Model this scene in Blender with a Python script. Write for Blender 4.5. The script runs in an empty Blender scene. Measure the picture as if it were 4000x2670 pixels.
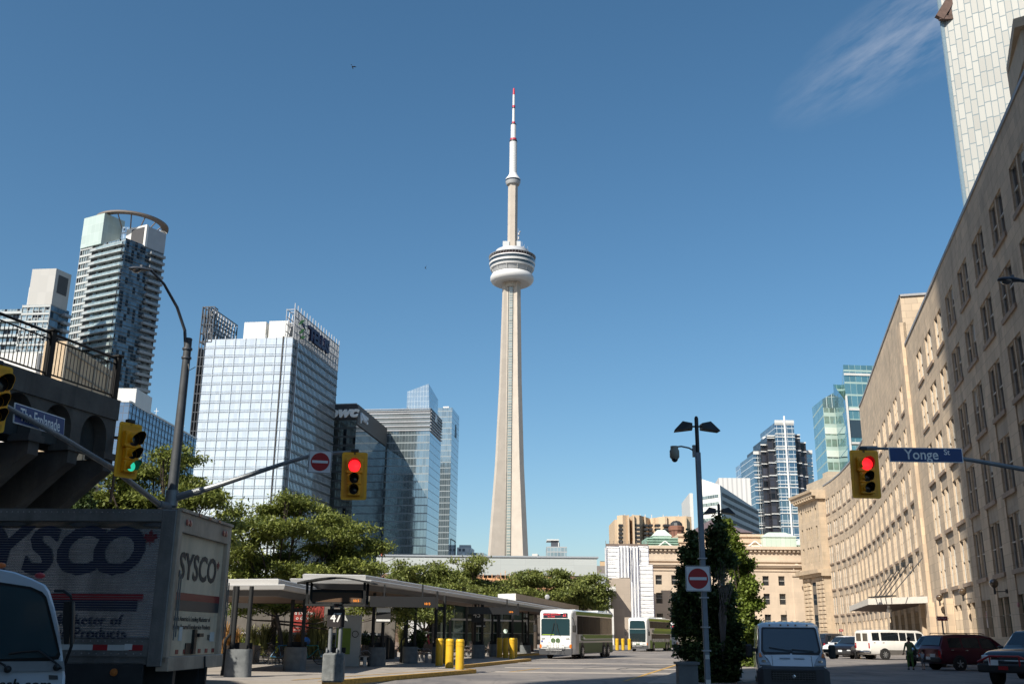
import bpy, math, random
import numpy as np
from mathutils import Vector, Matrix
R = math.radians
SC = bpy.context.scene
# ---------------------------------------------------------------- camera
F = 3889.0; PITCH = R(16.35); ROLL = R(0.55); EYE = 1.55
cam = bpy.data.cameras.new('camera'); camo = bpy.data.objects.new('camera', cam)
SC.collection.objects.link(camo); SC.camera = camo
cam.sensor_width = 36; cam.lens = F / 4000 * 36; cam.clip_start = .1; cam.clip_end = 20000
camo.matrix_world = Matrix.Translation((0, 0, EYE)) @ Matrix.Rotation(math.pi / 2 + PITCH, 4, 'X') @ Matrix.Rotation(ROLL, 4, 'Z')
# ---------------------------------------------------------------- sky and sun
SAZ = R(38); SEL = R(40)          # the sun stands behind the camera, to the left
SUN = Vector((-math.sin(SAZ) * math.cos(SEL), -math.cos(SAZ) * math.cos(SEL), math.sin(SEL)))
W = bpy.data.worlds.new('World'); SC.world = W; W.use_nodes = True
nt = W.node_tree; nt.nodes.clear()
def N(t, kind, **k):
    n = t.nodes.new(kind)
    for a, b in k.items(): setattr(n, a, b)
    return n
wo = N(nt, 'ShaderNodeOutputWorld'); bg = N(nt, 'ShaderNodeBackground')
sky = N(nt, 'ShaderNodeTexSky', sky_type='NISHITA'); sky.sun_disc = False
sky.sun_elevation = SEL; sky.sun_rotation = math.pi + SAZ
sky.air_density = 1.0; sky.dust_density = 1.05; sky.ozone_density = 3.2; sky.altitude = 100
bg.inputs[1].default_value = 0.088
tc = N(nt, 'ShaderNodeTexCoord')
CW0 = Vector((.3745, .7617, .5286)).normalized(); CWr = CW0.cross(Vector((0, 0, 1))).normalized(); CWu = CWr.cross(CW0); CWs = CWr * math.cos(R(22)) + CWu * math.sin(R(22)); CWt = CWu * math.cos(R(22)) - CWr * math.sin(R(22))
def dotn(v, k):
    d = N(nt, 'ShaderNodeVectorMath', operation='DOT_PRODUCT'); d.inputs[1].default_value = v; m = N(nt, 'ShaderNodeMath', operation='MULTIPLY'); m.inputs[1].default_value = k
    nt.links.new(tc.outputs['Generated'], d.inputs[0]); nt.links.new(d.outputs['Value'], m.inputs[0]); return m.outputs[0]
ns = N(nt, 'ShaderNodeTexNoise'); ns.inputs['Scale'].default_value = 1.6; ns.inputs['Detail'].default_value = 7; ns.inputs['Roughness'].default_value = .6
rp = N(nt, 'ShaderNodeMapRange'); rp.inputs['From Min'].default_value = .36; rp.inputs['From Max'].default_value = .75
dp = N(nt, 'ShaderNodeVectorMath', operation='DOT_PRODUCT'); dp.inputs[1].default_value = Vector((.36, .77, .52)).normalized()
mr = N(nt, 'ShaderNodeMapRange'); mr.inputs['From Min'].default_value = 1.0; mr.inputs['From Max'].default_value = .2
mu = N(nt, 'ShaderNodeMath', operation='MULTIPLY'); mu2 = N(nt, 'ShaderNodeMath', operation='MULTIPLY'); mu2.inputs[1].default_value = .48
mx = N(nt, 'ShaderNodeMixRGB'); mx.inputs[2].default_value = (5.2, 5.5, 6.2, 1)
hs = N(nt, 'ShaderNodeHueSaturation'); hs.inputs['Saturation'].default_value = 1.16; hs.inputs['Value'].default_value = 1.0; hs.inputs['Hue'].default_value = .490
L = nt.links.new
cbx = N(nt, 'ShaderNodeCombineXYZ'); L(dotn(CWs, 9), cbx.inputs[0]); L(dotn(CWt, 42), cbx.inputs[1]); L(cbx.outputs[0], ns.inputs[0]); L(ns.outputs[0], rp.inputs[0])
cb2 = N(nt, 'ShaderNodeCombineXYZ'); L(dotn(CWs, 1 / .17), cb2.inputs[0]); L(dotn(CWt, 1 / .05), cb2.inputs[1]); ln_ = N(nt, 'ShaderNodeVectorMath', operation='LENGTH'); L(cb2.outputs[0], ln_.inputs[0]); L(ln_.outputs['Value'], mr.inputs[0])
L(rp.outputs[0], mu.inputs[0]); L(mr.outputs[0], mu.inputs[1]); L(mu.outputs[0], mu2.inputs[0])
L(mu2.outputs[0], mx.inputs[0]); L(sky.outputs[0], hs.inputs['Color']); L(hs.outputs[0], mx.inputs[1]); L(mx.outputs[0], bg.inputs[0]); L(bg.outputs[0], wo.inputs[0])
sl = bpy.data.lights.new('sun', 'SUN'); sl.energy = 5.0; sl.angle = R(.5); sl.color = (1, .93, .81)
so = bpy.data.objects.new('sun', sl); SC.collection.objects.link(so); so.rotation_euler = SUN.to_track_quat('Z', 'Y').to_euler(); so.location = (-60, -90, 200)
SC.view_settings.view_transform = 'Standard'; SC.view_settings.look = 'None'; SC.view_settings.gamma = 1; SC.view_settings.exposure = 0.50
# ---------------------------------------------------------------- where a point of the photograph lies
def ray(px, py):
    x = (px - 2000) / F; y = (1335 - py) / F; c, s = math.cos(ROLL), math.sin(ROLL)
    x, y = x * c - y * s, x * s + y * c; cp, sp = math.cos(PITCH), math.sin(PITCH)
    return Vector((x, cp - y * sp, sp + y * cp))
def at(px, py, Y):
    r = ray(px, py); t = Y / r[1]; return Vector((r[0] * t, Y, EYE + r[2] * t))
def atz(px, py, Z):
    r = ray(px, py); t = (Z - EYE) / r[2]; return Vector((r[0] * t, r[1] * t, Z))
# ---------------------------------------------------------------- mesh helper
class MB:
    def __init__(s): s.v = []; s.f = []; s.m = []; s.M = Matrix.Identity(4); s.mi = 0
    def vert(s, p): s.v.append(s.M @ Vector(p)); return len(s.v) - 1
    def face(s, pts): s.f.append([s.vert(p) for p in pts]); s.m.append(s.mi)
    def grid(s, rows, closed=False, cap=False):
        ids = [[s.vert(p) for p in r] for r in rows]; n = len(ids[0])
        for a, b in zip(ids, ids[1:]):
            for i in range(n if closed else n - 1):
                j = (i + 1) % n; s.f.append([a[i], a[j], b[j], b[i]]); s.m.append(s.mi)
        if cap: s.f.append(ids[0][::-1]); s.f.append(ids[-1]); s.m += [s.mi] * 2
    def box(s, x0, x1, y0, y1, z0, z1, c=0):
        if x0 > x1: x0, x1 = x1, x0
        if y0 > y1: y0, y1 = y1, y0
        if z0 > z1: z0, z1 = z1, z0
        if c:
            c = min(c, (x1 - x0) / 2.1, (y1 - y0) / 2.1, (z1 - z0) / 2.1)
            def rg(i, z): return [(x0 + i, y0 + c, z), (x0 + c, y0 + i, z), (x1 - c, y0 + i, z), (x1 - i, y0 + c, z), (x1 - i, y1 - c, z), (x1 - c, y1 - i, z), (x0 + c, y1 - i, z), (x0 + i, y1 - c, z)]
            s.grid([rg(c * .9, z0), rg(0, z0 + c), rg(0, z1 - c), rg(c * .9, z1)], True, True); return s
        a = [(x0, y0), (x1, y0), (x1, y1), (x0, y1)]
        s.prism(a, z0, z1); return s
    def prism(s, poly, z0, z1):
        n = len(poly)
        b = [s.vert((p[0], p[1], z0)) for p in poly]; t = [s.vert((p[0], p[1], z1)) for p in poly]
        for i in range(n): j = (i + 1) % n; s.f.append([b[i], b[j], t[j], t[i]]); s.m.append(s.mi)
        s.f.append(b[::-1]); s.f.append(t); s.m += [s.mi] * 2; return s
    def beam(s, a, b, w, h, up=(0, 0, 1)):
        a = Vector(a); b = Vector(b); d = (b - a).normalized(); u = Vector(up)
        if abs(d.dot(u)) > .99: u = Vector((0, 1, 0))
        r = d.cross(u).normalized(); u = r.cross(d)
        rows = [[p + r * x * w / 2 + u * y * h / 2 for x, y in ((-1, -1), (1, -1), (1, 1), (-1, 1))] for p in (a, b)]
        s.grid([rw[::-1] for rw in rows], True, True); return s
    def tube(s, pts, r, n=10, cap=True):
        pts = [Vector(p) for p in pts]; rs = r if isinstance(r, (list, tuple)) else [r] * len(pts); rows = []
        for i, p in enumerate(pts):
            d = ((pts[min(i + 1, len(pts) - 1)] - pts[max(i - 1, 0)])).normalized()
            u = Vector((0, 0, 1)) if abs(d.z) < .95 else Vector((0, 1, 0))
            a = d.cross(u).normalized(); b = d.cross(a)
            rows.append([p + (a * math.cos(2 * math.pi * k / n) + b * math.sin(2 * math.pi * k / n)) * rs[i] for k in range(n)])
        s.grid(rows, True, cap); return s
    def lathe(s, prof, c=(0, 0, 0), n=24, ax='Z', cap=True):
        rows = []
        for r, z in prof:
            rw = []
            for k in range(n):
                a = 2 * math.pi * k / n; x, y = r * math.cos(a), r * math.sin(a)
                q = (x, y, z) if ax == 'Z' else ((z, x, y) if ax == 'X' else (y, z, x))
                rw.append((c[0] + q[0], c[1] + q[1], c[2] + q[2]))
            rows.append(rw)
        s.grid(rows, True, cap); return s
    def ball(s, c, r, n=16, m=10, sq=(1, 1, 1)):
        rows = []
        for i in range(m + 1):
            t = math.pi * (i + .02 if i == 0 else i - .02 if i == m else i) / m
            rows.append([(c[0] + r * sq[0] * math.sin(t) * math.cos(2 * math.pi * k / n), c[1] + r * sq[1] * math.sin(t) * math.sin(2 * math.pi * k / n), c[2] - r * sq[2] * math.cos(t)) for k in range(n)])
        s.grid(rows, True, True); return s
    def plate(s, poly, M, th):      # flat outline in the x-y plane of M, th thick behind it
        old = s.M; s.M = old @ M
        s.prism(poly, -th, 0); s.M = old; return s
_MAT = {}; ROOT = {}
def link(o): SC.collection.objects.link(o); return o
def thing(name, label, cat, loc=(0, 0, 0), rz=0, group=None, kind=None):
    o = bpy.data.objects.new(name, None); link(o); o.location = loc; o.rotation_euler = (0, 0, rz); o.empty_display_size = .3
    o['label'] = label; o['category'] = cat
    if group: o['group'] = group
    if kind: o['kind'] = kind
    ROOT[o.name] = Matrix.Translation(Vector(loc)) @ Matrix.Rotation(rz, 4, 'Z')
    return o
def build(mb, name, mats, parent=None, world=False, smooth=False, label=None, kind=None):
    me = bpy.data.meshes.new(name)
    vs = mb.v
    if world and parent is not None:
        inv = ROOT[parent.name].inverted() if parent.name in ROOT else ROOT[parent.parent.name].inverted()
        vs = [inv @ p for p in vs]
    me.from_pydata([tuple(p) for p in vs], [], mb.f)
    if not isinstance(mats, (list, tuple)): mats = [mats]
    for m in mats: me.materials.append(m)
    if len(mats) > 1: me.polygons.foreach_set('material_index', mb.m)
    # uv in metres: along the wall / up
    me.calc_loop_triangles() if False else None
    nl = len(me.loops); uv = np.zeros((nl, 2), np.float32)
    co = np.zeros(len(me.vertices) * 3, np.float32); me.vertices.foreach_get('co', co); co = co.reshape(-1, 3)
    for p in me.polygons:
        n = p.normal; li = list(p.loop_indices); c = co[[me.loops[i].vertex_index for i in li]]
        if abs(n.z) > .75: uv[li, 0] = c[:, 0]; uv[li, 1] = c[:, 1]
        else:
            h = math.hypot(n.x, n.y) or 1; tx, ty = -n.y / h, n.x / h
            uv[li, 0] = c[:, 0] * tx + c[:, 1] * ty; uv[li, 1] = c[:, 2]
    ul = me.uv_layers.new(name='UVMap'); ul.data.foreach_set('uv', uv.ravel())
    if smooth:
        me.polygons.foreach_set('use_smooth', [True] * len(me.polygons))
        try: me.set_sharp_from_angle(angle=R(35 if smooth is True else smooth))
        except Exception: pass
    o = bpy.data.objects.new(name, me); link(o)
    if parent is not None: o.parent = parent
    if label: o['label'] = label
    if kind: o['kind'] = kind
    return o
def tag(o, label, cat, group=None, kind=None):
    o['label'] = label; o['category'] = cat
    if group: o['group'] = group
    if kind: o['kind'] = kind
    return o
def struct(mb, name, m):
    o = build(mb, name, m); o['kind'] = 'structure'; return o
def dup(root, loc, rz, label, group=None):
    def cp(o, par):
        c = o.copy(); link(c); c.parent = par
        for ch in list(o.children): cp(ch, c)
        return c
    r = root.copy(); link(r); r.location = loc; r.rotation_euler = (0, 0, rz); r['label'] = label
    if group: r['group'] = group
    for ch in list(root.children): cp(ch, r)
    return r
def frame(o, right, up=(0, 0, 1)):
    x = Vector(right).normalized(); y = Vector(up); z = x.cross(y).normalized(); y = z.cross(x)
    return Matrix(((x[0], y[0], z[0], o[0]), (x[1], y[1], z[1], o[1]), (x[2], y[2], z[2], o[2]), (0, 0, 0, 1)))
def text(name, s, m, parent, M, size, ext=.004, bold=0., shear=0., world=True, wscale=1., align='CENTER', space=1., label=None, line=1.):
    if chr(10) in s:
        ls = s.split(chr(10)); o = None
        for i, l_ in enumerate(ls): o = text(name, l_, m, parent, M @ Matrix.Translation((0, ((len(ls) - 1) / 2 - i) * size * line, 0)), size, ext, bold, shear, world, wscale, align, space, label)
        return o
    c = bpy.data.curves.new(name, 'FONT'); c.body = s; c.size = 1; c.extrude = ext / size; c.offset = bold; c.shear = shear
    c.align_x = align; c.align_y = 'CENTER'; c.space_character = space; c.space_line = line; c.resolution_u = 3
    t = bpy.data.objects.new(name, c); link(t); bpy.context.view_layer.update()
    me = bpy.data.meshes.new_from_object(t.evaluated_get(bpy.context.evaluated_depsgraph_get())); bpy.data.objects.remove(t); bpy.data.curves.remove(c)
    MM = M @ Matrix.Diagonal((size * wscale, size, size, 1))
    if world and parent is not None:
        r = parent
        while r.name not in ROOT: r = r.parent
        MM = ROOT[r.name].inverted() @ MM
    me.transform(MM); me.materials.clear(); me.materials.append(m); me.name = name
    o = bpy.data.objects.new(name, me); link(o); o.parent = parent
    if label: o['label'] = label
    return o
# ---------------------------------------------------------------- materials
def newmat(name):
    m = bpy.data.materials.new(name); m.use_nodes = True; t = m.node_tree; b = t.nodes['Principled BSDF']; return m, t, b
def mat(name, col, rough=.6, metal=0., var=.12, scale=3., bump=0., bscale=30., emit=0., alpha=1., streak=0., coat=0., dirt=None):
    if name in _MAT: return _MAT[name]
    m, t, b = newmat(name); L = t.links.new
    b.inputs['Roughness'].default_value = rough; b.inputs['Metallic'].default_value = metal
    if coat: b.inputs['Coat Weight'].default_value = coat; b.inputs['Coat Roughness'].default_value = .04
    tc = N(t, 'ShaderNodeTexCoord'); no = N(t, 'ShaderNodeTexNoise'); no.inputs['Scale'].default_value = scale; no.inputs['Detail'].default_value = 6; no.inputs['Roughness'].default_value = .65
    L(tc.outputs['Object'], no.inputs[0])
    mx = N(t, 'ShaderNodeMixRGB'); k = Vector(col[:3])
    mx.inputs[1].default_value = (*(k * (1 - var)), 1); mx.inputs[2].default_value = (*(k * (1 + var)), 1)
    rg = N(t, 'ShaderNodeMapRange'); rg.inputs['From Min'].default_value = .3; rg.inputs['From Max'].default_value = .7
    L(no.outputs[0], rg.inputs[0]); L(rg.outputs[0], mx.inputs[0]); out = mx.outputs[0]
    if streak or dirt:
        mp = N(t, 'ShaderNodeMapping'); mp.inputs['Scale'].default_value = (2.2, 2.2, .22) if streak else (1, 1, 1); n2 = N(t, 'ShaderNodeTexNoise'); n2.inputs['Scale'].default_value = 1.0; n2.inputs['Detail'].default_value = 8; n2.inputs['Roughness'].default_value = .7
        r2 = N(t, 'ShaderNodeMapRange'); r2.inputs['From Min'].default_value = .48; r2.inputs['From Max'].default_value = .75; r2.inputs['To Max'].default_value = streak or .6
        m2 = N(t, 'ShaderNodeMixRGB'); m2.inputs[2].default_value = (*(dirt or (.05, .045, .04)), 1)
        L(tc.outputs['Object'], mp.inputs[0]); L(mp.outputs[0], n2.inputs[0]); L(n2.outputs[0], r2.inputs[0]); L(r2.outputs[0], m2.inputs[0]); L(out, m2.inputs[1]); out = m2.outputs[0]
    L(out, b.inputs['Base Color'])
    if bump:
        nb = N(t, 'ShaderNodeTexNoise'); nb.inputs['Scale'].default_value = bscale; nb.inputs['Detail'].default_value = 4
        bp = N(t, 'ShaderNodeBump'); bp.inputs['Strength'].default_value = bump; bp.inputs['Distance'].default_value = .02
        L(tc.outputs['Object'], nb.inputs[0]); L(nb.outputs[0], bp.inputs['Height']); L(bp.outputs[0], b.inputs['Normal'])
    if emit: b.inputs['Emission Color'].default_value = (*col[:3], 1); b.inputs['Emission Strength'].default_value = emit
    if alpha < 1: b.inputs['Alpha'].default_value = alpha
    _MAT[name] = m; return m
def facade(name, tint, cw, ch, mull=.08, band=.3, sp=0., spc=(.2, .22, .25), linec=(.45, .47, .5), rough=.06, tilt=.006, var=.25, metal=.8, dark=0., darkc=(.02, .025, .03), ior=1.6, du=0., dv=0., stag=0.):
    """panes cw x ch metres with mullion lines, floor bands and spandrels; each pane tilts and tints a little by itself"""
    if name in _MAT: return _MAT[name]
    m, t, b = newmat(name); L = t.links.new
    def M(op, a, b_=None, c=None):
        n = N(t, 'ShaderNodeMath', operation=op)
        for i, x in enumerate((a, b_, c)):
            if x is None: continue
            if isinstance(x, (int, float)): n.inputs[i].default_value = x
            else: L(x, n.inputs[i])
        return n.outputs[0]
    uv = N(t, 'ShaderNodeUVMap'); sx = N(t, 'ShaderNodeSeparateXYZ'); L(uv.outputs[0], sx.inputs[0])
    U = M('DIVIDE', M('ADD', sx.outputs[0], du + 5000.), cw); fu = M('FRACT', U); iu = M('FLOOR', U)
    V = M('DIVIDE', M('ADD', sx.outputs[1], dv + 500.), ch)
    if stag:
        wn0 = N(t, 'ShaderNodeTexWhiteNoise', noise_dimensions='1D'); L(iu, wn0.inputs['W']); V = M('ADD', V, M('MULTIPLY', wn0.outputs[0], stag))
    fv = M('FRACT', V); iv = M('FLOOR', V)
    cb = N(t, 'ShaderNodeCombineXYZ'); L(iu, cb.inputs[0]); L(iv, cb.inputs[1])
    wn = N(t, 'ShaderNodeTexWhiteNoise', noise_dimensions='2D'); L(cb.outputs[0], wn.inputs[0])
    ln = M('MAXIMUM', M('LESS_THAN', fu, mull / cw), M('LESS_THAN', fv, band / ch))
    mx = N(t, 'ShaderNodeMixRGB'); k = Vector(tint); mx.inputs[1].default_value = (*(k * (1 - var)), 1); mx.inputs[2].default_value = (*(k * (1 + var)), 1); L(wn.outputs[0], mx.inputs[0])
    col = mx.outputs[0]; me = metal
    if dark:
        d = M('LESS_THAN', wn.outputs[0], dark); mm = N(t, 'ShaderNodeMixRGB'); mm.inputs[2].default_value = (*darkc, 1); L(d, mm.inputs[0]); L(col, mm.inputs[1]); col = mm.outputs[0]
    if sp:
        s_ = M('GREATER_THAN', fv, 1 - sp / ch); mm = N(t, 'ShaderNodeMixRGB'); mm.inputs[2].default_value = (*spc, 1); L(s_, mm.inputs[0]); L(col, mm.inputs[1]); col = mm.outputs[0]
        me = M('MULTIPLY', M('SUBTRACT', 1., s_), metal)
    ml = N(t, 'ShaderNodeMixRGB'); ml.inputs[2].default_value = (*linec, 1); L(ln, ml.inputs[0]); L(col, ml.inputs[1]); L(ml.outputs[0], b.inputs['Base Color'])
    inv = M('SUBTRACT', 1., ln)
    L(M('MULTIPLY', inv, me), b.inputs['Metallic']); L(M('ADD', M('MULTIPLY', ln, .5), rough), b.inputs['Roughness'])
    ge = N(t, 'ShaderNodeNewGeometry'); vs = N(t, 'ShaderNodeVectorMath', operation='SUBTRACT'); vs.inputs[1].default_value = (.5, .5, .5); L(wn.outputs[1], vs.inputs[0])
    sc = N(t, 'ShaderNodeVectorMath', operation='SCALE'); sc.inputs['Scale'].default_value = tilt * 2; L(vs.outputs[0], sc.inputs[0])
    ad = N(t, 'ShaderNodeVectorMath', operation='ADD'); L(ge.outputs['Normal'], ad.inputs[0]); L(sc.outputs[0], ad.inputs[1])
    no = N(t, 'ShaderNodeTexNoise'); no.inputs['Scale'].default_value = .35; L(uv.outputs[0], no.inputs[0])
    v3 = N(t, 'ShaderNodeVectorMath', operation='SUBTRACT'); v3.inputs[1].default_value = (.5, .5, .5); L(no.outputs['Color'], v3.inputs[0])
    s3 = N(t, 'ShaderNodeVectorMath', operation='SCALE'); s3.inputs['Scale'].default_value = tilt * 3; L(v3.outputs[0], s3.inputs[0])
    a3 = N(t, 'ShaderNodeVectorMath', operation='ADD'); L(ad.outputs[0], a3.inputs[0]); L(s3.outputs[0], a3.inputs[1])
    nn = N(t, 'ShaderNodeVectorMath', operation='NORMALIZE'); L(a3.outputs[0], nn.inputs[0]); L(nn.outputs[0], b.inputs['Normal'])
    _MAT[name] = m; return m
def stone(name, col, bw=1.5, bh=.75, var=.1, mortar=.75, stain=.35, rough=.85, stainc=(.13, .10, .075)):
    if name in _MAT: return _MAT[name]
    m, t, b = newmat(name); L = t.links.new; uv = N(t, 'ShaderNodeUVMap'); k = Vector(col)
    br = N(t, 'ShaderNodeTexBrick'); br.inputs['Scale'].default_value = 1; br.inputs['Brick Width'].default_value = bw; br.inputs['Row Height'].default_value = bh
    br.inputs['Mortar Size'].default_value = .016; br.inputs['Mortar Smooth'].default_value = .3
    br.inputs['Color1'].default_value = (*(k * (1 - var)), 1); br.inputs['Color2'].default_value = (k[0] * (1 + var), k[1] * (1 + var * .8), k[2] * (1 + var * .5), 1); br.inputs['Mortar'].default_value = (*(k * mortar), 1)
    L(uv.outputs[0], br.inputs[0])
    mp = N(t, 'ShaderNodeMapping'); mp.inputs['Scale'].default_value = (.9, .16, 1); n2 = N(t, 'ShaderNodeTexNoise'); n2.inputs['Scale'].default_value = 1; n2.inputs['Detail'].default_value = 8; n2.inputs['Roughness'].default_value = .68
    r2 = N(t, 'ShaderNodeMapRange'); r2.inputs['From Min'].default_value = .5; r2.inputs['From Max'].default_value = .8; r2.inputs['To Max'].default_value = stain
    m2 = N(t, 'ShaderNodeMixRGB'); m2.inputs[2].default_value = (*stainc, 1)
    L(uv.outputs[0], mp.inputs[0]); L(mp.outputs[0], n2.inputs[0]); L(n2.outputs[0], r2.inputs[0]); L(r2.outputs[0], m2.inputs[0]); L(br.outputs[0], m2.inputs[1])
    n3 = N(t, 'ShaderNodeTexNoise'); n3.inputs['Scale'].default_value = .25; n3.inputs['Detail'].default_value = 5; m3 = N(t, 'ShaderNodeMixRGB', blend_type='MULTIPLY'); m3.inputs[0].default_value = .5
    rr = N(t, 'ShaderNodeMapRange'); rr.inputs['From Min'].default_value = .3; rr.inputs['From Max'].default_value = .7; rr.inputs['To Min'].default_value = .75; rr.inputs['To Max'].default_value = 1.1
    L(uv.outputs[0], n3.inputs[0]); L(n3.outputs[0], rr.inputs[0]); L(m2.outputs[0], m3.inputs[1]); L(rr.outputs[0], m3.inputs[2]); L(m3.outputs[0], b.inputs['Base Color'])
    b.inputs['Roughness'].default_value = rough
    bp = N(t, 'ShaderNodeBump'); bp.inputs['Strength'].default_value = .35; bp.inputs['Distance'].default_value = .02; L(br.outputs['Fac'], bp.inputs['Height']); bp.invert = True; L(bp.outputs[0], b.inputs['Normal'])
    _MAT[name] = m; return m
def leafmat(name, c0, c1, trans=.25):
    if name in _MAT: return _MAT[name]
    m, t, b = newmat(name); L = t.links.new
    at_ = N(t, 'ShaderNodeAttribute', attribute_name='tone'); mx = N(t, 'ShaderNodeMixRGB'); mx.inputs[1].default_value = (*c0, 1); mx.inputs[2].default_value = (*c1, 1)
    L(at_.outputs['Fac'], mx.inputs[0]); L(mx.outputs[0], b.inputs['Base Color']); b.inputs['Roughness'].default_value = .5; b.inputs['Specular IOR Level'].default_value = .35
    tr = N(t, 'ShaderNodeBsdfTranslucent'); ms = N(t, 'ShaderNodeMixShader'); ms.inputs[0].default_value = trans
    L(mx.outputs[0], tr.inputs[0]); L(b.outputs[0], ms.inputs[1]); L(tr.outputs[0], ms.inputs[2]); L(ms.outputs[0], t.nodes['Material Output'].inputs[0])
    _MAT[name] = m; return m
def glassy(name, col, rough=.05, spec=.8, metal=0., lvl=.5):
    if name in _MAT: return _MAT[name]
    m, t, b = newmat(name); b.inputs['Base Color'].default_value = (*col, 1); b.inputs['Roughness'].default_value = rough; b.inputs['Metallic'].default_value = metal
    b.inputs['Coat Weight'].default_value = spec; b.inputs['Specular IOR Level'].default_value = lvl; b.inputs['Coat Roughness'].default_value = .03; b.inputs['IOR'].default_value = 1.55 if lvl >= .5 else 1.14
    _MAT[name] = m; return m
K = dict(
 steel=mat('galvanised steel', (.30, .33, .37), .45, .55, .15, 5), dkmetal=mat('dark metal', (.035, .037, .04), .5, .2, .2), black=mat('black plastic', (.012, .012, .013), .5, 0, .1),
 rubber=mat('rubber', (.018, .018, .018), .85, 0, .2), chrome=mat('chrome', (.7, .7, .72), .15, 1, .05), white=mat('white paint', (.78, .78, .76), .4, 0, .05),
 yellow=mat('signal yellow', (.95, .42, .008), .45, 0, .08, 2), glass=glassy('dark glass', (.02, .025, .03)), winlit=glassy('window glass', (.05, .06, .07)),
 red=mat('red paint', (.45, .02, .025), .4), navy=mat('navy lettering', (.012, .02, .075), .6, 0, .1), concrete=mat('concrete', (.33, .31, .28), .85, 0, .12, 2, .3, 12, streak=.3),
)
# ---------------------------------------------------------------- ground
def asphalt():
    m, t, b = newmat('asphalt'); L = t.links.new; tc = N(t, 'ShaderNodeTexCoord'); b.inputs['Roughness'].default_value = .8
    n1 = N(t, 'ShaderNodeTexNoise'); n1.inputs['Scale'].default_value = .22; n1.inputs['Detail'].default_value = 9; n1.inputs['Roughness'].default_value = .7
    c1 = N(t, 'ShaderNodeMixRGB'); c1.inputs[1].default_value = (.14, .13, .13, 1); c1.inputs[2].default_value = (.27, .24, .215, 1)
    r = N(t, 'ShaderNodeMapRange'); r.inputs['From Min'].default_value = .35; r.inputs['From Max'].default_value = .65
    mp = N(t, 'ShaderNodeMapping'); mp.inputs['Scale'].default_value = (.6, .12, 1); mp.inputs['Rotation'].default_value = (0, 0, .5)
    n2 = N(t, 'ShaderNodeTexNoise'); n2.inputs['Scale'].default_value = 1.3; n2.inputs['Detail'].default_value = 6; n2.inputs['Distortion'].default_value = 1.6
    r2 = N(t, 'ShaderNodeMapRange'); r2.inputs['From Min'].default_value = .53; r2.inputs['From Max'].default_value = .68; r2.inputs['To Max'].default_value = .45
    c2 = N(t, 'ShaderNodeMixRGB'); c2.inputs[2].default_value = (.06, .055, .06, 1)
    L(tc.outputs['Object'], n1.inputs[0]); L(n1.outputs[0], r.inputs[0]); L(r.outputs[0], c1.inputs[0]); L(c1.outputs[0], c2.inputs[1])
    L(tc.outputs['Object'], mp.inputs[0]); L(mp.outputs[0], n2.inputs[0]); L(n2.outputs[0], r2.inputs[0]); L(r2.outputs[0], c2.inputs[0]); L(c2.outputs[0], b.inputs['Base Color'])
    n3 = N(t, 'ShaderNodeTexNoise'); n3.inputs['Scale'].default_value = 60; bp = N(t, 'ShaderNodeBump'); bp.inputs['Strength'].default_value = .3; bp.inputs['Distance'].default_value = .01
    L(tc.outputs['Object'], n3.inputs[0]); L(n3.outputs[0], bp.inputs['Height']); L(bp.outputs[0], b.inputs['Normal']); return m
K['asphalt'] = asphalt()
K['paver'] = mat('light concrete paving', (.33, .295, .26), .85, 0, .12, .8, .15, 30, dirt=(.14, .13, .12))
K['ground'] = mat('city ground', (.14, .13, .12), .9, 0, .2, .05)
b_ = MB()
xs = [-9000, -300, -60, -20, -10, 0, 10, 20, 60, 150, 300, 9000]; ys = [-9000, -300, -60, 0, 22, 29, 36, 60, 120, 300, 1200, 12000]
b_.grid([[(x, y, -.30 if y <= 29 else 0.) for x in xs] for y in ys]); struct(b_, 'ground', K['ground'])
b_ = MB(); b_.grid([[(x, y, (-.30 if y <= 29 else 0.) + .004) for x in (-26, -10, 0, 10, 20, 60)] for y in (-60, 0, 22, 29, 36, 60)])
b_.grid([[(x0, y, .004), (x1, y, .004)] for y, x0, x1 in ((60, -3, 60), (80, -3, 60), (100, 2, 60), (150, 14, 70), (225, 25, 80))]); struct(b_, 'road', K['asphalt'])
# lighter concrete strips across the bus lane
b_ = MB()
for y0, w, x0, x1 in ((44.2, 1.5, -1.0, 11.5), (50.0, 1.4, -.2, 12.6), (58.5, 1.6, .5, 15), (72, 1.8, 6.5, 19)):
    b_.face([(x0, y0, .009), (x1, y0 - .6, .009), (x1, y0 + w - .6, .009), (x0, y0 + w, .009)])
struct(b_, 'paving_strip', mat('pale concrete band', (.40, .35, .30), .85, 0, .12, 1.2))
# dark tyre arcs and patched cracks
b_ = MB(); random.seed(8)
for cx, cy, r0, a0, a1, w in ((3, 40, 14, 20, 75, .10), (3.4, 40, 15.2, 18, 80, .12), (14, 48, 9, 100, 170, .09), (13.6, 48, 10.3, 105, 165, .10), (1, 56, 12, -10, 40, .12), (1, 56, 13.6, -12, 36, .10), (22, 62, 12, 120, 190, .12), (20, 52, 9, 60, 150, .09)):
    n = 24; b_.grid([[(cx + (r0 + k) * math.cos(R(a0 + (a1 - a0) * i / n)), cy + (r0 + k) * math.sin(R(a0 + (a1 - a0) * i / n)), .0105) for k in (-w, w)] for i in range(n + 1)])
struct(b_, 'tyre_mark', mat('tyre mark', (.095, .088, .085), .8, 0, .3, 2))
b_ = MB()
for k in range(16):
    x, y = random.uniform(2, 24), random.uniform(40, 80); a = random.uniform(0, 3.1); p = Vector((x, y, .0118))
    for j in range(9): q = p + Vector((math.cos(a), math.sin(a), 0)) * random.uniform(.4, .9); gl_n = Vector((-(q - p).y, (q - p).x, 0)).normalized() * .022; b_.face([p - gl_n, q - gl_n, q + gl_n, p + gl_n]); p = q; a += random.uniform(-.5, .5)
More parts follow.
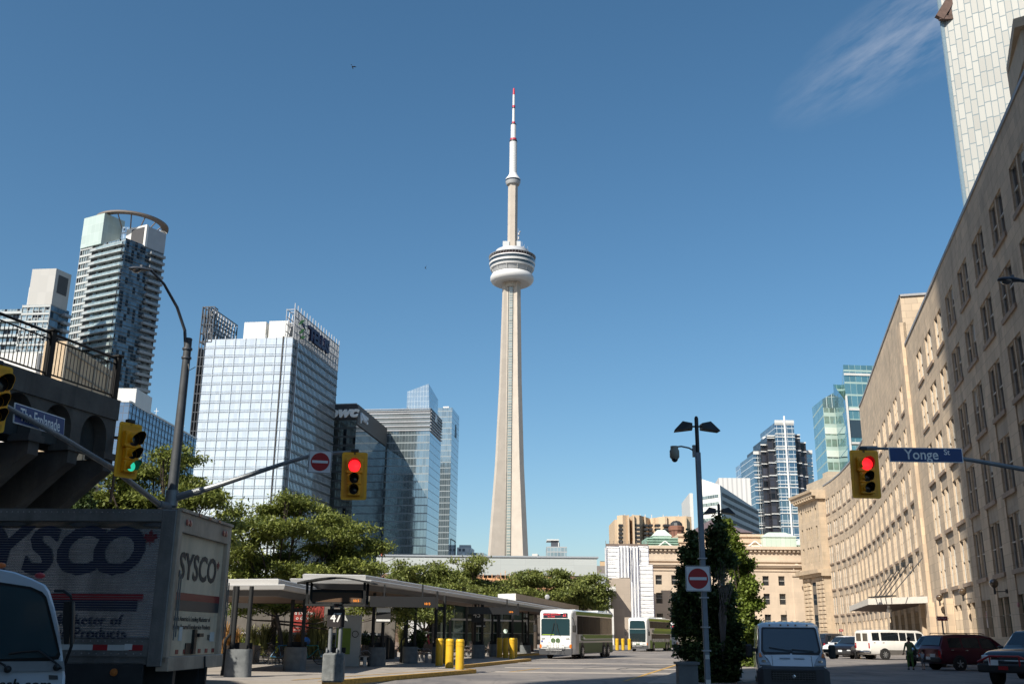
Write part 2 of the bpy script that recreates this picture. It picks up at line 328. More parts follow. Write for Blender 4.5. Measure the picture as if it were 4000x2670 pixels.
struct(b_, 'road_crack', mat('tar seam', (.04, .038, .037), .7))
# yellow lane lines
b_ = MB(); YL = mat('worn yellow paint', (.50, .29, .06), .7, 0, .35, 8)
def gline(a, c, w, z=.013):
    a = Vector(a); c = Vector(c); n = (c - a).normalized(); n = Vector((-n.y, n.x, 0)) * w / 2
    b_.face([a - n, c - n, c + n, a + n])
for p, q, w in (((2440, 2658), (2655, 2590), .16), ((1990, 2622), (2110, 2608), .13), ((3345, 2560), (3372, 2572), .15)):
    P0 = atz(*p, .013); P1 = atz(*q, .013); gline(P0, P1, w)
struct(b_, 'lane_marking', YL)
# bus platform: saw-tooth pavement with yellow kerbs, slabs .15 high
KC = [atz(1330, 2720, .15), atz(1855, 2622, .15), atz(1770, 2606, .15), atz(2065, 2574, .15), atz(1960, 2563, .15)]
KC = [Vector((-5.6, 31.5, 0)), Vector((-1.35, 43.2, 0)), Vector((-2.6, 47.0, 0)), Vector((1.35, 63.5, 0)), Vector((-.9, 66.5, 0)), Vector((-.6, 74, 0)), Vector((5.3, 90, 0)), Vector((4.2, 93, 0)), Vector((11.0, 112, 0)), Vector((9.0, 116, 0)), Vector((12.0, 150, 0))]
poly = [(-60, 31.5)] + [(p.x, p.y) for p in KC] + [(-60, 150)]
b_ = MB(); b_.prism(poly, -.05, .15); plat = struct(b_, 'bus_platform_pavement', K['paver'])
b_ = MB()
for i, (a, c) in enumerate(zip(KC, KC[1:])):
    d = (c - a).normalized(); n = Vector((d.y, -d.x, 0))
    b_.grid([[p + n * .012 + Vector((0, 0, .0)), p + n * .012 + Vector((0, 0, .156)), p - n * .17 + Vector((0, 0, .156))] for p in (a, c)])
struct(b_, 'yellow_kerb', YL)
b_ = MB()
a, c = Vector((-6.6, 32, .158)), Vector((-2.5, 42.6, .158)); gline(a, c, .14, .158); struct(b_, 'platform_line', YL)
b_ = MB()
for k in range(14): 
    y = 33 + k * 1.9; b_.face([(-20, y, .155), (-1.8 if y > 42 else -4, y, .155), (-1.8 if y > 42 else -4, y + .02, .155), (-20, y + .02, .155)])
struct(b_, 'paving_joint', mat('dark joint', (.10, .095, .09), .9))
# pavement beside the car park and the sidewalk where the columnar trees stand
b_ = MB(); b_.prism([(4.3, 33), (9.2, 33), (15.2, 56), (10.0, 56)], -.05, .12); struct(b_, 'tree_island_pavement', K['paver'])
b_ = MB(); b_.prism([(15.97 + .2574 * 30 - 3.2, 30), (15.97 + .2574 * 30, 30), (15.97 + .2574 * 160, 160), (15.97 + .2574 * 160 - 3.2, 160)], -.05, .13); struct(b_, 'pavement', K['paver'])

# ---------------------------------------------------------------- the long stone office building on the right
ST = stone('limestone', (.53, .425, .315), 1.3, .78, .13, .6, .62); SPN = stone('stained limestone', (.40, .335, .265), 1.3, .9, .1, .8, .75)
SILL = mat('sill stone', (.30, .225, .17), .8, 0, .2, 2); PIL = stone('warm limestone', (.56, .44, .32), 1.1, .9, .16, .8, .3)
WG = glassy('sash glass', (.02, .03, .04), .06, .25); WF = mat('sash frame', (.50, .47, .42), .5, 0, .1); BLIND = mat('roller blind', (.46, .44, .40), .7, 0, .1)
GRILL = mat('green grille', (.085, .10, .07), .5, .1, .15); CAP = mat('grey coping', (.33, .33, .34), .5, .3, .1)
FLO = [(1.7, 4.35), (5.95, 9.45), (10.9, 14.45), (16.0, 19.5), (21.27, 24.15), (25.97, 29.0)]   # sill and head of every floor
po = thing('stone_office_building', 'long sweeping pale limestone office block with paired windows filling the right side', 'building', (28, 45, 0))
# plan line of the street face: straight first, then curving
def pline():
    pts = [Vector((15.97 + .2574 * y, y, 0)) for y in (33.6, 156.0)]
    for x, y in ((58.7, 167.6), (61.6, 180), (63.7, 192), (64.9, 201), (65.6, 209)): pts.append(Vector((x, y, 0)))
    return pts
PL = pline(); CUM = [0]
for a, c in zip(PL, PL[1:]): CUM.append(CUM[-1] + (c - a).length)
def on(s):
    for i in range(len(PL) - 1):
        if s <= CUM[i + 1] or i == len(PL) - 2:
            d = (PL[i + 1] - PL[i]).normalized(); return PL[i] + d * (s - CUM[i]), d
def sY(y): return (y - PL[0].y) * math.hypot(1, .2574)
wall = MB(); spn = MB(); sil = MB(); wins = []
def hw(a, s, z, dep=0.):   # point at run s, height z, dep metres into the wall
    p, d = on(s); n = Vector((d.y, -d.x, 0)); return Vector((p.x, p.y, z)) + n * dep
def wq(mb, s0, s1, z0, z1, d0=0., d1=None):
    d1 = d0 if d1 is None else d1
    mb.face([hw(0, s1, z0, d1), hw(0, s0, z0, d0), hw(0, s0, z1, d0), hw(0, s1, z1, d1)])
def bay(s0, s1, ztop, w0, w1, floors=FLO):
    """one bay of the wall from run s0 to s1 with a pair of sashes between w0 and w1"""
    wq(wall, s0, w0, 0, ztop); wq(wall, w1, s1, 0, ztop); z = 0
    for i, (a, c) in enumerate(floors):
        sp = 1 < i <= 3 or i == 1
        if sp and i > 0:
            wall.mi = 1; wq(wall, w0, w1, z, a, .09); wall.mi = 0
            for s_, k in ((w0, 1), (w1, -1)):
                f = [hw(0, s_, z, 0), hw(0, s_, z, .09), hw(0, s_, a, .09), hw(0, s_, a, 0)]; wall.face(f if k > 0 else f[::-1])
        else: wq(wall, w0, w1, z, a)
        z = c; dd = .32; m = (w0 + w1) / 2; pw = .26
        # reveals
        for s_, k in ((w0, 1), (m + pw, 1), (m - pw, -1), (w1, -1)):
            f = [hw(0, s_, a, 0), hw(0, s_, a, dd), hw(0, s_, c, dd), hw(0, s_, c, 0)]; wall.face(f if k > 0 else f[::-1])
        wq(wall, m - pw, m + pw, a, c, .05)
        wall.face([hw(0, w0, c, 0), hw(0, w0, c, dd), hw(0, w1, c, dd), hw(0, w1, c, 0)]); wall.face([hw(0, w0, a, dd), hw(0, w0, a, 0), hw(0, w1, a, 0), hw(0, w1, a, dd)])
        # sill: sits under the opening, 12 cm proud
        wins.append((s0, i, w0, m - pw, m + pw, w1, a, c))
    wq(wall, w0, w1, z, ztop)
ROOF1, ROOF2 = 32.0, 37.6
s = 0.; k0 = 69.58; sB = sY(103.6); sB2 = sY(106.6)
edges = []; n = -6
while sY(k0 + 6 * n + 3.75 + 1.12) < sB + .1: 
    c0 = sY(k0 + 6 * n); edges.append((c0 - 1.16, c0 + 3.88 + 1.16, c0 + .1, c0 + 3.78)); n += 1
edges[-1] = (edges[-1][0], sB, *edges[-1][2:])
for e in edges: bay(e[0], e[1], ROOF1, e[2], e[3])
START = edges[0][0]
# pilaster strip, then the raised middle block, then the lower curved wing
pilz = MB(); 
for (a, c) in ((sB, sB2),):
    pilz.grid([[hw(0, s_, z, -.35) for s_ in (a, c)][::-1] for z in (0, ROOF2 - 3)])
    for s_ in (a, c): f = [hw(0, s_, 0, -.35), hw(0, s_, 0, .3), hw(0, s_, ROOF2 - 3, .3), hw(0, s_, ROOF2 - 3, -.35)]; pilz.face(f if s_ == c else f[::-1])
wq(wall, sB, sB2, ROOF2 - 3, ROOF2)
s = sB2; sEndB = sY(158.5)
nb = int((sEndB - sB2) / 6.05); bw = (sEndB - sB2) / nb
F2 = FLO[:-1] + [(25.97, 29.0)]
for i in range(nb): bay(s, s + bw, ROOF2, s + bw / 2 - 1.84, s + bw / 2 + 1.84, F2); s += bw
nb = int((CUM[-1] - s) / 5.6); bw = (CUM[-1] - s) / nb
for i in range(nb): bay(s, s + bw, ROOF1, s + bw / 2 - 1.7, s + bw / 2 + 1.7); s += bw
# end wall of raised block above the lower roof, roofs and back
DEP = 24
wall.face([hw(0, sB, ROOF1 - 1, 0), hw(0, sB, ROOF1 - 1, DEP), hw(0, sB, ROOF2, DEP), hw(0, sB, ROOF2, 0)][::-1])
wall.face([hw(0, sEndB, ROOF1 - 1, 0), hw(0, sEndB, ROOF1 - 1, DEP), hw(0, sEndB, ROOF2, DEP), hw(0, sEndB, ROOF2, 0)])
build(wall, 'wall', [ST, SPN], po, True); build(pilz, 'pilaster', PIL, po, True)
rf = MB()
def roofstrip(a, c, z, ins=0.):
    ns_ = 14; rows = [[hw(0, a + (c - a) * i / ns_, z, .5), hw(0, a + (c - a) * i / ns_, z, DEP)] for i in range(ns_ + 1)]; rf.grid(rows)
    rf.grid([[hw(0, a + (c - a) * i / ns_, 0, DEP), hw(0, a + (c - a) * i / ns_, z, DEP)][::-1] for i in range(ns_ + 1)])
roofstrip(START, sB, ROOF1 - .6); roofstrip(sB, sEndB, ROOF2 - .6); roofstrip(sEndB, CUM[-1], ROOF1 - .6)
rf.face([hw(0, START, 0, 0), hw(0, START, 0, DEP), hw(0, START, ROOF1, DEP), hw(0, START, ROOF1, 0)][::-1])
build(rf, 'roof', mat('roof gravel', (.22, .2, .18), .9), po, True)
cp = MB()
for a, c, z in ((START, sB - .02, ROOF1), (sB + .02, sEndB, ROOF2), (sEndB + .02, CUM[-1], ROOF1)):
    ns_ = 12; cp.grid([[hw(0, a + (c - a) * i / ns_, z - .06, .45), hw(0, a + (c - a) * i / ns_, z - .1, -.1), hw(0, a + (c - a) * i / ns_, z + .16, -.1), hw(0, a + (c - a) * i / ns_, z + .16, .6)] for i in range(ns_ + 1)][::-1])
for d0, z in ((-.05, ROOF2),): cp.beam(hw(0, sB - .05, z + .05, 0), hw(0, sB - .05, z + .05, DEP), .3, .24)
build(cp, 'coping', CAP, po, True)
# the windows: the hundred that show largest one by one, the rest in one mesh
random.seed(4)
def wmesh(mb, w):
    s0, i, a0, a1, b0, b1, z0, z1 = w
    for p, q in ((a0, a1), (b0, b1)):
        dd = .22
        if i == 0:
            mb.mi = 3; wq(mb, p, q, z0, z1, .30)
            for k in range(5): x = p + (q - p) * (k + .5) / 5; mb.mi = 3; mb.beam(hw(0, x, z0, .25), hw(0, x, z1, .25), .05, .05)
            mb.mi = 1; mb.beam(hw(0, p, (z0 + z1) * .52, .24), hw(0, q, (z0 + z1) * .52, .24), .05, .06); continue
        mb.mi = 0; wq(mb, p, q, z0, z1, dd)
        bl = random.random()
        if bl < .18: mb.mi = 2; h = random.uniform(.2, .55); wq(mb, p + .08, q - .08, z1 - (z1 - z0) * h, z1, dd - .012)
        mb.mi = 1; zm = (z0 + z1) / 2
        for x in (p + .035, q - .035): mb.beam(hw(0, x, z0, dd - .04), hw(0, x, z1, dd - .04), .07, .08, on(x)[1])
        for z in (z0 + .04, zm, z1 - .04): mb.beam(hw(0, p, z, dd - .05), hw(0, q, z, dd - .05), .09, .08)
def wdist(w): p = hw(0, w[2], (w[6] + w[7]) / 2); px = p.x / p.y; return (p.length * (1 if px < .545 else 9))
wins.sort(key=wdist); win_m = [WG, WF, BLIND, GRILL]
def sillm(mb, w):
    a = w[6]; mb.mi = 4
    if w[1] > 0: mb.grid([[hw(0, s_, a - .30, -.02), hw(0, s_, a - .30, -.13), hw(0, s_, a - .002, -.13), hw(0, s_, a + .03, .1)] for s_ in (w[5] + .1, w[2] - .1)], False, True)
for w in wins[:100]:
    mb = MB(); wmesh(mb, w); o = build(mb, 'window', win_m, po, True)
    if w[1] > 0: mb = MB(); sillm(mb, w); mb.mi = 0; mb.m = [0] * len(mb.f); build(mb, 'sill', SILL, o, True)
mb = MB(); win_m.append(SILL)
for w in wins[100:]: wmesh(mb, w); sillm(mb, w)
build(mb, 'window', win_m, po, True, kind='stuff', label='rows of smaller paired windows farther along the curve')
# projecting entrance canopy on tie rods
c0, d0 = on(sY(96.5)); can = MB()
def cpnt(y, dep, z): return hw(0, sY(y), z, dep)
cz0, cz1 = 5.0, 5.65
Y0, Y1, Y2, dp_ = 89.5, 113., 118., -9.0
tA_ = atz(3390, 2336, cz1); tB_ = atz(3318, 2366, cz1); qq = ray(3640, 2332); y0_ = 15.97 / (qq[0] / qq[1] - .2574); top = [cpnt(y0_, 0, cz1), tA_.lerp(cpnt(y0_, 0, cz1), .02), tA_, tB_, cpnt(tB_.y + 2.5, 0, cz1)]; print('canopy', y0_, tA_, tB_); bot = [Vector((p.x, p.y, cz0)) for p in top]
vt = [can.vert(p) for p in top]; vb = [can.vert(p) for p in bot]; can.f.append(vt[::-1]); can.m.append(0); can.f.append(vb); can.m.append(1)
for i in range(5): j = (i + 1) % 5; can.f.append([vb[i], vb[j], vt[j], vt[i]]); can.m.append(0)
cn = build(can, 'entrance_canopy', [mat('canopy fascia', (.60, .56, .50), .6, 0, .08), mat('canopy soffit', (.09, .055, .04), .7, 0, .2)], po, True)
for p in cn.data.polygons: pass
rod = MB()
for wp, cp2 in (((3617, 2166), (3479, 2328)), ((3563, 2187), (3458, 2330)), ((3534, 2204), (3444, 2331)), ((3513, 2218), (3429, 2332)), ((3490, 2231), (3414, 2333))):
    a = atz(*cp2, cz1); q_ = ray(*wp); yy = 15.97 / (q_[0] / q_[1] - .2574); c = at(*wp, yy); c.x -= .1; rod.tube([a, c], .055, 6); m_ = a.lerp(c, .55); rod.tube([m_, a.lerp(c, .6)], .13, 6); rod.box(c.x - .25, c.x + .25, c.y - .25, c.y + .25, c.z - .3, c.z + .3); rod.box(a.x - .5, a.x + .5, a.y - .3, a.y + .3, a.z, a.z + .12)
build(rod, 'tie_rod', K['dkmetal'], po, True)
pr = MB()   # entrance porch walls below the canopy
for y in (91.5, 97, 102.5, 108):
    pr = MB()
    a = cpnt(y, -.6, 0); c = cpnt(y + 1.1, -.6, 0); d = Vector((.3, -1.1, 0)); pr.prism([(a.x, a.y), (cpnt(y, 0, 0).x, cpnt(y, 0, 0).y), (cpnt(y + 1.1, 0, 0).x, cpnt(y + 1.1, 0, 0).y), (c.x, c.y)], 0, cz0); build(pr, 'porch_pier', PIL, po, True)
dm = MB()
for y in (93.1, 98.6, 104.1): wq(dm, sY(y) + .4, sY(y) + 3.6, 0, 3.6, -.03)
build(dm, 'doorway', glassy('door glass', (.02, .018, .015)), po, True)
cc = MB(); q = atz(3471, 2363, cz0); cc.tube([q, q - Vector((0, 0, .35))], .16, 12); cc.ball(q - Vector((0, 0, .5)), .27, 12, 8); o = build(cc, 'dome_camera', K['white'], None, smooth=True); tag(o, 'small white dome camera under the entrance canopy of the stone building', 'camera')
# end pavilion: cornice, rusticated base, triple windows
pv = thing('corner_pavilion', 'pale stone end pavilion with heavy cornice and rusticated base left of the curved wing', 'building', (64, 212, 0))
e0 = Vector((65.2, 208.5, 0)); PVL = 13.; dv = Vector((-.045, 1, 0)).normalized(); e1 = e0 + dv * PVL; nv = Vector((-dv.y, dv.x, 0))
w_ = MB(); pw_ = lambda t, z, dep: e0 + dv * t + nv * (1.1 - dep) + Vector((0, 0, z))
def pq(mb, t0, t1, z0, z1, d=0.): mb.face([pw_(t1, z0, d), pw_(t0, z0, d), pw_(t0, z1, d), pw_(t1, z1, d)])
cols = [(1.4, 2.5), (4.6, 5.5), (6.0, 7.0), (7.5, 8.4), (10.5, 11.6)]; fl = [(16.5, 19.8), (21.2, 23.9), (25.3, 27.6)]
xs_ = [0] + [x for c in cols for x in c] + [PVL]
for i in range(len(xs_) - 1):
    if i % 2 == 0: pq(w_, xs_[i], xs_[i + 1], 14, 29.5)
    else:
        z = 14
        for a, c in fl + [(29.5, 29.5)]:
            pq(w_, xs_[i], xs_[i + 1], z, a); z = c
            if c > a:
                for t_, sgn in ((xs_[i], 1), (xs_[i + 1], -1)): f = [pw_(t_, a, 0), pw_(t_, a, .4), pw_(t_, c, .4), pw_(t_, c, 0)]; w_.face(f if sgn > 0 else f[::-1])
w_.grid([[pw_(0, z, 0), pw_(0, z, 14)] for z in (0, 29.5)]); w_.grid([[pw_(PVL, z, 14), pw_(PVL, z, 0)] for z in (0, 29.5)]); w_.face([pw_(0, 29.4, 0), pw_(PVL, 29.4, 0), pw_(PVL, 29.4, 14), pw_(0, 29.4, 14)])
pq(w_, 0, PVL, 0, 14, .25)
STP = stone('pavilion limestone', (.50, .40, .29), 1.6, .8, .08, .8, .6); build(w_, 'wall', STP, pv, True)
rb = MB()
for r_ in range(15):
    z = 1.0 + r_ * .84
    for (t0, t1) in ((.3, 2.3), (2.5, 4.6), (8.3, 10.4), (10.6, 12.7)): 
        if r_ % 2: t0 += .2
        rb.grid([[pw_(t_, z_, d_) for t_, z_, d_ in q_] for q_ in ([(t0, z, .25), (t1, z, .25), (t1, z + .8, .25), (t0, z + .8, .25)], [(t0 + .1, z + .08, -.12), (t1 - .1, z + .08, -.12), (t1 - .1, z + .7, -.12), (t0 + .1, z + .7, -.12)])], True, True)
build(rb, 'rustication', STP, pv, True, kind='stuff')
cr = MB()
for z0, z1, d in ((29.3, 29.9, -.5), (29.9, 30.6, -1.3), (30.6, 31.1, -1.7), (13.6, 14.2, -.5), (14.2, 15.0, -1.3)): cr.grid([[pw_(t_, z0, d), pw_(t_, z1, d - .12), pw_(t_, z1, 2)] for t_ in (-.6, PVL + .6)][::-1] ); cr.grid([[pw_(t_, z0, 2), pw_(t_, z0, d)] for t_ in (-.6, PVL + .6)][::-1]); cr.grid([[pw_(-.6, z0, 2), pw_(-.6, z1, 2)], [pw_(-.6, z0, d), pw_(-.6, z1, d - .12)]])
for k in range(9): t_ = .4 + k * 1.42; cr.box(*sorted((pw_(t_, 0, -1.25).x, pw_(t_, 0, 0).x)), pw_(t_, 0, 0).y, pw_(t_ + .6, 0, 0).y, 29.35, 29.9)
build(cr, 'cornice', STP, pv, True, kind='stuff')
for (t0, t1) in cols:
    for a, c in fl: g_ = MB(); pq(g_, t0, t1, a, c, .35); g_.mi = 1; pq(g_, t0, t1, (a + c) / 2 - .06, (a + c) / 2 + .06, .32); build(g_, 'window', [WG, WF], pv, True)
g_ = MB(); pq(g_, 5.4, 7.6, 2, 12.6, .2); build(g_, 'window', [WG], pv, True)
ph = MB()
for a, c, z1 in ((1.5, PVL - 1, 33.9), (-1.5, 1.5, 34.8)): ph.grid([[pw_(t_, z_, d_) for t_, d_ in ((a, 2.), (c, 2.), (c, 12), (a, 12))] for z_ in (29.5, z1)], True, True)
build(ph, 'penthouse', stone('penthouse stone', (.47, .40, .31), 1.2, .6, .1), pv, True)
bk = MB(); a = hw(0, CUM[-1], 0, 0); 
bk.grid([[a + Vector((x, y, z)) for x, y in ((0, 0), (24, -6), (26, 14), (2, 16))] for z in (0, 31)], True, True); build(bk, 'rear_wall', STP, pv, True)
# ---------------------------------------------------------------- towers far behind
def tower(name, label, cat, pts, z1, m, z0=-1., par=None, roofm=None, group=None, part='glass_wall'):
    """pts: plan corners, counter-clockwise from the near one"""
    c = sum((Vector((p[0], p[1], 0)) for p in pts), Vector()) / len(pts)
    t = par or thing(name, label, cat, (c.x, c.y, 0), 0, group)
    b = MB(); n = len(pts)
    zt = z1 if isinstance(z1, (list, tuple)) else [z1] * n
    for i in range(n):
        j = (i + 1) % n; b.face([(pts[i][0], pts[i][1], z0), (pts[j][0], pts[j][1], z0), (pts[j][0], pts[j][1], zt[j]), (pts[i][0], pts[i][1], zt[i])])
    build(b, part, m, t, True)
    b = MB(); b.face([(p[0], p[1], z - .3) for p, z in zip(pts, zt)]); b.face([(p[0], p[1], z - .5) for p, z in zip(pts, zt)][::-1]); build(b, 'roof', roofm or K['concrete'], t, True)
    return t
def fins(t, a, c, z0, z1, step, w, proud, m, name='mullions', off=0., ends=True):
    a = Vector((a[0], a[1], 0)); c = Vector((c[0], c[1], 0)); d = (c - a); Ln = d.length; d /= Ln; n = Vector((d.y, -d.x, 0)); b = MB(); k = off
    while k <= Ln + .01:
        p = a + d * k; q = [p - d * w / 2, p + d * w / 2, p + d * w / 2 + n * proud, p - d * w / 2 + n * proud]
        b.grid([[Vector((v.x, v.y, z)) for v in (q[3], q[2], q[1], q[0])] for z in (z0, z1)], True, True); k += step
    return build(b, name, m, t, True)
def bands(t, a, c, zs, h, proud, m, name='floor_bands', x0=0., x1=None, back=0., split=False):
    if split:
        for z in zs: bands(t, a, c, [z], h, proud, m, name, x0, x1, back)
        return
    a = Vector((a[0], a[1], 0)); c = Vector((c[0], c[1], 0)); d = (c - a); Ln = d.length; d /= Ln; n = Vector((d.y, -d.x, 0)); b = MB(); x1 = Ln if x1 is None else x1
    for z in zs:
        q = [a + d * x0 + n * proud, a + d * x1 + n * proud, a + d * x1 - n * back, a + d * x0 - n * back]
        b.grid([[Vector((v.x, v.y, zz)) for v in q] for zz in (z, z + h)], True, True)
    return build(b, name, m, t, True)
def rng(a, b, s):
    o = []; 
    while a < b: o.append(a); a += s
    return o
def flat(p): return Vector((p[0], p[1], 0))
def corners(C, Lf, Rt): C, Lf, Rt = flat(C), flat(Lf), flat(Rt); return [C, Rt, Rt + (Lf - C), Lf]
LIGHTM = mat('pale mullion', (.42, .46, .50), .4, .4, .05); DARKM = mat('dark mullion', (.06, .065, .075), .4, .4, .1); WHM = mat('white metal panel', (.60, .60, .585), .5, 0, .05, .5)
GREYM = mat('grey metal panel', (.34, .35, .37), .5, .1, .06, .4); DKP = mat('dark louvre', (.05, .05, .055), .6, 0, .15)
# --- glass office tower with a lattice crown and leaf emblem
Zt = 115.; C = atz(1144, 1317, Zt); Lf = atz(803, 1326, Zt); Rt = atz(1318, 1450, Zt); C, Lf, Rt = flat(C), flat(Lf), flat(Rt); P4 = corners(C, Lf, Rt)
gl_tw = facade('silver curtain wall', (.66, .70, .73), 1.4, 3.77, .08, .22, linec=(.36, .39, .41), rough=.06, tilt=.005, var=.09, metal=.5)
tw = tower('glass_tower', 'silver glass office tower with a lattice sign crown and white penthouse', 'tower', P4, Zt, gl_tw)
zs = rng(2, Zt, 3.77); bands(tw, Lf, C, zs, .16, .30, LIGHTM); bands(tw, Lf, C, [z + .75 for z in zs], .07, .22, LIGHTM)
fins(tw, Lf, C, 0, Zt + 1.2, 4.25, .16, .32, LIGHTM)
dC = (C - Lf).normalized(); 
b = MB(); a = C - dC * 3.9; n_ = Vector((dC.y, -dC.x, 0)); 
b.grid([[Vector((v.x, v.y, z)) for v in (a - dC * .25 + n_ * .36, a + dC * .25 + n_ * .36, a + dC * .25 - n_ * .2, a - dC * .25 - n_ * .2)] for z in (0, Zt + .5)], True, True); build(b, 'shadow_gap', K['black'], tw, True)
bands(tw, C, Rt, zs, .42, .35, DARKM, 'sunshades'); bands(tw, C, Rt, [z + .9 for z in zs], .12, .3, LIGHTM); fins(tw, C, Rt, 0, Zt, 1.5, .08, .2, DARKM)
dR = (Rt - C).normalized(); nR = Vector((dR.y, -dR.x, 0))
b = MB()
for k in (4.2,): a = C + dR * k; b.beam(a + nR * .2, a + nR * .2 + Vector((0, 0, Zt)), 1.3, .5, dR)
build(b, 'corner_channel', GREYM, tw, True)
# dark slotted edge frame on the far left
b = MB(); nL = n_; e = Lf - dC * 2.4
for k in (0, 1.2, 2.4): b.beam(Lf - dC * k + nL * .3, Lf - dC * k + nL * .3 + Vector((0, 0, Zt + 14)), .28, .28)
for z in zs: b.beam(Lf + nL * .3 + Vector((0, 0, z)), e + nL * .3 + Vector((0, 0, z)), .2, .3)
b.grid([[e + Vector((0, 0, z)), e + dR * 30 + Vector((0, 0, z))][::-1] for z in (0, Zt - 3)])
build(b, 'edge_frame', DARKM, tw, True)
def truss(mb, a, c, z0, z1, nb, depth, r=.22):
    a = Vector(a); c = Vector(c); d = (c - a) / nb; n = Vector((d.y, -d.x, 0)).normalized() * depth
    for k in range(nb + 1):
        p = a + d * k
        for o_ in (Vector(), -n): mb.beam(p + o_ + Vector((0, 0, z0)), p + o_ + Vector((0, 0, z1)), r, r)
        for z in (z0 + .3, (z0 + z1) / 2, z1 - .2): mb.beam(p + Vector((0, 0, z)), p - n + Vector((0, 0, z)), r, r)
        if k < nb:
            for z in rng(z0, z1 + .1, (z1 - z0) / 4): 
                for o_ in (Vector(), -n): mb.beam(p + o_ + Vector((0, 0, z)), p + d + o_ + Vector((0, 0, z)), r, r)
            mb.beam(p - n + Vector((0, 0, z0)), p - n + d + Vector((0, 0, z1)), r * .8, r * .8); mb.beam(p + Vector((0, 0, z1)), p + d + Vector((0, 0, z0)), r * .8, r * .8)
    
b = MB(); truss(b, e, e + dR * 26, Zt - 1, Zt + 14, 10, -3.2, .3); truss(b, e, e + dC * 5, Zt - 1, Zt + 14, 2, 3, .3); build(b, 'lattice_screen', DARKM, tw, True)
b = MB(); truss(b, C, Rt, Zt - .2, Zt + 12, 16, 3.4, .24)
for k in range(90): p = C + dR * (Rt - C).length * k / 90; b.beam(p + Vector((0, 0, Zt - .2)) + nR * .2, p + Vector((0, 0, Zt + 12)) + nR * .2, .17, .06)
for k in range(28): b.beam(C + nR * .25 + Vector((0, 0, Zt + k * .44)), Rt + nR * .25 + Vector((0, 0, Zt + k * .44)), .05, .13)
for k in range(17): p = C + dR * (Rt - C).length * k / 16; b.beam(p + Vector((0, 0, Zt + 12)), p + Vector((0, 0, Zt + 14.4)), .3, .3)
build(b, 'lattice_screen', GREYM, tw, True)
b = MB(); 
for k0, k1, h in ((14, 23.3, 8.2), (23.3, 24.6, 7.6), (24.6, 32.5, 8.4)):
    p0 = Lf + dC * k0 + dR * 4; p1 = Lf + dC * k1 + dR * 4; dd = 5.5 if k0 == 23.3 else 0
    b.grid([[Vector((v.x, v.y, z)) for v in (p0 + dR * dd, p1 + dR * dd, p1 + dR * 30, p0 + dR * 30)] for z in (Zt - .5, Zt + h)], True, True)
build(b, 'penthouse', WHM, tw, True)
Ms = frame(C + dR * 27 + nR * .7 + Vector((0, 0, Zt + 6.3)), dR)
text('lettering', 'TELUS', K['navy'], tw, Ms, 7.6, .5, .05, 0, True, 1.15)
b = MB(); GRN = mat('leaf green', (.10, .28, .04), .6); Mf = frame(C + dR * 7 + nR * .8 + Vector((0, 0, Zt + 5.2)), dR)
for i, (x0, y0, x1, y1) in enumerate(((-.5, 3.4, 4.5, 1.2), (-3.5, 1.2, 2.6, 5.2), (-2, -2.2, 3.4, 1.6), (-.6, -3.6, 4.4, -1.6))):
    d = Vector((x1 - x0, y1 - y0)); n2 = Vector((-d.y, d.x)).normalized() * .7; m0 = Vector((x0, y0)) + d * .5
    b.mi = 1 if i < 1 else 0; b.plate([(x0, y0), tuple(m0 - n2), (x1, y1), tuple(m0 + n2)], Mf, .3)
build(b, 'leaf_emblem', [GRN, K['navy']], tw, True)

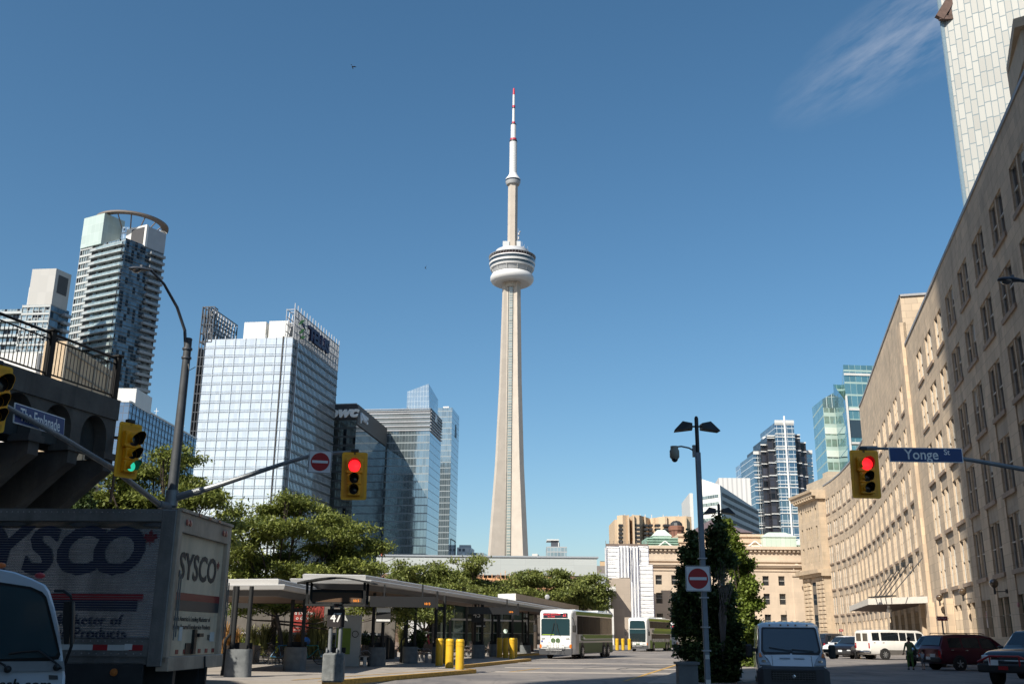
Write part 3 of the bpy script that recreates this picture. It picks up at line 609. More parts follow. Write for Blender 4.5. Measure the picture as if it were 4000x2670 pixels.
# --- condominium towers on the left
def condo(label, C, Lf, Rt, Z, fh, splits, name='condo_tower', seed=1, back=None):
    C = flat(C); Lf = flat(Lf); Rt = flat(Rt); dl = (C - Lf).normalized(); dr = (Rt - C).normalized(); nl = Vector((dl.y, -dl.x, 0)); nr = Vector((dr.y, -dr.x, 0)); W_ = (C - Lf).length; D_ = (Rt - C).length
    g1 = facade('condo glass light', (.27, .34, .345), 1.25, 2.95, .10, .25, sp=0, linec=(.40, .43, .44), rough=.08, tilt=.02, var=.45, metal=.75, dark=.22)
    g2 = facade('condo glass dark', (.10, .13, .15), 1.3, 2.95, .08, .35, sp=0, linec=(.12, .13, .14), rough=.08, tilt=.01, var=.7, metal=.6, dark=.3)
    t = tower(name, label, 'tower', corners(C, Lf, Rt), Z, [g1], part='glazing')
    o = [c for c in t.children if c.name.startswith('glazing')][0]; o.data.materials.append(g2); o.data.polygons[0].material_index = 1; o.data.polygons[1].material_index = 1  # right and rear faces get darker glass, their shade put into the colour
    zz = rng(Z - fh * 42, Z - 1, fh); zz = [z for z in zz if z > 2]
    BALC = mat('balcony front', (.36, .39, .40), .45, .1, .12, 1.5); GAP = K['dkmetal']; SLAB = mat('slab edge', (.40, .42, .42), .7, 0, .08)
    x = 0
    for kind, w in splits:
        a = Lf + dl * x * W_; c = Lf + dl * (x + w) * W_
        if kind == 'bay': bands(t, a, c, [z + 1.9 for z in zz], .85, .35, SLAB, 'spandrels'); fins(t, a, c, 0, Z, (c - a).length / 5, .16, .3, SLAB)
        if kind == 'gap':
            b = MB(); b.grid([[a + nl * .06 + Vector((0, 0, z)), c + nl * .06 + Vector((0, 0, z))] for z in (0, Z - .5)]); build(b, 'recess_shade', GAP, t, True); bands(t, a, c, [z + .1 for z in zz], 1.15, 1.1, BALC, 'balconies')  # gap: flat dark sheet paints the shade of a recessed balcony
        if kind == 'bal': bands(t, a, c, [z for z in zz], .22, 1.5, SLAB, 'slabs'); bands(t, a, c, [z + .22 for z in zz], .95, 1.45, mat('balcony glass', (.30, .38, .39), .2, .3, .4, .8), 'balconies', back=-1.38)
        x += w
    x = 0
    bands(t, C, Rt, [z + .3 for z in zz], .16, .3, mat('shaded slab edge', (.13, .135, .14), .6), 'slabs', D_ * .02, D_ * .6)  # darker slab copy, shade of the right face put into its colour
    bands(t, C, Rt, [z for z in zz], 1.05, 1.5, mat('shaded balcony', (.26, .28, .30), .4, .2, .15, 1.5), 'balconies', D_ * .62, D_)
    return t, C, dl, dr, nl, nr, W_, D_
ZA = 150.; CA = atz(492, 929, ZA); LA = atz(320, 965, ZA)
RA = CA + (atz(646, 963, ZA) - CA) * 1.0
CA = flat(CA); LA = flat(atz(318, 972, ZA)); dl = (CA - LA).normalized()
RA = CA + Vector((-dl.y, dl.x, 0)).normalized() * 30
def solve_r(C, d, px, Z):
    C = flat(C); d = flat(d)
    return _solve(C, d, px, Z)
def _solve(C, d, px, Z):   # how far along d from C until the picture column is px
    lo, hi = 0., 400.
    for _ in range(50):
        mid = (lo + hi) / 2; p = C + d * mid; cp_, sp_ = math.cos(PITCH), math.sin(PITCH); z = Z - EYE; dd = p.y * cp_ + z * sp_; u = (-p.y * sp_ + z * cp_) / dd; x = p.x / dd
        X = 2000 + F * (x * math.cos(ROLL) + u * math.sin(ROLL))
        if X < px: lo = mid
        else: hi = mid
    return lo
dr_ = Vector((-dl.y, dl.x, 0)); dr_ = (dr_ + dl * .05).normalized()
RA = CA + dr_ * solve_r(CA, dr_, 640, ZA)
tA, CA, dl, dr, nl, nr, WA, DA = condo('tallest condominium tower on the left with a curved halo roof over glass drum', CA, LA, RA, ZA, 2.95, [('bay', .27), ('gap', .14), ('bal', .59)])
MINT = facade('mint panels', (.40, .48, .455), 2.4, 3.9, .06, .06, linec=(.5, .58, .55), rough=.25, var=.06, metal=.0, tilt=0.)
def boxp(t, name, m, o, u, v, u0, u1, v0, v1, z0, z1):
    b = MB(); q = [o + u * u0 + v * v0, o + u * u1 + v * v0, o + u * u1 + v * v1, o + u * u0 + v * v1]; b.grid([[Vector((p.x, p.y, z)) for p in q] for z in (z0, z1)], True, True); return build(b, name, m, t, True)
boxp(tA, 'panelled_block', MINT, LA, dl, dr, .3, 12.4, -.8, 9, ZA - .2, ZA + 13.)
boxp(tA, 'penthouse', GREYM, CA, dl, dr, -12, .2, DA * .5, DA, ZA - .5, ZA + 8.4)
boxp(tA, 'penthouse', WHM, CA, dl, dr, -12.4, .4, DA * .5 - .6, DA * .5 + .4, ZA - .5, ZA + 8.9)
boxp(tA, 'louvre', DKP, CA, dl, dr, -8, -.8, DA * .5 - .8, DA * .5 - .5, ZA + .5, ZA + 8)
boxp(tA, 'side_wing', g_ if False else facade('condo glass dark', None, 1, 1), LA, dl, dr, -3.4, .6, 6, 26, 0, ZA + 8)
bands(tA, LA - dl * 3.4 + dr * 6, LA + dr * 6, rng(20, ZA + 8, 2.95), 1.1, 1.2, mat('balcony glass', (.42, .5, .52)), 'balconies')
b = MB(); cc_ = LA + dl * 10.5 + dr * 14; n = 40     # drum and halo
b.lathe([(6.5, ZA), (6.5, ZA + 10)], (cc_.x, cc_.y, 0), 32); build(b, 'drum', facade('drum glass', (.45, .55, .6), 1.3, 3, .1, .5, linec=(.5, .52, .53)), tA, True)
b = MB()
rows = []
for k in range(49):
    a = R(-150 + 210 * k / 48); c_, s_ = math.cos(a), math.sin(a); z = ZA + 13.6 - .6 * (k / 48)
    ro, ri = 14.2, 11.6
    rows.append([(cc_.x + ro * c_ * 1.02, cc_.y + ro * s_, z), (cc_.x + ro * c_ * 1.02, cc_.y + ro * s_, z + .7), (cc_.x + ri * c_, cc_.y + ri * s_, z + .7), (cc_.x + ri * c_, cc_.y + ri * s_, z)])
b.grid(rows, True, True)
for k in range(0, 49, 6): p = rows[k][3]; b.tube([p, (cc_.x + 7.5 * (p[0] - cc_.x) / 12, cc_.y + 7.5 * (p[1] - cc_.y) / 12, ZA + 9)], .25, 6)
build(b, 'halo_roof', mat('halo underside', (.17, .14, .12), .7), tA, True, smooth=True)
b = MB()
for k in range(7): b.beam(CA + dr * (DA * .8 + k * .6) + Vector((0, 0, ZA + 6.8)), CA + dr * (DA * .8 + k * .6) + Vector((.3, 0, ZA + 9)), .08, .08)
build(b, 'antennas', K['white'], tA, True)
ZC = 130.; CC = flat(atz(221, 1048, ZC)); LC = flat(atz(127, 1051, ZC)); dlc = (CC - LC).normalized(); drc = (Vector((-dlc.y, dlc.x, 0)) + dlc * .25).normalized(); ZCb = 116.
RC = CC + drc * solve_r(CC, drc, 290, ZC)
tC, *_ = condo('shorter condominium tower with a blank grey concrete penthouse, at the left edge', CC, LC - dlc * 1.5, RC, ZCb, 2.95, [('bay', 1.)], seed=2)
boxp(tC, 'penthouse', facade('pale panels', (.42, .415, .40), 3.2, 6.4, .08, .08, linec=(.4, .4, .4), rough=.8, var=.04, metal=0., tilt=0.), LC, dlc, drc, 0, (CC - LC).length, 0, (RC - CC).length * .85, ZCb - .4, ZC)
boxp(tC, 'louvre', DKP, CC, dlc, drc, -.5, .12, 1.5, (RC - CC).length * .7, ZC - 9, ZC - 2)
boxp(tC, 'penthouse', WHM, LC, dlc, drc, -2.8, 0, 3, 12, ZCb - 1, ZC - 6)
boxp(tC, 'wing', facade('condo glass light', None, 1, 1), LC, dlc, drc, -40, -1.5, 2, 20, 0, ZCb - .8)
bands(tC, LC - dlc * 40 + drc * 2, LC - dlc * 1.5 + drc * 2, rng(ZCb - 2.95 * 24, ZCb, 2.95), .9, 1.3, mat('balcony front', (.5, .5, .5)), 'balconies')
# lower buildings seen through the railing
a0 = flat(atz(175, 1332, 52)); a1 = flat(atz(262, 1332, 52)); a2 = a1 + Vector((0, 1, 0)) * solve_r(a1, Vector((0, 1, 0)), 440, 52)
t = tower('brick_building', 'low sand coloured building with a shaded gridded side seen through the railing', 'building', corners(a1, a0, a2), 52, [mat('sand brick', (.52, .40, .27), .85, 0, .15), ])
bands(t, a1, a2, rng(12, 52, 3.2), .35, .2, mat('shadow grid', (.3, .27, .22), .8), 'floor_bands'); fins(t, a1, a2, 0, 52, 6.5, .35, .2, mat('shadow grid', (.3, .27, .22)))
t = tower('office_block', 'white flat office block low behind the left railing', 'building', [(at(-300, 1380, 190).x, 190, 0), (at(150, 1380, 190).x, 190, 0), (at(150, 1380, 190).x, 215, 0), (at(-300, 1380, 190).x, 215, 0)], at(100, 1378, 190).z, WHM)
# --- blue glass block behind the left trees
Z = 60.; C = flat(atz(507, 1566, Z)); Lf = flat(atz(440, 1565, Z)); 
dL = (C - Lf).normalized(); dd = (Vector((-dL.y, dL.x, 0)) + dL * .06).normalized(); Rt = C + dd * solve_r(C, dd, 768, Z)
bg_ = facade('blue grid glass', (.20, .27, .35), 2.4, 1.9, .14, .14, linec=(.075, .09, .12), rough=.08, tilt=.006, var=.12, metal=.75)
t = tower('glass_block', 'low blue glass office block with a fine square grid behind the left tree', 'building', corners(C, Lf, Rt), Z, bg_)
fins(t, C, Rt, 0, Z, 2.4, .12, .12, DARKM); bands(t, C, Rt, rng(2, Z, 1.9), .12, .1, DARKM); bands(t, C, Rt, [Z - .3], .5, .2, WHM, 'parapet'); bands(t, Lf, C, [Z - .3], .5, .2, WHM, 'parapet')
boxp(t, 'penthouse', WHM, C, dL, dd, -8, .2, 3, 14, Z - .5, Z + 4.2); b = MB()
for k in (.35, .75): p = C + dd * (Rt - C).length * k; b.beam(p + Vector((0, 0, Z)), p + Vector((0, 0, Z + 2.2)), .12, .12); b.beam(p + Vector((-.6, 0, Z + 1.4)), p + Vector((.6, 0, Z + 1.4)), .1, .1)
build(b, 'antennas', K['white'], t, True)
# --- three dark reflective office towers in the middle
g_d = facade('dark bronze glass', (.17, .19, .18), 1.55, 3.9, .12, .9, sp=0, linec=(.045, .05, .052), rough=.08, tilt=.006, var=.5, metal=.85, dark=.06)
g_s = facade('slate glass', (.10, .125, .155), 1.5, 3.9, .06, .16, linec=(.07, .085, .10), rough=.06, tilt=.003, var=.15, metal=.7)
g_b = facade('blue green glass', (.27, .34, .37), 1.55, 3.9, .08, .5, linec=(.24, .28, .30), rough=.06, tilt=.003, var=.15, metal=.75)
g_p = facade('pale blue glass', (.33, .385, .43), 1.6, 3.9, .04, .28, linec=(.22, .26, .30), rough=.08, tilt=.003, var=.06, metal=.7)
def tri(name, label, Z, c, l, r, mL, mR, extra=0.):
    C = atz(*c, Z); Lf = atz(*l, Z); Rt = atz(*r, Z); C, Lf, Rt = flat(C), flat(Lf), flat(Rt); t = tower(name, label, 'tower', corners(C, Lf, Rt), Z, [mR]); o = [q for q in t.children if q.name.startswith('glass_wall')][0]
    o.data.materials.append(mL); o.data.polygons[3].material_index = 1; return t, C, Lf, Rt
t3, C3, L3, R3 = tri('slim_tower', 'slim glass tower with a small emblem, rightmost of the dark office cluster', 150., (1767, 1591), (1690, 1593), (1794, 1626), g_b, g_p)
t2, C2, L2, R2 = tri('office_tower', 'middle office tower with louvred top and pale wedge penthouse', 110., (1682, 1597), (1420, 1602), (1725, 1644), g_b, g_p)
t1, C1, L1, R1 = tri('office_tower', 'dark bronze glass office tower with white italic lettering beside the silver tower', 100., (1396, 1579), (1270, 1583), (1509, 1673), g_d, g_s)
bands(t2, L2, C2, [110 - 11 + k * 2.2 for k in range(5)], .6, .5, GREYM, 'louvres'); bands(t2, L2, C2, [110 - 10 + k * 2.2 for k in range(5)], .9, .1, mat('louvre shadow', (.12, .14, .15), .6), 'louvre_shadow')
bands(t2, C2, R2, [110 - 11 + k * 1.6 for k in range(7)], .5, .6, GREYM, 'louvres'); bands(t2, C2, R2, [105], 5.5, .3, DKP, 'sign_band')
bands(t1, L1, C1, [100 - 6.5], 6.5, .5, mat('sign fascia', (.045, .045, .05), .6, 0, .2, 6), 'sign_band'); bands(t1, C1, R1, [100 - 9], 9, .5, mat('bronze lattice', (.075, .07, .07), .6, .2, .6, 22), 'sign_band')
bands(t1, L1, C1, [100 + .1], .4, .6, GREYM, 'parapet'); bands(t2, L2, C2, [110 + .1, 109], .3, .6, GREYM, 'parapet')
d1 = (C1 - L1).normalized(); n1 = Vector((d1.y, -d1.x, 0)); e1_ = (R1 - C1).normalized(); m1 = Vector((e1_.y, -e1_.x, 0))
LIT = mat('white sign letters', (.85, .85, .83), .5)
text('lettering', 'pwc', LIT, t1, frame(C1 - d1 * 6.3 + n1 * .8 + Vector((0, 0, 100 - 3.6)), d1), 6.6, .4, .05, .28, True, 1.2)
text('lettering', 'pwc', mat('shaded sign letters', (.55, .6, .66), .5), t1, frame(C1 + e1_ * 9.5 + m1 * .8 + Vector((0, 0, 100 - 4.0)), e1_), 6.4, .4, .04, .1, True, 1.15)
ee = (R2 - C2).normalized(); mm2 = Vector((ee.y, -ee.x, 0)); b = MB(); b.plate([(-2.6, -2), (-1, -2), (0, 1), (1, -2), (2.6, -2), (1.4, 2.4), (0, .2), (-1.4, 2.4)], frame(C2 + ee * 12 + mm2 * .7 + Vector((0, 0, 107.5)), ee), .3); build(b, 'emblem', K['white'], t2, True)
p0, p1, p2 = atz(1606, 1566, 116.5), atz(1672, 1549, 119.), atz(1703, 1584, 116.)
u_ = (C2 - L2).normalized(); v_ = (R2 - C2).normalized()
b = MB(); q0 = C2 - u_ * 14.5 + v_ * 9; q1 = C2 - u_ * 2.5 + v_ * 9; q2 = q1 + v_ * 22; q3 = q0 + v_ * 22
b.grid([[Vector((p.x, p.y, 109)) for p in (q0, q1, q2, q3)], [Vector((p.x, p.y, z)) for p, z in ((q0, 121.5), (q1 - u_ * .8, 125.5), (q2, 122), (q3, 119))]], True, True); build(b, 'wedge_penthouse', facade('pale wedge glass', (.42, .49, .53), 1.5, 2.6, .08, .1, linec=(.5, .56, .6), rough=.05, var=.05), t2, True)
b = MB(); p = (C3 - L3).normalized(); e3 = (R3 - C3).normalized(); m3_ = Vector((e3.y, -e3.x, 0))
Mx = frame(C3 + e3 * 16 + m3_ * .3 + Vector((0, 0, 137)), e3)
for q in ([(-3, -4.5), (3, -4.5), (3, -3.8), (-3, -3.8)], [(-3, -4.5), (-2.4, -4.5), (.3, 4.5), (-.3, 4.5)], [(2.4, -4.5), (3, -4.5), (.3, 4.5), (-.3, 4.5)], [(-1, 0), (1, 0), (1, .6), (-1, .6)]): b.plate(q, Mx, .2)
Mx = frame(C3 + e3 * 16 + m3_ * .3 + Vector((0, 0, 57)), e3)
for q in ([(-9, -5.5), (9, -5.5), (9, -5), (-9, -5)], [(-9, 5), (9, 5), (9, 5.5), (-9, 5.5)], [(-9, -5.5), (-8.4, -5.5), (-8.4, 5.5), (-9, 5.5)], [(8.4, -5.5), (9, -5.5), (9, 5.5), (8.4, 5.5)]): b.plate(q, Mx, .2)
build(b, 'emblem_outline', DARKM, t3, True)
boxp(t3, 'penthouse', WHM, C3, p, e3, -7, -3, 3, 9, 149, 151.6)

# --- the communications tower
CX, CY = -.55, 932.
cn = thing('communications_tower', 'very tall slender concrete tower with a round observation pod and white antenna mast', 'tower', (CX, CY, 0))
CON = mat('tower concrete', (.45, .40, .345), .85, 0, .08, .12, streak=.16, dirt=(.3, .25, .2)); WHT = mat('radome white', (.60, .60, .60), .5, 0, .03, .2); REDB = mat('antenna red', (.45, .02, .05), .5)
def ysec(z):
    # leg reach at height z; three legs at 120 degrees around a hexagonal core
    k = [(0, 29.), (70, 19.6), (153, 14.2), (236, 11.0), (318, 9.2), (336, 9.0)]
    for (a, ra), (c, rc) in zip(k, k[1:]):
        if z <= c: Rr = ra + (rc - ra) * (z - a) / (c - a); break
    core = 6.6; hw_ = 2.7 + .028 * max(0, Rr - 9) * 6 * .55; pts = []
    for i in range(3):
        th = R(199 + 120 * i); u = Vector((math.cos(th), math.sin(th), 0)); v = Vector((-u.y, u.x, 0))
        pts += [u * Rr - v * hw_, u * Rr + v * hw_, u * 6.2 + v * (hw_ + .5), ]
        th2 = R(199 + 60 + 120 * i); u2 = Vector((math.cos(th2), math.sin(th2), 0)); v2 = Vector((-u2.y, u2.x, 0)); pts += [u2 * 6.0 - v2 * 2.6, u2 * 6.0 + v2 * 2.6]
        th3 = R(199 + 120 * (i + 1)); u3 = Vector((math.cos(th3), math.sin(th3), 0)); v3 = Vector((-u3.y, u3.x, 0)); pts += [u3 * 6.2 - v3 * (hw_ + .5)]
    return [Vector((p.x, p.y, z)) for p in pts]
b = MB(); b.grid([ysec(z) for z in (0, 35, 70, 110, 153, 195, 236, 277, 318, 336)], True, True); build(b, 'shaft', CON, cn)
b = MB(); th2 = R(259); u2 = Vector((math.cos(th2), math.sin(th2), 0)); v2 = Vector((-u2.y, u2.x, 0))
b.grid([[u2 * 6.25 - v2 * 2.1 + Vector((0, 0, z)), u2 * 6.25 + v2 * 2.1 + Vector((0, 0, z))] for z in (0, 333)])
build(b, 'elevator_glass', facade('elevator glass', (.30, .34, .32), 4.4, 2.6, .4, .9, linec=(.36, .34, .29), rough=.15, metal=.5), cn)
b = MB()
for sgn in (-1, 1): b.beam(u2 * 6.4 + v2 * 2.2 * sgn, u2 * 6.4 + v2 * 2.2 * sgn + Vector((0, 0, 333)), .3, .5)
build(b, 'elevator_rail', K['dkmetal'], cn)
b = MB(); b.lathe([(4.9, 365), (4.9, 445)], (0, 0, 0), 6); b.lathe([(8, 330), (8, 340)], n=24); build(b, 'upper_shaft', CON, cn)
def part(nm, prof, m, n=48, sm=True): b = MB(); b.lathe(prof, (0, 0, 0), n); return build(b, nm, m, cn, smooth=sm)
part('radome_ring', [(15, 335.5), (17.5, 334.6), (20.2, 336.2), (21.6, 338.6), (21.6, 341.2), (20.4, 343.6), (18.4, 344.6), (15, 344.4)], WHT)
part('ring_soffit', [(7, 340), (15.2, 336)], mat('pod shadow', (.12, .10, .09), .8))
part('pod_underside', [(15, 344.4), (18.6, 345.2), (20.8, 349.5)], mat('pod grey', (.36, .37, .38), .6), 48)
for nm, r0, z0, r1, z1, m in (('white_band', 21.6, 349.5, 22.2, 351.2, WHT), ('window_band', 22.0, 351.2, 22.3, 353.6, K['glass']), ('white_band', 22.7, 353.6, 23.0, 355.6, WHT), ('window_band', 22.6, 355.6, 22.9, 358.6, K['glass']), ('white_band', 23.1, 358.6, 22.6, 359.8, WHT), ('roof_deck', 22.6, 359.8, 17, 360.6, mat('pod roof', (.38, .35, .34), .7)), ('red_ring', 17.1, 361., 17.1, 363.2, REDB), ('drum', 17.0, 363.2, 16.6, 369.0, mat('drum grey', (.52, .53, .55), .5, 0, .03)), ('drum_roof', 16.6, 369., 5, 369.6, CON)):
    part(nm, [(r0 - .8, z0), (r0, z0), (r1, z1), (r1 - .8, z1)], m)
part('drum_base', [(17.2, 360.2), (17.2, 361.1)], WHT)
b = MB(); b.lathe([(23.4, 362.6), (23.55, 362.6), (23.55, 362.9), (23.4, 362.9)], n=48)
for k in range(48): a = 2 * math.pi * k / 48; b.beam((22.6 * math.cos(a), 22.6 * math.sin(a), 359.6), (23.5 * math.cos(a), 23.5 * math.sin(a), 362.8), .18, .18)
build(b, 'guard_rail', GREYM, cn)
b = MB()
for k in range(12): a = 2 * math.pi * (k + .5) / 12; b.beam((19 * math.cos(a), 19 * math.sin(a), 345), (21.4 * math.cos(a), 21.4 * math.sin(a), 349.8), .5, .5); b.beam((7.5 * math.cos(a), 7.5 * math.sin(a), 343), (15.6 * math.cos(a), 15.6 * math.sin(a), 336.2), .5, .8)
build(b, 'strut', mat('pod strut', (.55, .55, .54), .6), cn)
b = MB(); b.box(-9.6, -3, -5, 2, 369.6, 378.5); b.box(4.2, 8.2, -4.5, 1, 369.6, 378.8); build(b, 'equipment_cabin', mat('cabin grey', (.48, .50, .52), .6), cn)
b = MB()
for x, z, r_, h in ((6.2, 381, .9, 3), (6.4, 386, 1.1, 2), (7.4, 389, .8, 1), (9.6, 369.8, .15, 9), (11, 369.8, .5, 4), (9, 369.8, .9, 2), (12, 369.8, .12, 6), (-8, 369.8, .12, 5), (15.5, 366, .1, 8)): b.tube([(x, -3, z), (x, -3, z + h)], r_, 8)
b.beam((5.2, -3, 377), (5.6, -3, 393), .25, .25); build(b, 'antennas', GREYM, cn)
part('sky_pod', [(5, 441.5), (6.4, 442), (7.6, 444.6), (7.7, 445.4)], mat('pod grey', (.36, .37, .38)))
part('sky_pod_window', [(7.65, 445.4), (7.75, 447.2)], K['glass']); part('sky_pod_roof', [(7.9, 447.2), (7.6, 448.4), (5.6, 451.2), (4.3, 453.6), (3.9, 455.2)], WHT, 24)
part('antenna_mast', [(3.9, 454.5), (3.85, 491.8)], WHT, 24); part('antenna_mast', [(2.85, 494), (2.8, 511)], WHT, 24); part('antenna_mast', [(1.42, 513.5), (1.35, 530)], WHT, 16); part('antenna_mast', [(1.25, 532.8), (1.2, 545.4)], WHT, 16)
part('red_band', [(3.4, 491.8), (3.4, 494.2), (2.9, 494.4)], REDB); part('red_band', [(1.7, 511), (1.7, 513.6)], REDB); part('red_band', [(1.55, 530.4), (1.55, 532.8)], REDB); part('antenna_tip', [(1.1, 545.4), (1.0, 552.6), (.3, 553.6)], REDB, 12)
part('collar', [(3.95, 490.2), (4.1, 490.6), (3.9, 492)], K['dkmetal']); part('collar', [(2.9, 510), (3.0, 510.6), (2.8, 511.2)], K['dkmetal']); part('collar', [(1.45, 529.4), (1.6, 529.6), (1.5, 530.4)], K['dkmetal'])
b = MB()
for z in rng(456, 491, 1.9): b.lathe([(3.9, z), (3.96, z + .1), (3.9, z + .2)], n=24, cap=False)
build(b, 'mast_joints', mat('joint grey', (.55, .55, .55), .6), cn)
# --- low roof band of the train hall
tb = thing('train_hall', 'long flat grey glass roof band of the train hall across the middle', 'building', (-8, 182, 0))
zt = at(1900, 2174, 175).z; X0 = at(1470, 2174, 175).x; X1 = at(2331, 2176, 175).x; zb = at(1900, 2244, 175).z
b = MB(); b.prism([(X0, 175), (X1, 175), (X1 + .6, 200), (X0, 200)], zb, zt); build(b, 'roof_band', facade('roof band panels', (.50, .54, .54), 4.2, 1.9, .06, .06, linec=(.38, .41, .42), rough=.35, var=.05, metal=.2, tilt=.003), tb, True)
b = MB(); b.box(X0 - .3, X1 + .3, 174.8, 200, zt, zt + .25); build(b, 'roof_edge', LIGHTM, tb, True)
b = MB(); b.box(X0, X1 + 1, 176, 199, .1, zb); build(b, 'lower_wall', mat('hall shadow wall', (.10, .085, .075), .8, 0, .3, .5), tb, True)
b = MB()
for k in range(13): x = X1 - 1 - k * 3.2; b.beam((x, 174.6, zb - 2.6), (x, 174.6, zb), .35, .35); b.beam((x, 174.6, zb - 2.6), (x - 3.2, 174.6, zb), .22, .22); b.beam((x, 174.6, zb), (x - 3.2, 174.6, zb - 2.6), .22, .22)
b.box(X0, X1 + 1.2, 174.3, 175, zb - 3.1, zb - 2.6); build(b, 'roof_truss', mat('rust truss', (.20, .115, .08), .7, 0, .3, 1), tb, True)
b = MB(); b.beam((X1 - 1.6, 174, zb - 1.2), (X1 + 1.5, 173, 6), .3, .3); b.box(X1, X1 + 1.4, 174, 176, 0, zb + .4); build(b, 'end_post', LIGHTM, tb, True)
b = MB(); random.seed(3)     # timber scaffolding in front of the hall
for k in range(34):
    x = -13 + k * .72; z = 10.6 - abs(k - 17) * .10; b.beam((x, 168, 6.5), (x, 168, z + random.uniform(0, 1.2)), .1, .1)
for z in (8.2, 9.6, 10.6): b.beam((-13, 167.9, z), (8 if z > 9 else 11.5, 167.9, z - .8), .16, .3)
for k in range(12): b.beam((-12 + k * 2, 167.8, 8), (-10.4 + k * 2, 167.8, 10.3), .1, .16)
b.beam((3, 168, 11.6), (12.6, 167.5, 8.4), .2, .35); sc_ = build(b, 'timber_scaffold', mat('scaffold timber', (.62, .33, .17), .7, 0, .3, 1)); tag(sc_, 'pale timber scaffolding rising behind the trees before the grey roof band', 'scaffolding')
# --- small far buildings
def small(name, label, px0, px1, py, Y, m, dep=20, **k):
    a = at(px0, py, Y); c = at(px1, py, Y); return tower(name, label, 'building', [(a.x, Y, 0), (c.x, Y, 0), (c.x + 2, Y + dep, 0), (a.x + 2, Y + dep, 0)], a.z, m, **k), a, c
wf = facade('white flats', (.70, .69, .66), 2.6, 3., .9, 1.2, linec=(.72, .72, .7), rough=.5, metal=.2, var=.5, dark=.5, darkc=(.1, .12, .14))
t, a, c = small('apartment_block', 'small white apartment block just left of the tall tower base', 1785, 1838, 2136, 700, wf); boxp(t, 'penthouse', WHM, Vector((a.x, 700, 0)), Vector((1, 0, 0)), Vector((0, 1, 0)), 1.5, 9.5, 2, 12, a.z - 1, a.z + 1.8)
small('apartment_block', 'low glass apartment block beside the small white one left of the tall tower', 1838, 1890, 2157, 690, facade('far balconies', (.3, .38, .42), 2.2, 3, .3, .7, linec=(.35, .37, .38), metal=.5))
small('rooftop_cabin', 'tiny white rooftop box right of the tall tower, the wider one', 2078, 2100, 2161, 500, WHM); small('rooftop_cabin', 'tiny white rooftop box, lower and smaller, beside the dark block', 2110, 2123, 2170, 500, WHM)
t, a, c = small('apartment_block', 'small dark apartment block with a white flat cap right of the tall tower', 2152, 2180, 2110, 650, mat('charcoal cladding', (.06, .065, .08), .6)); X_ = Vector((1, 0, 0)); Y_ = Vector((0, 1, 0))
boxp(t, 'roof_cap', WHM, a, X_, Y_, -2.6, 5.2, -1, 14, a.z, a.z + .8); boxp(t, 'lift_core', WHM, c, X_, Y_, 0, .6, 0, 14, 0, a.z); boxp(t, 'balcony_wing', facade('far balconies', None, 1, 1), Vector((a.x, 649, 0)), X_, Y_, -2.8, 10.2, -1, 12, 0, at(2160, 2134, 650).z)
# --- off to the left and behind the camera: the tall block that throws the foreground into shade
dS = Vector((math.sin(SAZ), math.cos(SAZ), 0)); nS = Vector((dS.y, -dS.x, 0)); U0 = -21.5
E0 = nS * U0 - dS * 45
t = tower('added_sky_blocker', 'long plain unseen block added on the left to cut down sky light', 'building', [(-78, -70, 0), (-78, 108, 0), (-115, 108, 0), (-115, -70, 0)], 80, facade('shade tower glass', (.12, .11, .10), 1.6, 3.9, .3, 1.1, linec=(.16, .14, .12), metal=.4))  # unseen block added on the left, holds sky light off the stone facade
t = tower('bank_tower', 'tall dark office tower behind the viewpoint whose shadow covers the crossing', 'tower', [E0 + nS * 62, E0, E0 - dS * 26, E0 + nS * 62 - dS * 26][::-1], 165, facade('shade tower glass', (.12, .11, .10), 1.6, 3.9, .3, 1.1, linec=(.16, .14, .12), metal=.4))
# ---------------------------------------------------------------- right-hand towers
# black stepped tower with glass centre
Z = at(3060, 1650, 600).z
Y = 600.; bt = thing('stepped_tower', 'black stepped tower with white floor lines and a tall glass centre bay', 'tower', (at(3060, 2100, Y).x, Y + 20, 0))
gc = facade('centre glass', (.20, .28, .33), 3.1, 4.0, .2, .35, linec=(.55, .60, .63), rough=.04, tilt=.02, var=.1, metal=.9); bk_ = facade('black granite grid', (.035, .035, .045), 3., 3.9, .5, .5, linec=(.02, .02, .025), rough=.1, var=.9, metal=.3)
def stp(px0, px1, py, dy, m, part_, D=36, lean=0):
    a = at(px0, py, Y + dy); c = at(px1, py, Y + dy); b = MB(); b.prism([(a.x, a.y), (c.x, c.y), (c.x, c.y + D), (a.x, a.y + D)], 0, a.z); build(b, part_, m, bt, True); return a, c
A1 = stp(3025, 3100, 1650, 0, gc, 'centre_bay'); A2 = stp(2995, 3026, 1703, 4, bk_, 'dark_bay'); A3 = stp(2970, 2997, 1738, 8, bk_, 'dark_bay'); A4 = stp(3099, 3124, 1699, 4, bk_, 'dark_bay'); A5 = stp(3122, 3147, 1730, 8, bk_, 'dark_bay')
A6 = stp(2942, 2973, 1771, 14, gc, 'glass_bay'); A7 = stp(3145, 3172, 1767, 14, gc, 'glass_bay'); A8 = stp(2921, 2944, 1790, 34, facade('side glass', (.42, .54, .66), 3, 4, .3, .3, linec=(.5, .55, .6)), 'glass_bay')
for (a, c), st_ in ((A2, 1), (A3, 1), (A4, 1), (A5, 1)): bands(bt, a, c, rng(3, a.z, 7.7), .55, .8, WHM, 'floor_line', split=True); bands(bt, a, c, [a.z - .2], .8, .8, WHM, 'parapet')
for (a, c) in (A1, A6, A7): bands(bt, a, c, rng(3, a.z, 7.7), .55, .5, WHM, 'floor_line', split=True); bands(bt, a, c, rng(5, min(130, a.z - 3), 7.7), .5, .4, WHM, 'floor_line', split=True); bands(bt, a, c, [a.z - .5], 2, .8, WHM, 'parapet')
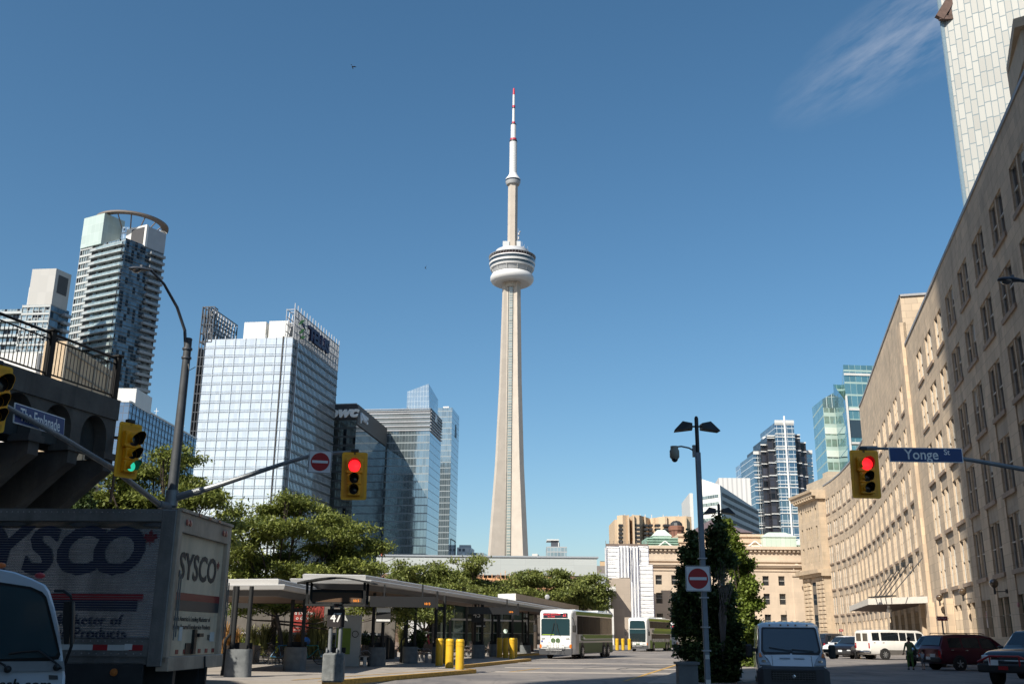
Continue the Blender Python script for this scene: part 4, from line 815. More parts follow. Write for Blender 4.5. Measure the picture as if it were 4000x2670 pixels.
b = MB(); xm = (A1[0].x + A1[1].x) / 2 ; b.beam((xm, Y - .8, 0), (xm, Y - .8, Z + 4), .8, .8); build(b, 'centre_mast', K['white'], bt, True)
b = MB()
for k in range(5): b = MB(); x = A1[0].x - 1.5 - k * 2.6; z = Z - 5 - k * 6; b.beam((x, Y + 20 + k * 4, z - 9), (x, Y + 20 + k * 4, z), 2.0, 2.0); build(b, 'stepped_fin', K['white'], bt, True)
# green glass towers
gg = facade('green glass', (.30, .50, .47), 1.9, 3.9, .1, .55, linec=(.33, .45, .43), rough=.05, tilt=.015, var=.18, metal=.85); ggd = facade('green office floors', (.42, .52, .46), 2., 3.9, .25, 1.3, linec=(.40, .50, .46), rough=.1, tilt=.02, var=.4, metal=.7, dark=.28); gb = facade('teal glass', (.16, .36, .42), 1.9, 3.9, .05, .3, linec=(.10, .22, .26), rough=.04, tilt=.01, var=.08, metal=.85)
Z = 128.; C = atz(3212, 1558, Z); Lf = atz(3172, 1590, Z * .94); Rt = atz(3275, 1500, Z * 1.02)
C = at(3212, 1558, 330); Lf = at(3172, 1590, 352); dR_ = Vector((1, .10, 0)).normalized(); Rt = C + dR_ * 30; Rt.z = C.z + 17
g1 = thing('green_glass_tower', 'left green glass tower with a sloping crown and lit office floors', 'tower', (C.x + 10, 350, 0))
b = MB()
def fc(p, q, z0, zp, zq): b.face([(p.x, p.y, z0), (q.x, q.y, z0), (q.x, q.y, zq), (p.x, p.y, zp)])
B1 = Vector((C.x - (C.x - Lf.x) + 30, 372, 0)); 
fc(Lf, C, 0, Lf.z, C.z); build(b, 'glass_wall', gg, g1, True); b = MB(); fc(C, Rt, 0, C.z - 3, C.z - 3); build(b, 'office_floors', ggd, g1, True); b = MB(); q_ = C + dR_ * .02; fc(C, Rt, C.z - 3, C.z, Rt.z); 
build(b, 'sloping_crown', facade('crown glass', (.40, .52, .56), 1.9, 20, .2, .1, linec=(.5, .6, .6)), g1, True)
b = MB(); fc(Rt, B1, 0, Rt.z, Rt.z); fc(B1, Lf, 0, Rt.z, Lf.z); b.face([(Lf.x, Lf.y, Lf.z - 2), (C.x, C.y, C.z - 2), (Rt.x, Rt.y, C.z - 2), (B1.x, B1.y, C.z - 2)]); build(b, 'rear_wall', gg, g1, True)
C = at(3293, 1424, 300); Lf = at(3254, 1500, 325); Rt = C + Vector((1, .08, 0)).normalized() * 40; g2 = thing('green_glass_tower', 'right and taller green glass tower with teal side rising behind the stone block', 'tower', (C.x + 15, 315, 0)); zt = C.z
b = MB(); b.face([(Lf.x, Lf.y, 0), (C.x, C.y, 0), (C.x, C.y, zt - 12), (Lf.x, Lf.y, Lf.z)]); build(b, 'side_wall', gb, g2, True); b = MB(); b.face([(C.x, C.y, 0), (Rt.x, Rt.y, 0), (Rt.x, Rt.y, zt), (C.x, C.y, zt)]); build(b, 'glass_wall', gg, g2, True)
b = MB(); b.face([(Rt.x, Rt.y, 0), (Rt.x, Rt.y + 30, 0), (Rt.x, Rt.y + 30, zt), (Rt.x, Rt.y, zt)]); b.face([(Rt.x, Rt.y + 30, 0), (Lf.x, Lf.y, 0), (Lf.x, Lf.y, Lf.z), (Rt.x, Rt.y + 30, zt)]); b.face([(C.x, C.y, zt - 1), (Rt.x, Rt.y, zt - 1), (Rt.x, Rt.y + 30, zt - 1), (C.x + 9, C.y + 30, zt - 1)]); b.face([(C.x, C.y, zt - 13), (C.x, C.y, zt), (C.x + 9, C.y + 30, zt), (C.x + 9, C.y + 30, zt - 13)]); build(b, 'rear_wall', gg, g2, True)
bands(g2, C, Rt, [zt - 3.4, zt - 14.5], .7, .3, WHM, 'floor_lines'); bands(g2, C, Rt, [zt - 25 - 3.9 * 1.25 * k for k in range(14)], .6, .35, WHM, 'floor_lines'); bands(g2, C, Rt, [zt - 23], 5.5, .2, mat('dark glass floors', (.06, .09, .11), .15, .5), 'plant_floor'); bands(g2, C, Rt, [zt - 34], 5.5, .2, mat('dark glass floors', (.06, .09, .11), .15, .5), 'plant_floor')
fins(g2, C, C + Vector((.4, 0, 0)), 0, zt - 10, 2, .5, .6, WHM, 'corner_fin'); bands(g1, at(3212, 1558, 330), at(3212, 1558, 330) + dR_ * 30, [at(3212, 1558, 330).z - 12 - 7.8 * k for k in range(12)], 2.2, .2, mat('pale spandrel', (.62, .68, .62), .4), 'spandrels')
# white and grey office block, ribbed slab behind
Y = 380.; A = at(2723, 1864, Y + 10); B = at(2812, 1893, Y); Cc = at(2957, 1914, Y + 62); 
ob = thing('grey_office_block', 'white and grey office block with dark ribbon windows and a sloping roof', 'building', (B.x, Y + 30, 0)); b = MB()
b.face([(A.x, A.y, 0), (B.x, B.y, 0), (B.x, B.y, B.z), (A.x, A.y, A.z)]); b.mi = 1; b.face([(B.x, B.y, 0), (Cc.x, Cc.y, 0), (Cc.x, Cc.y, B.z - 2), (B.x, B.y, B.z)]); b.mi = 0; D0 = Vector((A.x * (1 + 60 / A.y) + 3, A.y + 60, 0))
b.face([(Cc.x, Cc.y, 0), (D0.x, D0.y, 0), (D0.x, D0.y, A.z), (Cc.x, Cc.y, B.z - 2)]); b.face([(D0.x, D0.y, 0), (A.x, A.y, 0), (A.x, A.y, A.z), (D0.x, D0.y, A.z)]); b.face([(A.x, A.y, A.z), (B.x, B.y, B.z), (Cc.x, Cc.y, B.z - 2), (D0.x, D0.y, A.z - 2)])
build(b, 'wall', [facade('white wall panels', (.74, .74, .72), 1.9, 9, .05, .05, linec=(.55, .56, .57), rough=.5, metal=0, var=.02, tilt=0), facade('grey wall panels', (.40, .40, .43), 1.9, 9, .05, .05, linec=(.33, .33, .35), rough=.5, metal=0, var=.03, tilt=0)], ob, True)
d_ = (B - A); d_.z = 0; d_.normalize(); zr = [at(2770, y, Y).z for y in (1940, 1969, 2000, 2029, 2060)]
bands(ob, A + d_ * 1, B - d_ * 1, zr, 1.25, .1, facade('pale ribbon windows', (.42, .52, .52), 1.3, 6, .12, .1, linec=(.5, .56, .56), metal=.7), 'ribbon_window')
for z in [at(2815, y, Y).z for y in (1932, 1962, 1993, 2024, 2055, 2086)]: bands(ob, B, Cc, [z], 1.3, .12, facade('dark ribbon windows', (.045, .048, .055), 1.6, 6, .1, .1, linec=(.03, .03, .03), metal=0, var=.6, rough=.6), 'ribbon_window', 3)
small('ribbed_block', 'pale ribbed slab rising between the grey office block and the black tower', 2807, 2930, 1865, 560, facade('ribbed slab', (.62, .61, .60), 2.6, 40, .9, .1, linec=(.45, .45, .45), rough=.7, metal=0, var=.03))
t, a, c = small('white_block', 'narrow white slab edge left of the lamp post', 2693, 2706, 1925, 375, WHM, 30)
# beige hotel of vertical fluted bays
hb = thing('beige_hotel', 'beige fluted hotel block with small windows in columns', 'building', (at(2550, 2100, 330).x, 345, 0)); HB = mat('beige precast', (.55, .42, .29), .85, 0, .06, .2, streak=.1); HS = mat('beige shaded reveal', (.30, .20, .13), .85)
xs_p = [2410, 2432, 2453, 2456, 2473, 2497, 2517, 2537, 2552, 2572, 2600, 2638, 2676, 2700]; Yw = [332, 330, 331, 336, 330, 330, 334, 339, 338, 335, 333, 332, 332, 333]
P_ = [at(x, 2010, y) for x, y in zip(xs_p, Yw)]; zt = P_[1].z; b = MB()
for p, q in zip(P_, P_[1:]): b.face([(p.x, p.y, 0), (q.x, q.y, 0), (q.x, q.y, zt), (p.x, p.y, zt)])
b.prism([(P_[0].x, 340), (P_[-1].x, 340), (P_[-1].x, 360), (P_[0].x, 360)], 0, zt - .4); build(b, 'wall', HB, hb, True)
b = MB()
for p in P_[2:-1:2]: b.beam((p.x, p.y - .5, 0), (p.x, p.y - .5, zt), .5, 1.2)
build(b, 'fluting', HB, hb, True)
for px, w in ((2423, 1.6), (2484, 2.6), (2523, 1.5), (2541, 1.5), (2568, 2.), (2602, 2.4)):
    for k in range(6): p = at(px, 2050 + k * 15.5, 330); b = MB(); b.box(p.x - w / 2 * .4 - w * .1, p.x + w / 2, p.y - .2, p.y + 3, p.z - .36, p.z + .36); build(b, 'window', K['dkmetal'], hb, True)
b = MB()
for x in (2440, 2470, 2500, 2520, 2545, 2590, 2650): p = at(x, 2005, 340); b.beam((p.x, 340, zt - 1), (p.x, 340, zt + 1.4), .25, .25)
build(b, 'antennas', WHM, hb, True)
a = at(2642, 2060, 300); tt = thing('brick_turret', 'round red brown turret with a small dark cupola before the beige hotel', 'turret', (a.x, 300, 0)); BR = mat('red brown panel', (.19, .085, .055), .7, 0, .2, .6)
ztt = at(2642, 2057, 300).z; b = MB(); b.lathe([(2.1, 0), (2.1, ztt - 1.2), (2.35, ztt - 1.1), (2.35, ztt), (1.9, ztt + .3)], n=12); build(b, 'drum', BR, tt); b = MB(); b.lathe([(1.95, ztt + .2), (1.7, ztt + 1.1), (1.0, ztt + 1.7), (.1, ztt + 1.9)], n=12); build(b, 'cupola', K['dkmetal'], tt)
b = MB()
for k in range(12): an = 2 * math.pi * k / 12; b.beam((2.1 * math.cos(an), 2.1 * math.sin(an), 8), (2.1 * math.cos(an), 2.1 * math.sin(an), ztt - 1), .16, .16)
build(b, 'ribs', mat('dark brown rib', (.08, .04, .03), .7), tt)
small('sand_flats', 'narrow sand coloured block with small windows left of the wrapped scaffold', 2343, 2368, 2190, 260, facade('sand flats', (.52, .38, .24), 2.6, 2.8, 1.1, 1.6, linec=(.52, .38, .24), rough=.7, metal=.2, dark=.8, var=.5))
t, a, c = small('grey_concrete_block', 'plain grey block with one shaded side left of the wrapped scaffold', 2300, 2325, 2172, 250, mat('plain grey render', (.46, .47, .46), .8), 30)
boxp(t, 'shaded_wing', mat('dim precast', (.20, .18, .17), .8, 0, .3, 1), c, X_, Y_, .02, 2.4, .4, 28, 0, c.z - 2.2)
# ---------------------------------------------------------------- stone station building
us = thing('stone_station_building', 'pale stone station with dentil cornice and plain sash windows at the end of the street', 'building', (45, 228, 0)); US = stone('station limestone', (.56, .46, .36), 2.4, 1.1, .04, .9, .2); Yw = 225.
def ux(px, py=2300): return at(px, py, Yw).x
zc = at(2800, 2142, Yw).z; x0, x1 = ux(2530), ux(3220); b = MB(); uw = []
rows_ = [at(2800, y, Yw).z for y in (2282, 2244, 2358, 2315, 2445, 2392)]
fl = [(0., .01)]; fl = [(at(2800, 2446, Yw).z, at(2800, 2396, Yw).z), (at(2800, 2357, Yw).z, at(2800, 2315, Yw).z), (at(2800, 2283, Yw).z, at(2800, 2246, Yw).z)]
cw = [ux(p) for p in (2562, 2586, 2622, 2648, 2684, 2708, 2745, 2769, 2860, 2884, 2919, 2943, 2981, 3005, 3042, 3067)]
cw = [ux(p) for p in (2562, 2587, 2624, 2649, 2686, 2711, 2748, 2773, 2810, 2835, 2870, 2895, 2921, 2945, 2981, 3006, 3043, 3068)]
cw = sorted(cw); xs_ = [x0] + cw + [x1]
for i in range(len(xs_) - 1):
    a, c = xs_[i], xs_[i + 1]
    if i % 2 == 0: b.face([(a, Yw, 0), (c, Yw, 0), (c, Yw, zc), (a, Yw, zc)])
    else:
        z = 0
        for p, q in fl + [(zc, zc)]:
            b.face([(a, Yw, z), (c, Yw, z), (c, Yw, p), (a, Yw, p)]); z = q
            if q > p: b.grid([[(x, Yw + y, zz) for x, zz in ((a, p), (a, q), (c, q), (c, p))] for y in (0, .5)], True); uw.append((a, c, p, q))
b.face([(x0, Yw, 0), (x0, Yw, zc), (x0, Yw + 25, zc), (x0, Yw + 25, 0)]); b.face([(x0, Yw, zc - .1), (x1, Yw, zc - .1), (x1, Yw + 25, zc - .1), (x0, Yw + 25, zc - .1)]); build(b, 'wall', US, us, True)
for a, c, p, q in uw:
    b = MB(); b.face([(a, Yw + .45, p), (c, Yw + .45, p), (c, Yw + .45, q), (a, Yw + .45, q)]); b.mi = 1; b.box(a, c, Yw + .38, Yw + .44, (p + q) / 2 - .05, (p + q) / 2 + .05); build(b, 'window', [K['glass'], WF], us, True)
b = MB(); b.box(x0 - .2, x1, Yw - .9, Yw, zc - .1, zc + .55)
for y, h, d in ((2192, .5, .35), (2207, .35, .7), (2212, .35, .5), (2228, .25, .2)): z = at(2800, y, Yw).z; b.box(x0 - .1, x1, Yw - d, Yw, z, z + h)
build(b, 'cornice', US, us, True)
b = MB()
for k in range(int((x1 - x0) / .95)): b.box(x0 + k * .95, x0 + k * .95 + .5, Yw - .6, Yw, zc - .6, zc - .1)
build(b, 'dentils', US, us, True, kind='stuff')
b = MB(); xp = ux(3100); b.box(xp, x1, Yw - .45, Yw, 0, at(3100, 2250, Yw).z); b.box(xp - .2, x1, Yw - .7, Yw, at(3100, 2250, Yw).z, at(3100, 2246, Yw).z + .2); build(b, 'projecting_bay', US, us, True)
for px in (3115, 3153): p = at(px, 2216, Yw - .5); b = MB(); b.lathe([(.75, 0), (.95, .12), (.75, .24)], (p.x, Yw - .3, p.z), 16, 'Y', False); build(b, 'wreath', US, us, True, smooth=True)
GC = facade('pale copper', (.50, .60, .52), 1.1, 50, .08, .05, linec=(.36, .46, .40), rough=.6, metal=0, var=.06); GD = mat('green copper', (.24, .38, .31), .65, 0, .25, .8); ATT = stone('attic stone', (.60, .46, .34), 2, 1, .04)
def hip(px0, px1, pyb, pye, pyt, Y, m, inset=.25, nm='copper_roof', wallm=None):
    a = at(px0, pyb, Y); c = at(px1, pyb, Y); ze = at(px0, pye, Y).z; zt_ = at(px0, pyt, Y).z; w = c.x - a.x; b = MB(); b.box(a.x, c.x, Y, Y + w * .7, a.z - 1.5, ze)
    b.grid([[(a.x - .2, Y - .2, ze), (c.x + .2, Y - .2, ze), (c.x + .2, Y + w * .7, ze), (a.x - .2, Y + w * .7, ze)], [(a.x + w * inset, Y + w * .25, zt_), (c.x - w * inset, Y + w * .25, zt_), (c.x - w * inset, Y + w * .5, zt_), (a.x + w * inset, Y + w * .5, zt_)]], True, True); return build(b, nm, m, us, True)
hip(2981, 3112, 2132, 2096, 2074, 232, GC); hip(2550, 2622, 2100, 2092, 2066, 236, GC, .3); hip(3092, 3230, 2133, 2128, 2092, 236, GC, .46)
b = MB(); a = at(2527, 2130, 231); c = at(2648, 2130, 231); z2 = at(2527, 2098, 231).z; b.box(a.x, c.x, 231, 240, zc - 1, z2); 
for k in range(5): b.box(a.x - .05 * k, c.x + .1, 230.6 - .0 * k, 231, z2 - .3 - k * .55, z2 - .05 - k * .55)
build(b, 'copper_gable', GD, us, True)
b = MB(); a = at(2650, 2132, 234); c = at(2980, 2132, 234); z2 = at(2800, 2086, 234).z; b.box(a.x, c.x, 234, 250, zc - 1, z2); b.box(a.x - .2, c.x + .3, 233.6, 234, z2 - .5, z2 + .1); b.box(a.x - .2, c.x + .1, 233.7, 234, z2 - 1.9, z2 - 1.6); build(b, 'attic', ATT, us, True)
b = MB(); a = at(2680, 2084, 245); c = at(2925, 2084, 245); zt_ = at(2770, 2034, 252).z; xm = at(2775, 2034, 252).x; b.grid([[(a.x, 240, a.z), (c.x, 240, a.z), (c.x, 262, a.z), (a.x, 262, a.z)], [(xm - .5, 250, zt_), (xm + .5, 250, zt_), (xm + .5, 252, zt_), (xm - .5, 252, zt_)]], True, True); build(b, 'brown_roof', facade('brown standing seam', (.17, .125, .125), 1.2, 60, .1, .1, linec=(.09, .07, .07), rough=.5, metal=.1, var=.05), us, True)
for px in (2598, 2950):
    p = at(px, 2131, 226.5); b = MB(); b.beam((p.x - 1.5, 226.5, p.z), (p.x, 226.5, p.z + 1.1), .2, .25); b.beam((p.x + 1.5, 226.5, p.z), (p.x, 226.5, p.z + 1.1), .2, .25); b.box(p.x - 1.3, p.x + 1.3, 226.6, 227, zc - .2, p.z + .1); build(b, 'skylight', K['white'], us, True)
# bare concrete block and the wrapped scaffold before it
WR = mat('white scaffold wrap', (.80, .80, .80), .55, 0, .05, .5, .5, 1.6); BLT = mat('blue batten tape', (.03, .04, .12), .6)
sc = thing('wrapped_scaffold', 'scaffold wrapped in white sheeting with dark blue battens beside the station', 'scaffolding', (at(2450, 2300, 214).x, 214, 0))
def wrap(px0, px1, pyt, pyb, Y, horiz=True, n=10, seed=0):
    random.seed(seed); a = at(px0, pyt, Y); c = at(px1, pyt, Y); zb_ = at(px0, pyb, Y).z; b = MB(); nx, nz = 6, n * 3; rows = []
    for j in range(nz + 1):
        z = zb_ + (a.z - zb_) * j / nz; rows.append([(a.x + (c.x - a.x) * i / nx, Y + random.uniform(-.04, .04) + .04 * math.sin(j * 2.1), z) for i in range(nx + 1)])
    b.grid(rows); b.grid([[(x, Y + y, z) for z in (zb_, a.z)] for x, y in ((c.x, 0), (c.x, 3), (a.x, 3), (a.x, 0))][:2]); b.box(a.x, c.x, Y + .6, Y + 3, zb_, a.z - .1)
    build(b, 'sheeting', WR, sc, True, smooth=60); b = MB()
    if horiz:
        for k in range(n + 1): z = zb_ + (a.z - zb_) * k / n; b.beam((a.x, Y - .3, z), (c.x, Y - .3, z + random.uniform(-.15, .15)), .05, .06)
        for x in (a.x, c.x): b.beam((x, Y - .3, zb_), (x, Y - .3, a.z), .09, .09)
    else:
        for k in range(n + 1): x = a.x + (c.x - a.x) * k / n; b.beam((x, Y - .3, zb_), (x, Y - .3, a.z), .10, .07)
    build(b, 'batten', BLT, sc, True)
wrap(2367, 2416, 2132, 2276, 214, True, 9, 1); wrap(2417, 2455, 2130, 2254, 213, False, 3, 2); wrap(2455, 2491, 2132, 2430, 213.5, False, 3, 3); wrap(2491, 2532, 2130, 2204, 214, True, 4, 4); wrap(2494, 2549, 2204, 2436, 213, True, 14, 5)
b = MB(); a = at(2367, 2130, 214); c = at(2532, 2130, 214)
for k in range(12): x = a.x + (c.x - a.x) * k / 11; b.beam((x, 214.4, a.z - .5), (x, 214.4, a.z + 1.1), .08, .08)
b.beam((a.x, 214.4, a.z + .2), (c.x, 214.4, a.z + .2), .3, .5); build(b, 'scaffold_poles', mat('rusty poles', (.16, .12, .10), .6), sc, True)
CB = stone('concrete block wall', (.40, .34, .285), 1.8, 1.2, .05, .85, .2)
cbk = thing('concrete_wall_block', 'bare concrete block wall carrying a white flat roofed glass box', 'building', (at(2420, 2400, 178).x, 180, 0)); Y = 178.; a = at(2372, 2256, Y); c = at(2462, 2256, Y); b = MB(); b.prism([(a.x - 1.4, Y + 6), (a.x - 1.2, Y), (c.x, Y), (c.x, Y + 20), (a.x - 1.4, Y + 20)], 0, a.z); build(b, 'wall', CB, cbk, True)
b = MB(); p = at(2318, 2288, Y - 4); q = at(2405, 2290, Y - 4); b.box(p.x, q.x, Y - 4, Y + 1, at(2350, 2305, Y - 4).z, p.z); build(b, 'flat_roof', WHM, cbk, True)
b = MB(); zz0 = at(2350, 2376, Y - 3.5).z; b.box(p.x + .4, q.x - .9, Y - 3.5, Y, zz0, at(2350, 2305, Y - 4).z); build(b, 'glass_box', facade('pavilion glass', (.10, .13, .14), 1.4, 3.4, .1, .1, linec=(.55, .56, .57), metal=.5), cbk, True)
b = MB(); b.box(p.x + .2, q.x - .4, Y - 3.8, Y, 0, zz0); build(b, 'base_wall', WHM, cbk, True)
# ---------------------------------------------------------------- white tower of staggered panels, top right
K1 = at(3700, 250, 170); K1 = Vector((K1.x, K1.y, 0)); dW = Vector((.80, -.60, 0)); lt = thing('white_panel_tower', 'huge white tower of staggered pale panels cut off by the top right corner', 'tower', (K1.x + 10, 165, 0))
wp = facade('staggered panels', (.27, .275, .26), 1.15, 3.2, .13, .20, linec=(.18, .225, .25), rough=.5, tilt=0., var=.15, metal=0., stag=1.)
def warp(z): return 0.
b = MB(); zt = 205; e = K1 + dW * 62; nW = Vector((-dW.y * -1, 0, 0)); back = Vector((.6, .8, 0)) * 26
b.grid([[K1 + Vector((0, 0, z)), e + Vector((0, 0, z))] for z in (0, zt)]); b.grid([[e + Vector((0, 0, z)), e + back + Vector((0, 0, z)), K1 + back + Vector((0, 0, z)), K1 + Vector((0, 0, z))] for z in (0, zt)]); b.face([K1 + Vector((0, 0, zt)), e + Vector((0, 0, zt)), e + back + Vector((0, 0, zt)), K1 + back + Vector((0, 0, zt))]); build(b, 'panel_wall', wp, lt, True)
b = MB(); nn_ = Vector((-.6, -.8, 0)); b.beam(K1 + nn_ * .1, K1 + nn_ * .1 + Vector((0, 0, zt)), .6, .4); build(b, 'corner_strip', mat('pale blue edge', (.24, .32, .37), .4, .2), lt, True)
p = at(3668, 72, 169); p2 = at(3715, -5, 169); b = MB(); b.beam(p, p2, .9, 1.6); b.beam(p + Vector((0, 0, 0)), p + Vector((2.6, 0, .1)), .7, .8); b.beam(p + Vector((2.4, 0, .6)), p2 + Vector((0, 0, 0)), .5, .5); b.beam(p + Vector((2.0, 0, 0)), p + Vector((2.6, 0, 5)), .4, .4)
m_ = build(b, 'cradle', mat('rusty steel', (.13, .085, .07), .7, .2, .3, 1)); tag(m_, 'rusty steel maintenance cradle hung at the top left edge of the white tower', 'cradle')
p = at(4002, 225, 60); b = MB(); b.prism([(p.x, p.y), (p.x + 3, p.y - 2), (p.x + 8, p.y + 5), (p.x + 2, p.y + 6)], p.z, p.z + 2.2); b.prism([(p.x - .5, p.y - .2), (p.x + 3, p.y - 2.6), (p.x + 9, p.y + 5), (p.x + 2, p.y + 6)], p.z + 2.2, p.z + 2.9); b.prism([(p.x + 1, p.y + .3), (p.x + 3, p.y - 1.2), (p.x + 8, p.y + 5), (p.x + 2, p.y + 6)], 31.5, p.z)
m_ = build(b, 'cornice_turret', STP); tag(m_, 'carved cornice corner rising above the stone roof at the right edge', 'cornice')
# ---------------------------------------------------------------- concrete viaduct with railing, top left
BC = mat('old viaduct concrete', (.135, .115, .10), .9, 0, .25, 1.2, .4, 10, streak=.75, dirt=(.06, .05, .045)); BCd = mat('viaduct soffit concrete', (.07, .065, .06), .9, 0, .25, 1, .3)
vi = thing('concrete_viaduct', 'weathered concrete viaduct end with arched niches and brackets above the delivery truck', 'bridge', (-10.5, 22, 0))
A = atz(0, 1409, 7.); B = atz(471, 1565, 7.); dv = (B - A); dv.z = 0; LB = dv.length; dv.normalize(); nv = Vector((dv.y, -dv.x, 0)); LB0 = -5.   # runs back past the left edge
def vp(s, z, d=0.): return A * 1 + dv * s + nv * (-d) + Vector((0, 0, z - 7.))
def vbox(mb, s0, s1, z0, z1, d0, d1): mb.grid([[vp(s, z, d) for s, d in ((s0, d0), (s1, d0), (s1, d1), (s0, d1))] for z in (z0, z1)], True, True)
b = MB(); vbox(b, LB0, LB, 6.5, 7.0, 0, .45)
# wall with arched niches
pit = 1.22; zsp = 5.98; ra = .44; nA = 6; s = LB - .28
segs = [LB - .28 - pit * k for k in range(nA)]
edge = LB
for k in range(nA):
    c = segs[k] - ra
    if c - ra < LB0: break
    vbox(b, c + ra, edge, 5.62, 6.5, .05, .4); edge = c - ra
    top = [(c + ra * math.cos(R(a)), zsp + ra * 1.15 * math.sin(R(a))) for a in range(0, 181, 15)]
    for (s0, z0), (s1, z1) in zip(top, top[1:]):
        b.face([vp(s0, z0, .05), vp(s0, 6.5, .05), vp(s1, 6.5, .05), vp(s1, z1, .05)]); b.face([vp(s0, z0, .05), vp(s1, z1, .05), vp(s1, z1, .4), vp(s0, z0, .4)])
vbox(b, LB0, edge, 5.62, 6.5, .05, .4)
build(b, 'parapet_wall', BC, vi, True)
b = MB(); b.face([vp(LB0, 7, .46), vp(LB, 7, .46), vp(LB, 5.6, 1.1), vp(LB0, 5.6, 1.1)][::-1]); vbox(b, LB0, LB - .03, 6.45, 6.9, .46, 9); vbox(b, LB0, LB - .01, 5.63, 6.49, .42, .6); build(b, 'deck', BCd, vi, True)
for k in range(nA):      # one bracket under each pier, sloping back under the deck
    s1 = segs[k] + .28; s0 = segs[k]; s1 = min(s1, LB)
    if s0 < LB0: break
    b = MB(); vbox(b, s0 - .14, s1 + .06 if k else s1, 5.50, 5.66, -.06, .5)
    prof = [(.0, 5.5), (0.0, 5.22), (.3, 5.02), (2.2, 3.5), (4.4, 1.8), (6.0, .3), (6.6, .3), (6.6, 5.5)]
    b.grid([[vp(s, z, d) for d, z in prof] for s in (s0 - .05, s1 - .02)], True, True); build(b, 'bracket', BC, vi, True)
b = MB(); vbox(b, LB0, LB - .05, -.3, 4.3, 6.7, 9); build(b, 'pier_wall', BCd, vi, True)
# railing
rl = thing('iron_railing', 'black iron bar railing along the top of the concrete viaduct', 'railing', (-10, 22, 7)); RM = mat('black railing paint', (.012, .012, .013), .45, .2, .1)
zt, zb2 = 8.05, 7.13; sp0 = LB - .05; posts = [sp0, sp0 - 2.28, sp0 - 4.56, sp0 - 6.8]
for s in posts: b = MB(); vbox(b, s - .07, s + .07, 7.0, 8.12, .12, .26); vbox(b, s - .10, s + .10, 8.12, 8.16, .09, .29); vbox(b, s - .14, s + .14, 7.0, 7.02, .05, .33); build(b, 'post', RM, rl, True)
b = MB(); b.tube([vp(LB0, zt + .02, .19), vp(sp0, zt + .02, .19)], .035, 8); b.beam(vp(LB0, zt - .12, .19), vp(sp0, zt - .12, .19), .04, .025); b.beam(vp(LB0, zb2, .19), vp(sp0, zb2, .19), .04, .03); build(b, 'rail', RM, rl, True)
b = MB(); s = sp0 - .11
while s > LB0: b.tube([vp(s, zb2, .19), vp(s, zt - .12, .19)], .011, 5, False); s -= .115
build(b, 'bars', RM, rl, True, kind='stuff')
b = MB(); p = vp(LB - .1, 6.1, -.05); b.tube([vp(LB + .03, 6.1, -.06), vp(LB + .03, 5.2, -.06), vp(LB + .0, 4.5, -.06)], .035, 8); b.box(p.x, p.x + .35, p.y - .1, p.y + .02, 6.02, 6.08); pp = build(b, 'drain_pipe', mat('rusty pipe', (.20, .12, .08), .7, .2, .4, 4), vi, True)
b = MB(); z1 = 3.9; a = at(205, 1880, 30.5); c = at(350, 1880, 30.5); b.box(a.x - .1, c.x, 30.5, 30.7, 2.2, 5.6); bo = build(b, 'billboard', mat('green poster', (.13, .22, .045), .5, 0, .08)); tag(bo, 'green poster board with white words half hidden under the viaduct', 'billboard'); ROOT[bo.name] = Matrix.Identity(4)
b = MB(); q = at(268, 1900, 30.4); b.box(q.x, q.x + .03, 30.46, 30.5, 2.4, 6.0); b.lathe([(.05, 30.47), (.085, 30.47), (.085, 30.5), (.05, 30.5)], (q.x + .015, 0, at(268, 1963, 30.4).z), 14, 'Y', False); build(b, 'route_line', WHM, bo)
text('lettering', 'More Time\nLiving', WHM, bo, frame(at(262, 1965, 30.46), (1, 0, 0)), .30, .005, .01, 0, True, .9, 'RIGHT', line=.75)

# ---------------------------------------------------------------- mast pole, arms, lamp
Yp = 26.; pt = at(736, 1325, Yp); pb = at(690, 1990, Yp); PX = pt.x; 
def cobra(t, p, d, s=1.):
    """lamp head: p tip of the arm, d horizontal unit direction it points"""
    d = Vector(d).normalized(); r = Vector((-d.y, d.x, 0)); b = MB(); rows = []
    for u, w, h in ((-.05, .05, .05), (.06, .075, .06), (.2, .13, .085), (.38, .17, .10), (.56, .16, .09), (.68, .10, .06), (.72, .03, .02)):
        rows.append([p + d * u * s + (r * w * math.cos(a) + Vector((0, 0, h * (math.sin(a) if math.sin(a) > 0 else .35 * math.sin(a))))) * s for a in [2 * math.pi * k / 12 for k in range(12)]])
    b.grid(rows, True, True); b.box(p.x + d.x * .25 - .03, p.x + d.x * .25 + .03, p.y + d.y * .25 - .03, p.y + d.y * .25 + .03, p.z + .08 * s, p.z + .16 * s); h_ = build(b, 'lamp_head', mat('lamp head grey', (.07, .08, .10), .4, .4, .1), t, True, smooth=60)
    b = MB(); c = p + d * .47 * s; b.ball(c + Vector((0, 0, -.01)), .15 * s, 14, 8, (1.0, .95, .75)); build(b, 'lens', glassy('lamp lens', (.12, .10, .09), .08, 1.), t, True, smooth=True)
mp_ = thing('mast_pole', 'tall grey mast pole with a curved lamp bracket and two signal arms beside the truck', 'street lamp', (PX, Yp, 0))
b = MB(); b.tube([(PX, Yp, -.3), (PX, Yp, 4.6), (PX, Yp, pt.z)], [.16, .135, .10], 14); b.tube([(PX, Yp, pt.z), (PX, Yp, pt.z + .03)], [.11, .09], 14); build(b, 'pole', mat('pole steel dark', (.06, .066, .075), .6, .2, .2, 4), mp_, True, smooth=True)
b = MB(); a0 = Vector((PX - .02, Yp - .02, pt.z - .45)); tip = at(590, 1056, 24.6); mids = [a0, at(722, 1290, 25.9), at(692, 1200, 25.6), at(640, 1108, 25.1), tip]; b.tube(mids, [.045, .042, .04, .036, .034], 8)
for z in (.25, .5): b.tube([(PX, Yp, pt.z - z - .05), (PX, Yp, pt.z - z)], .135, 12)
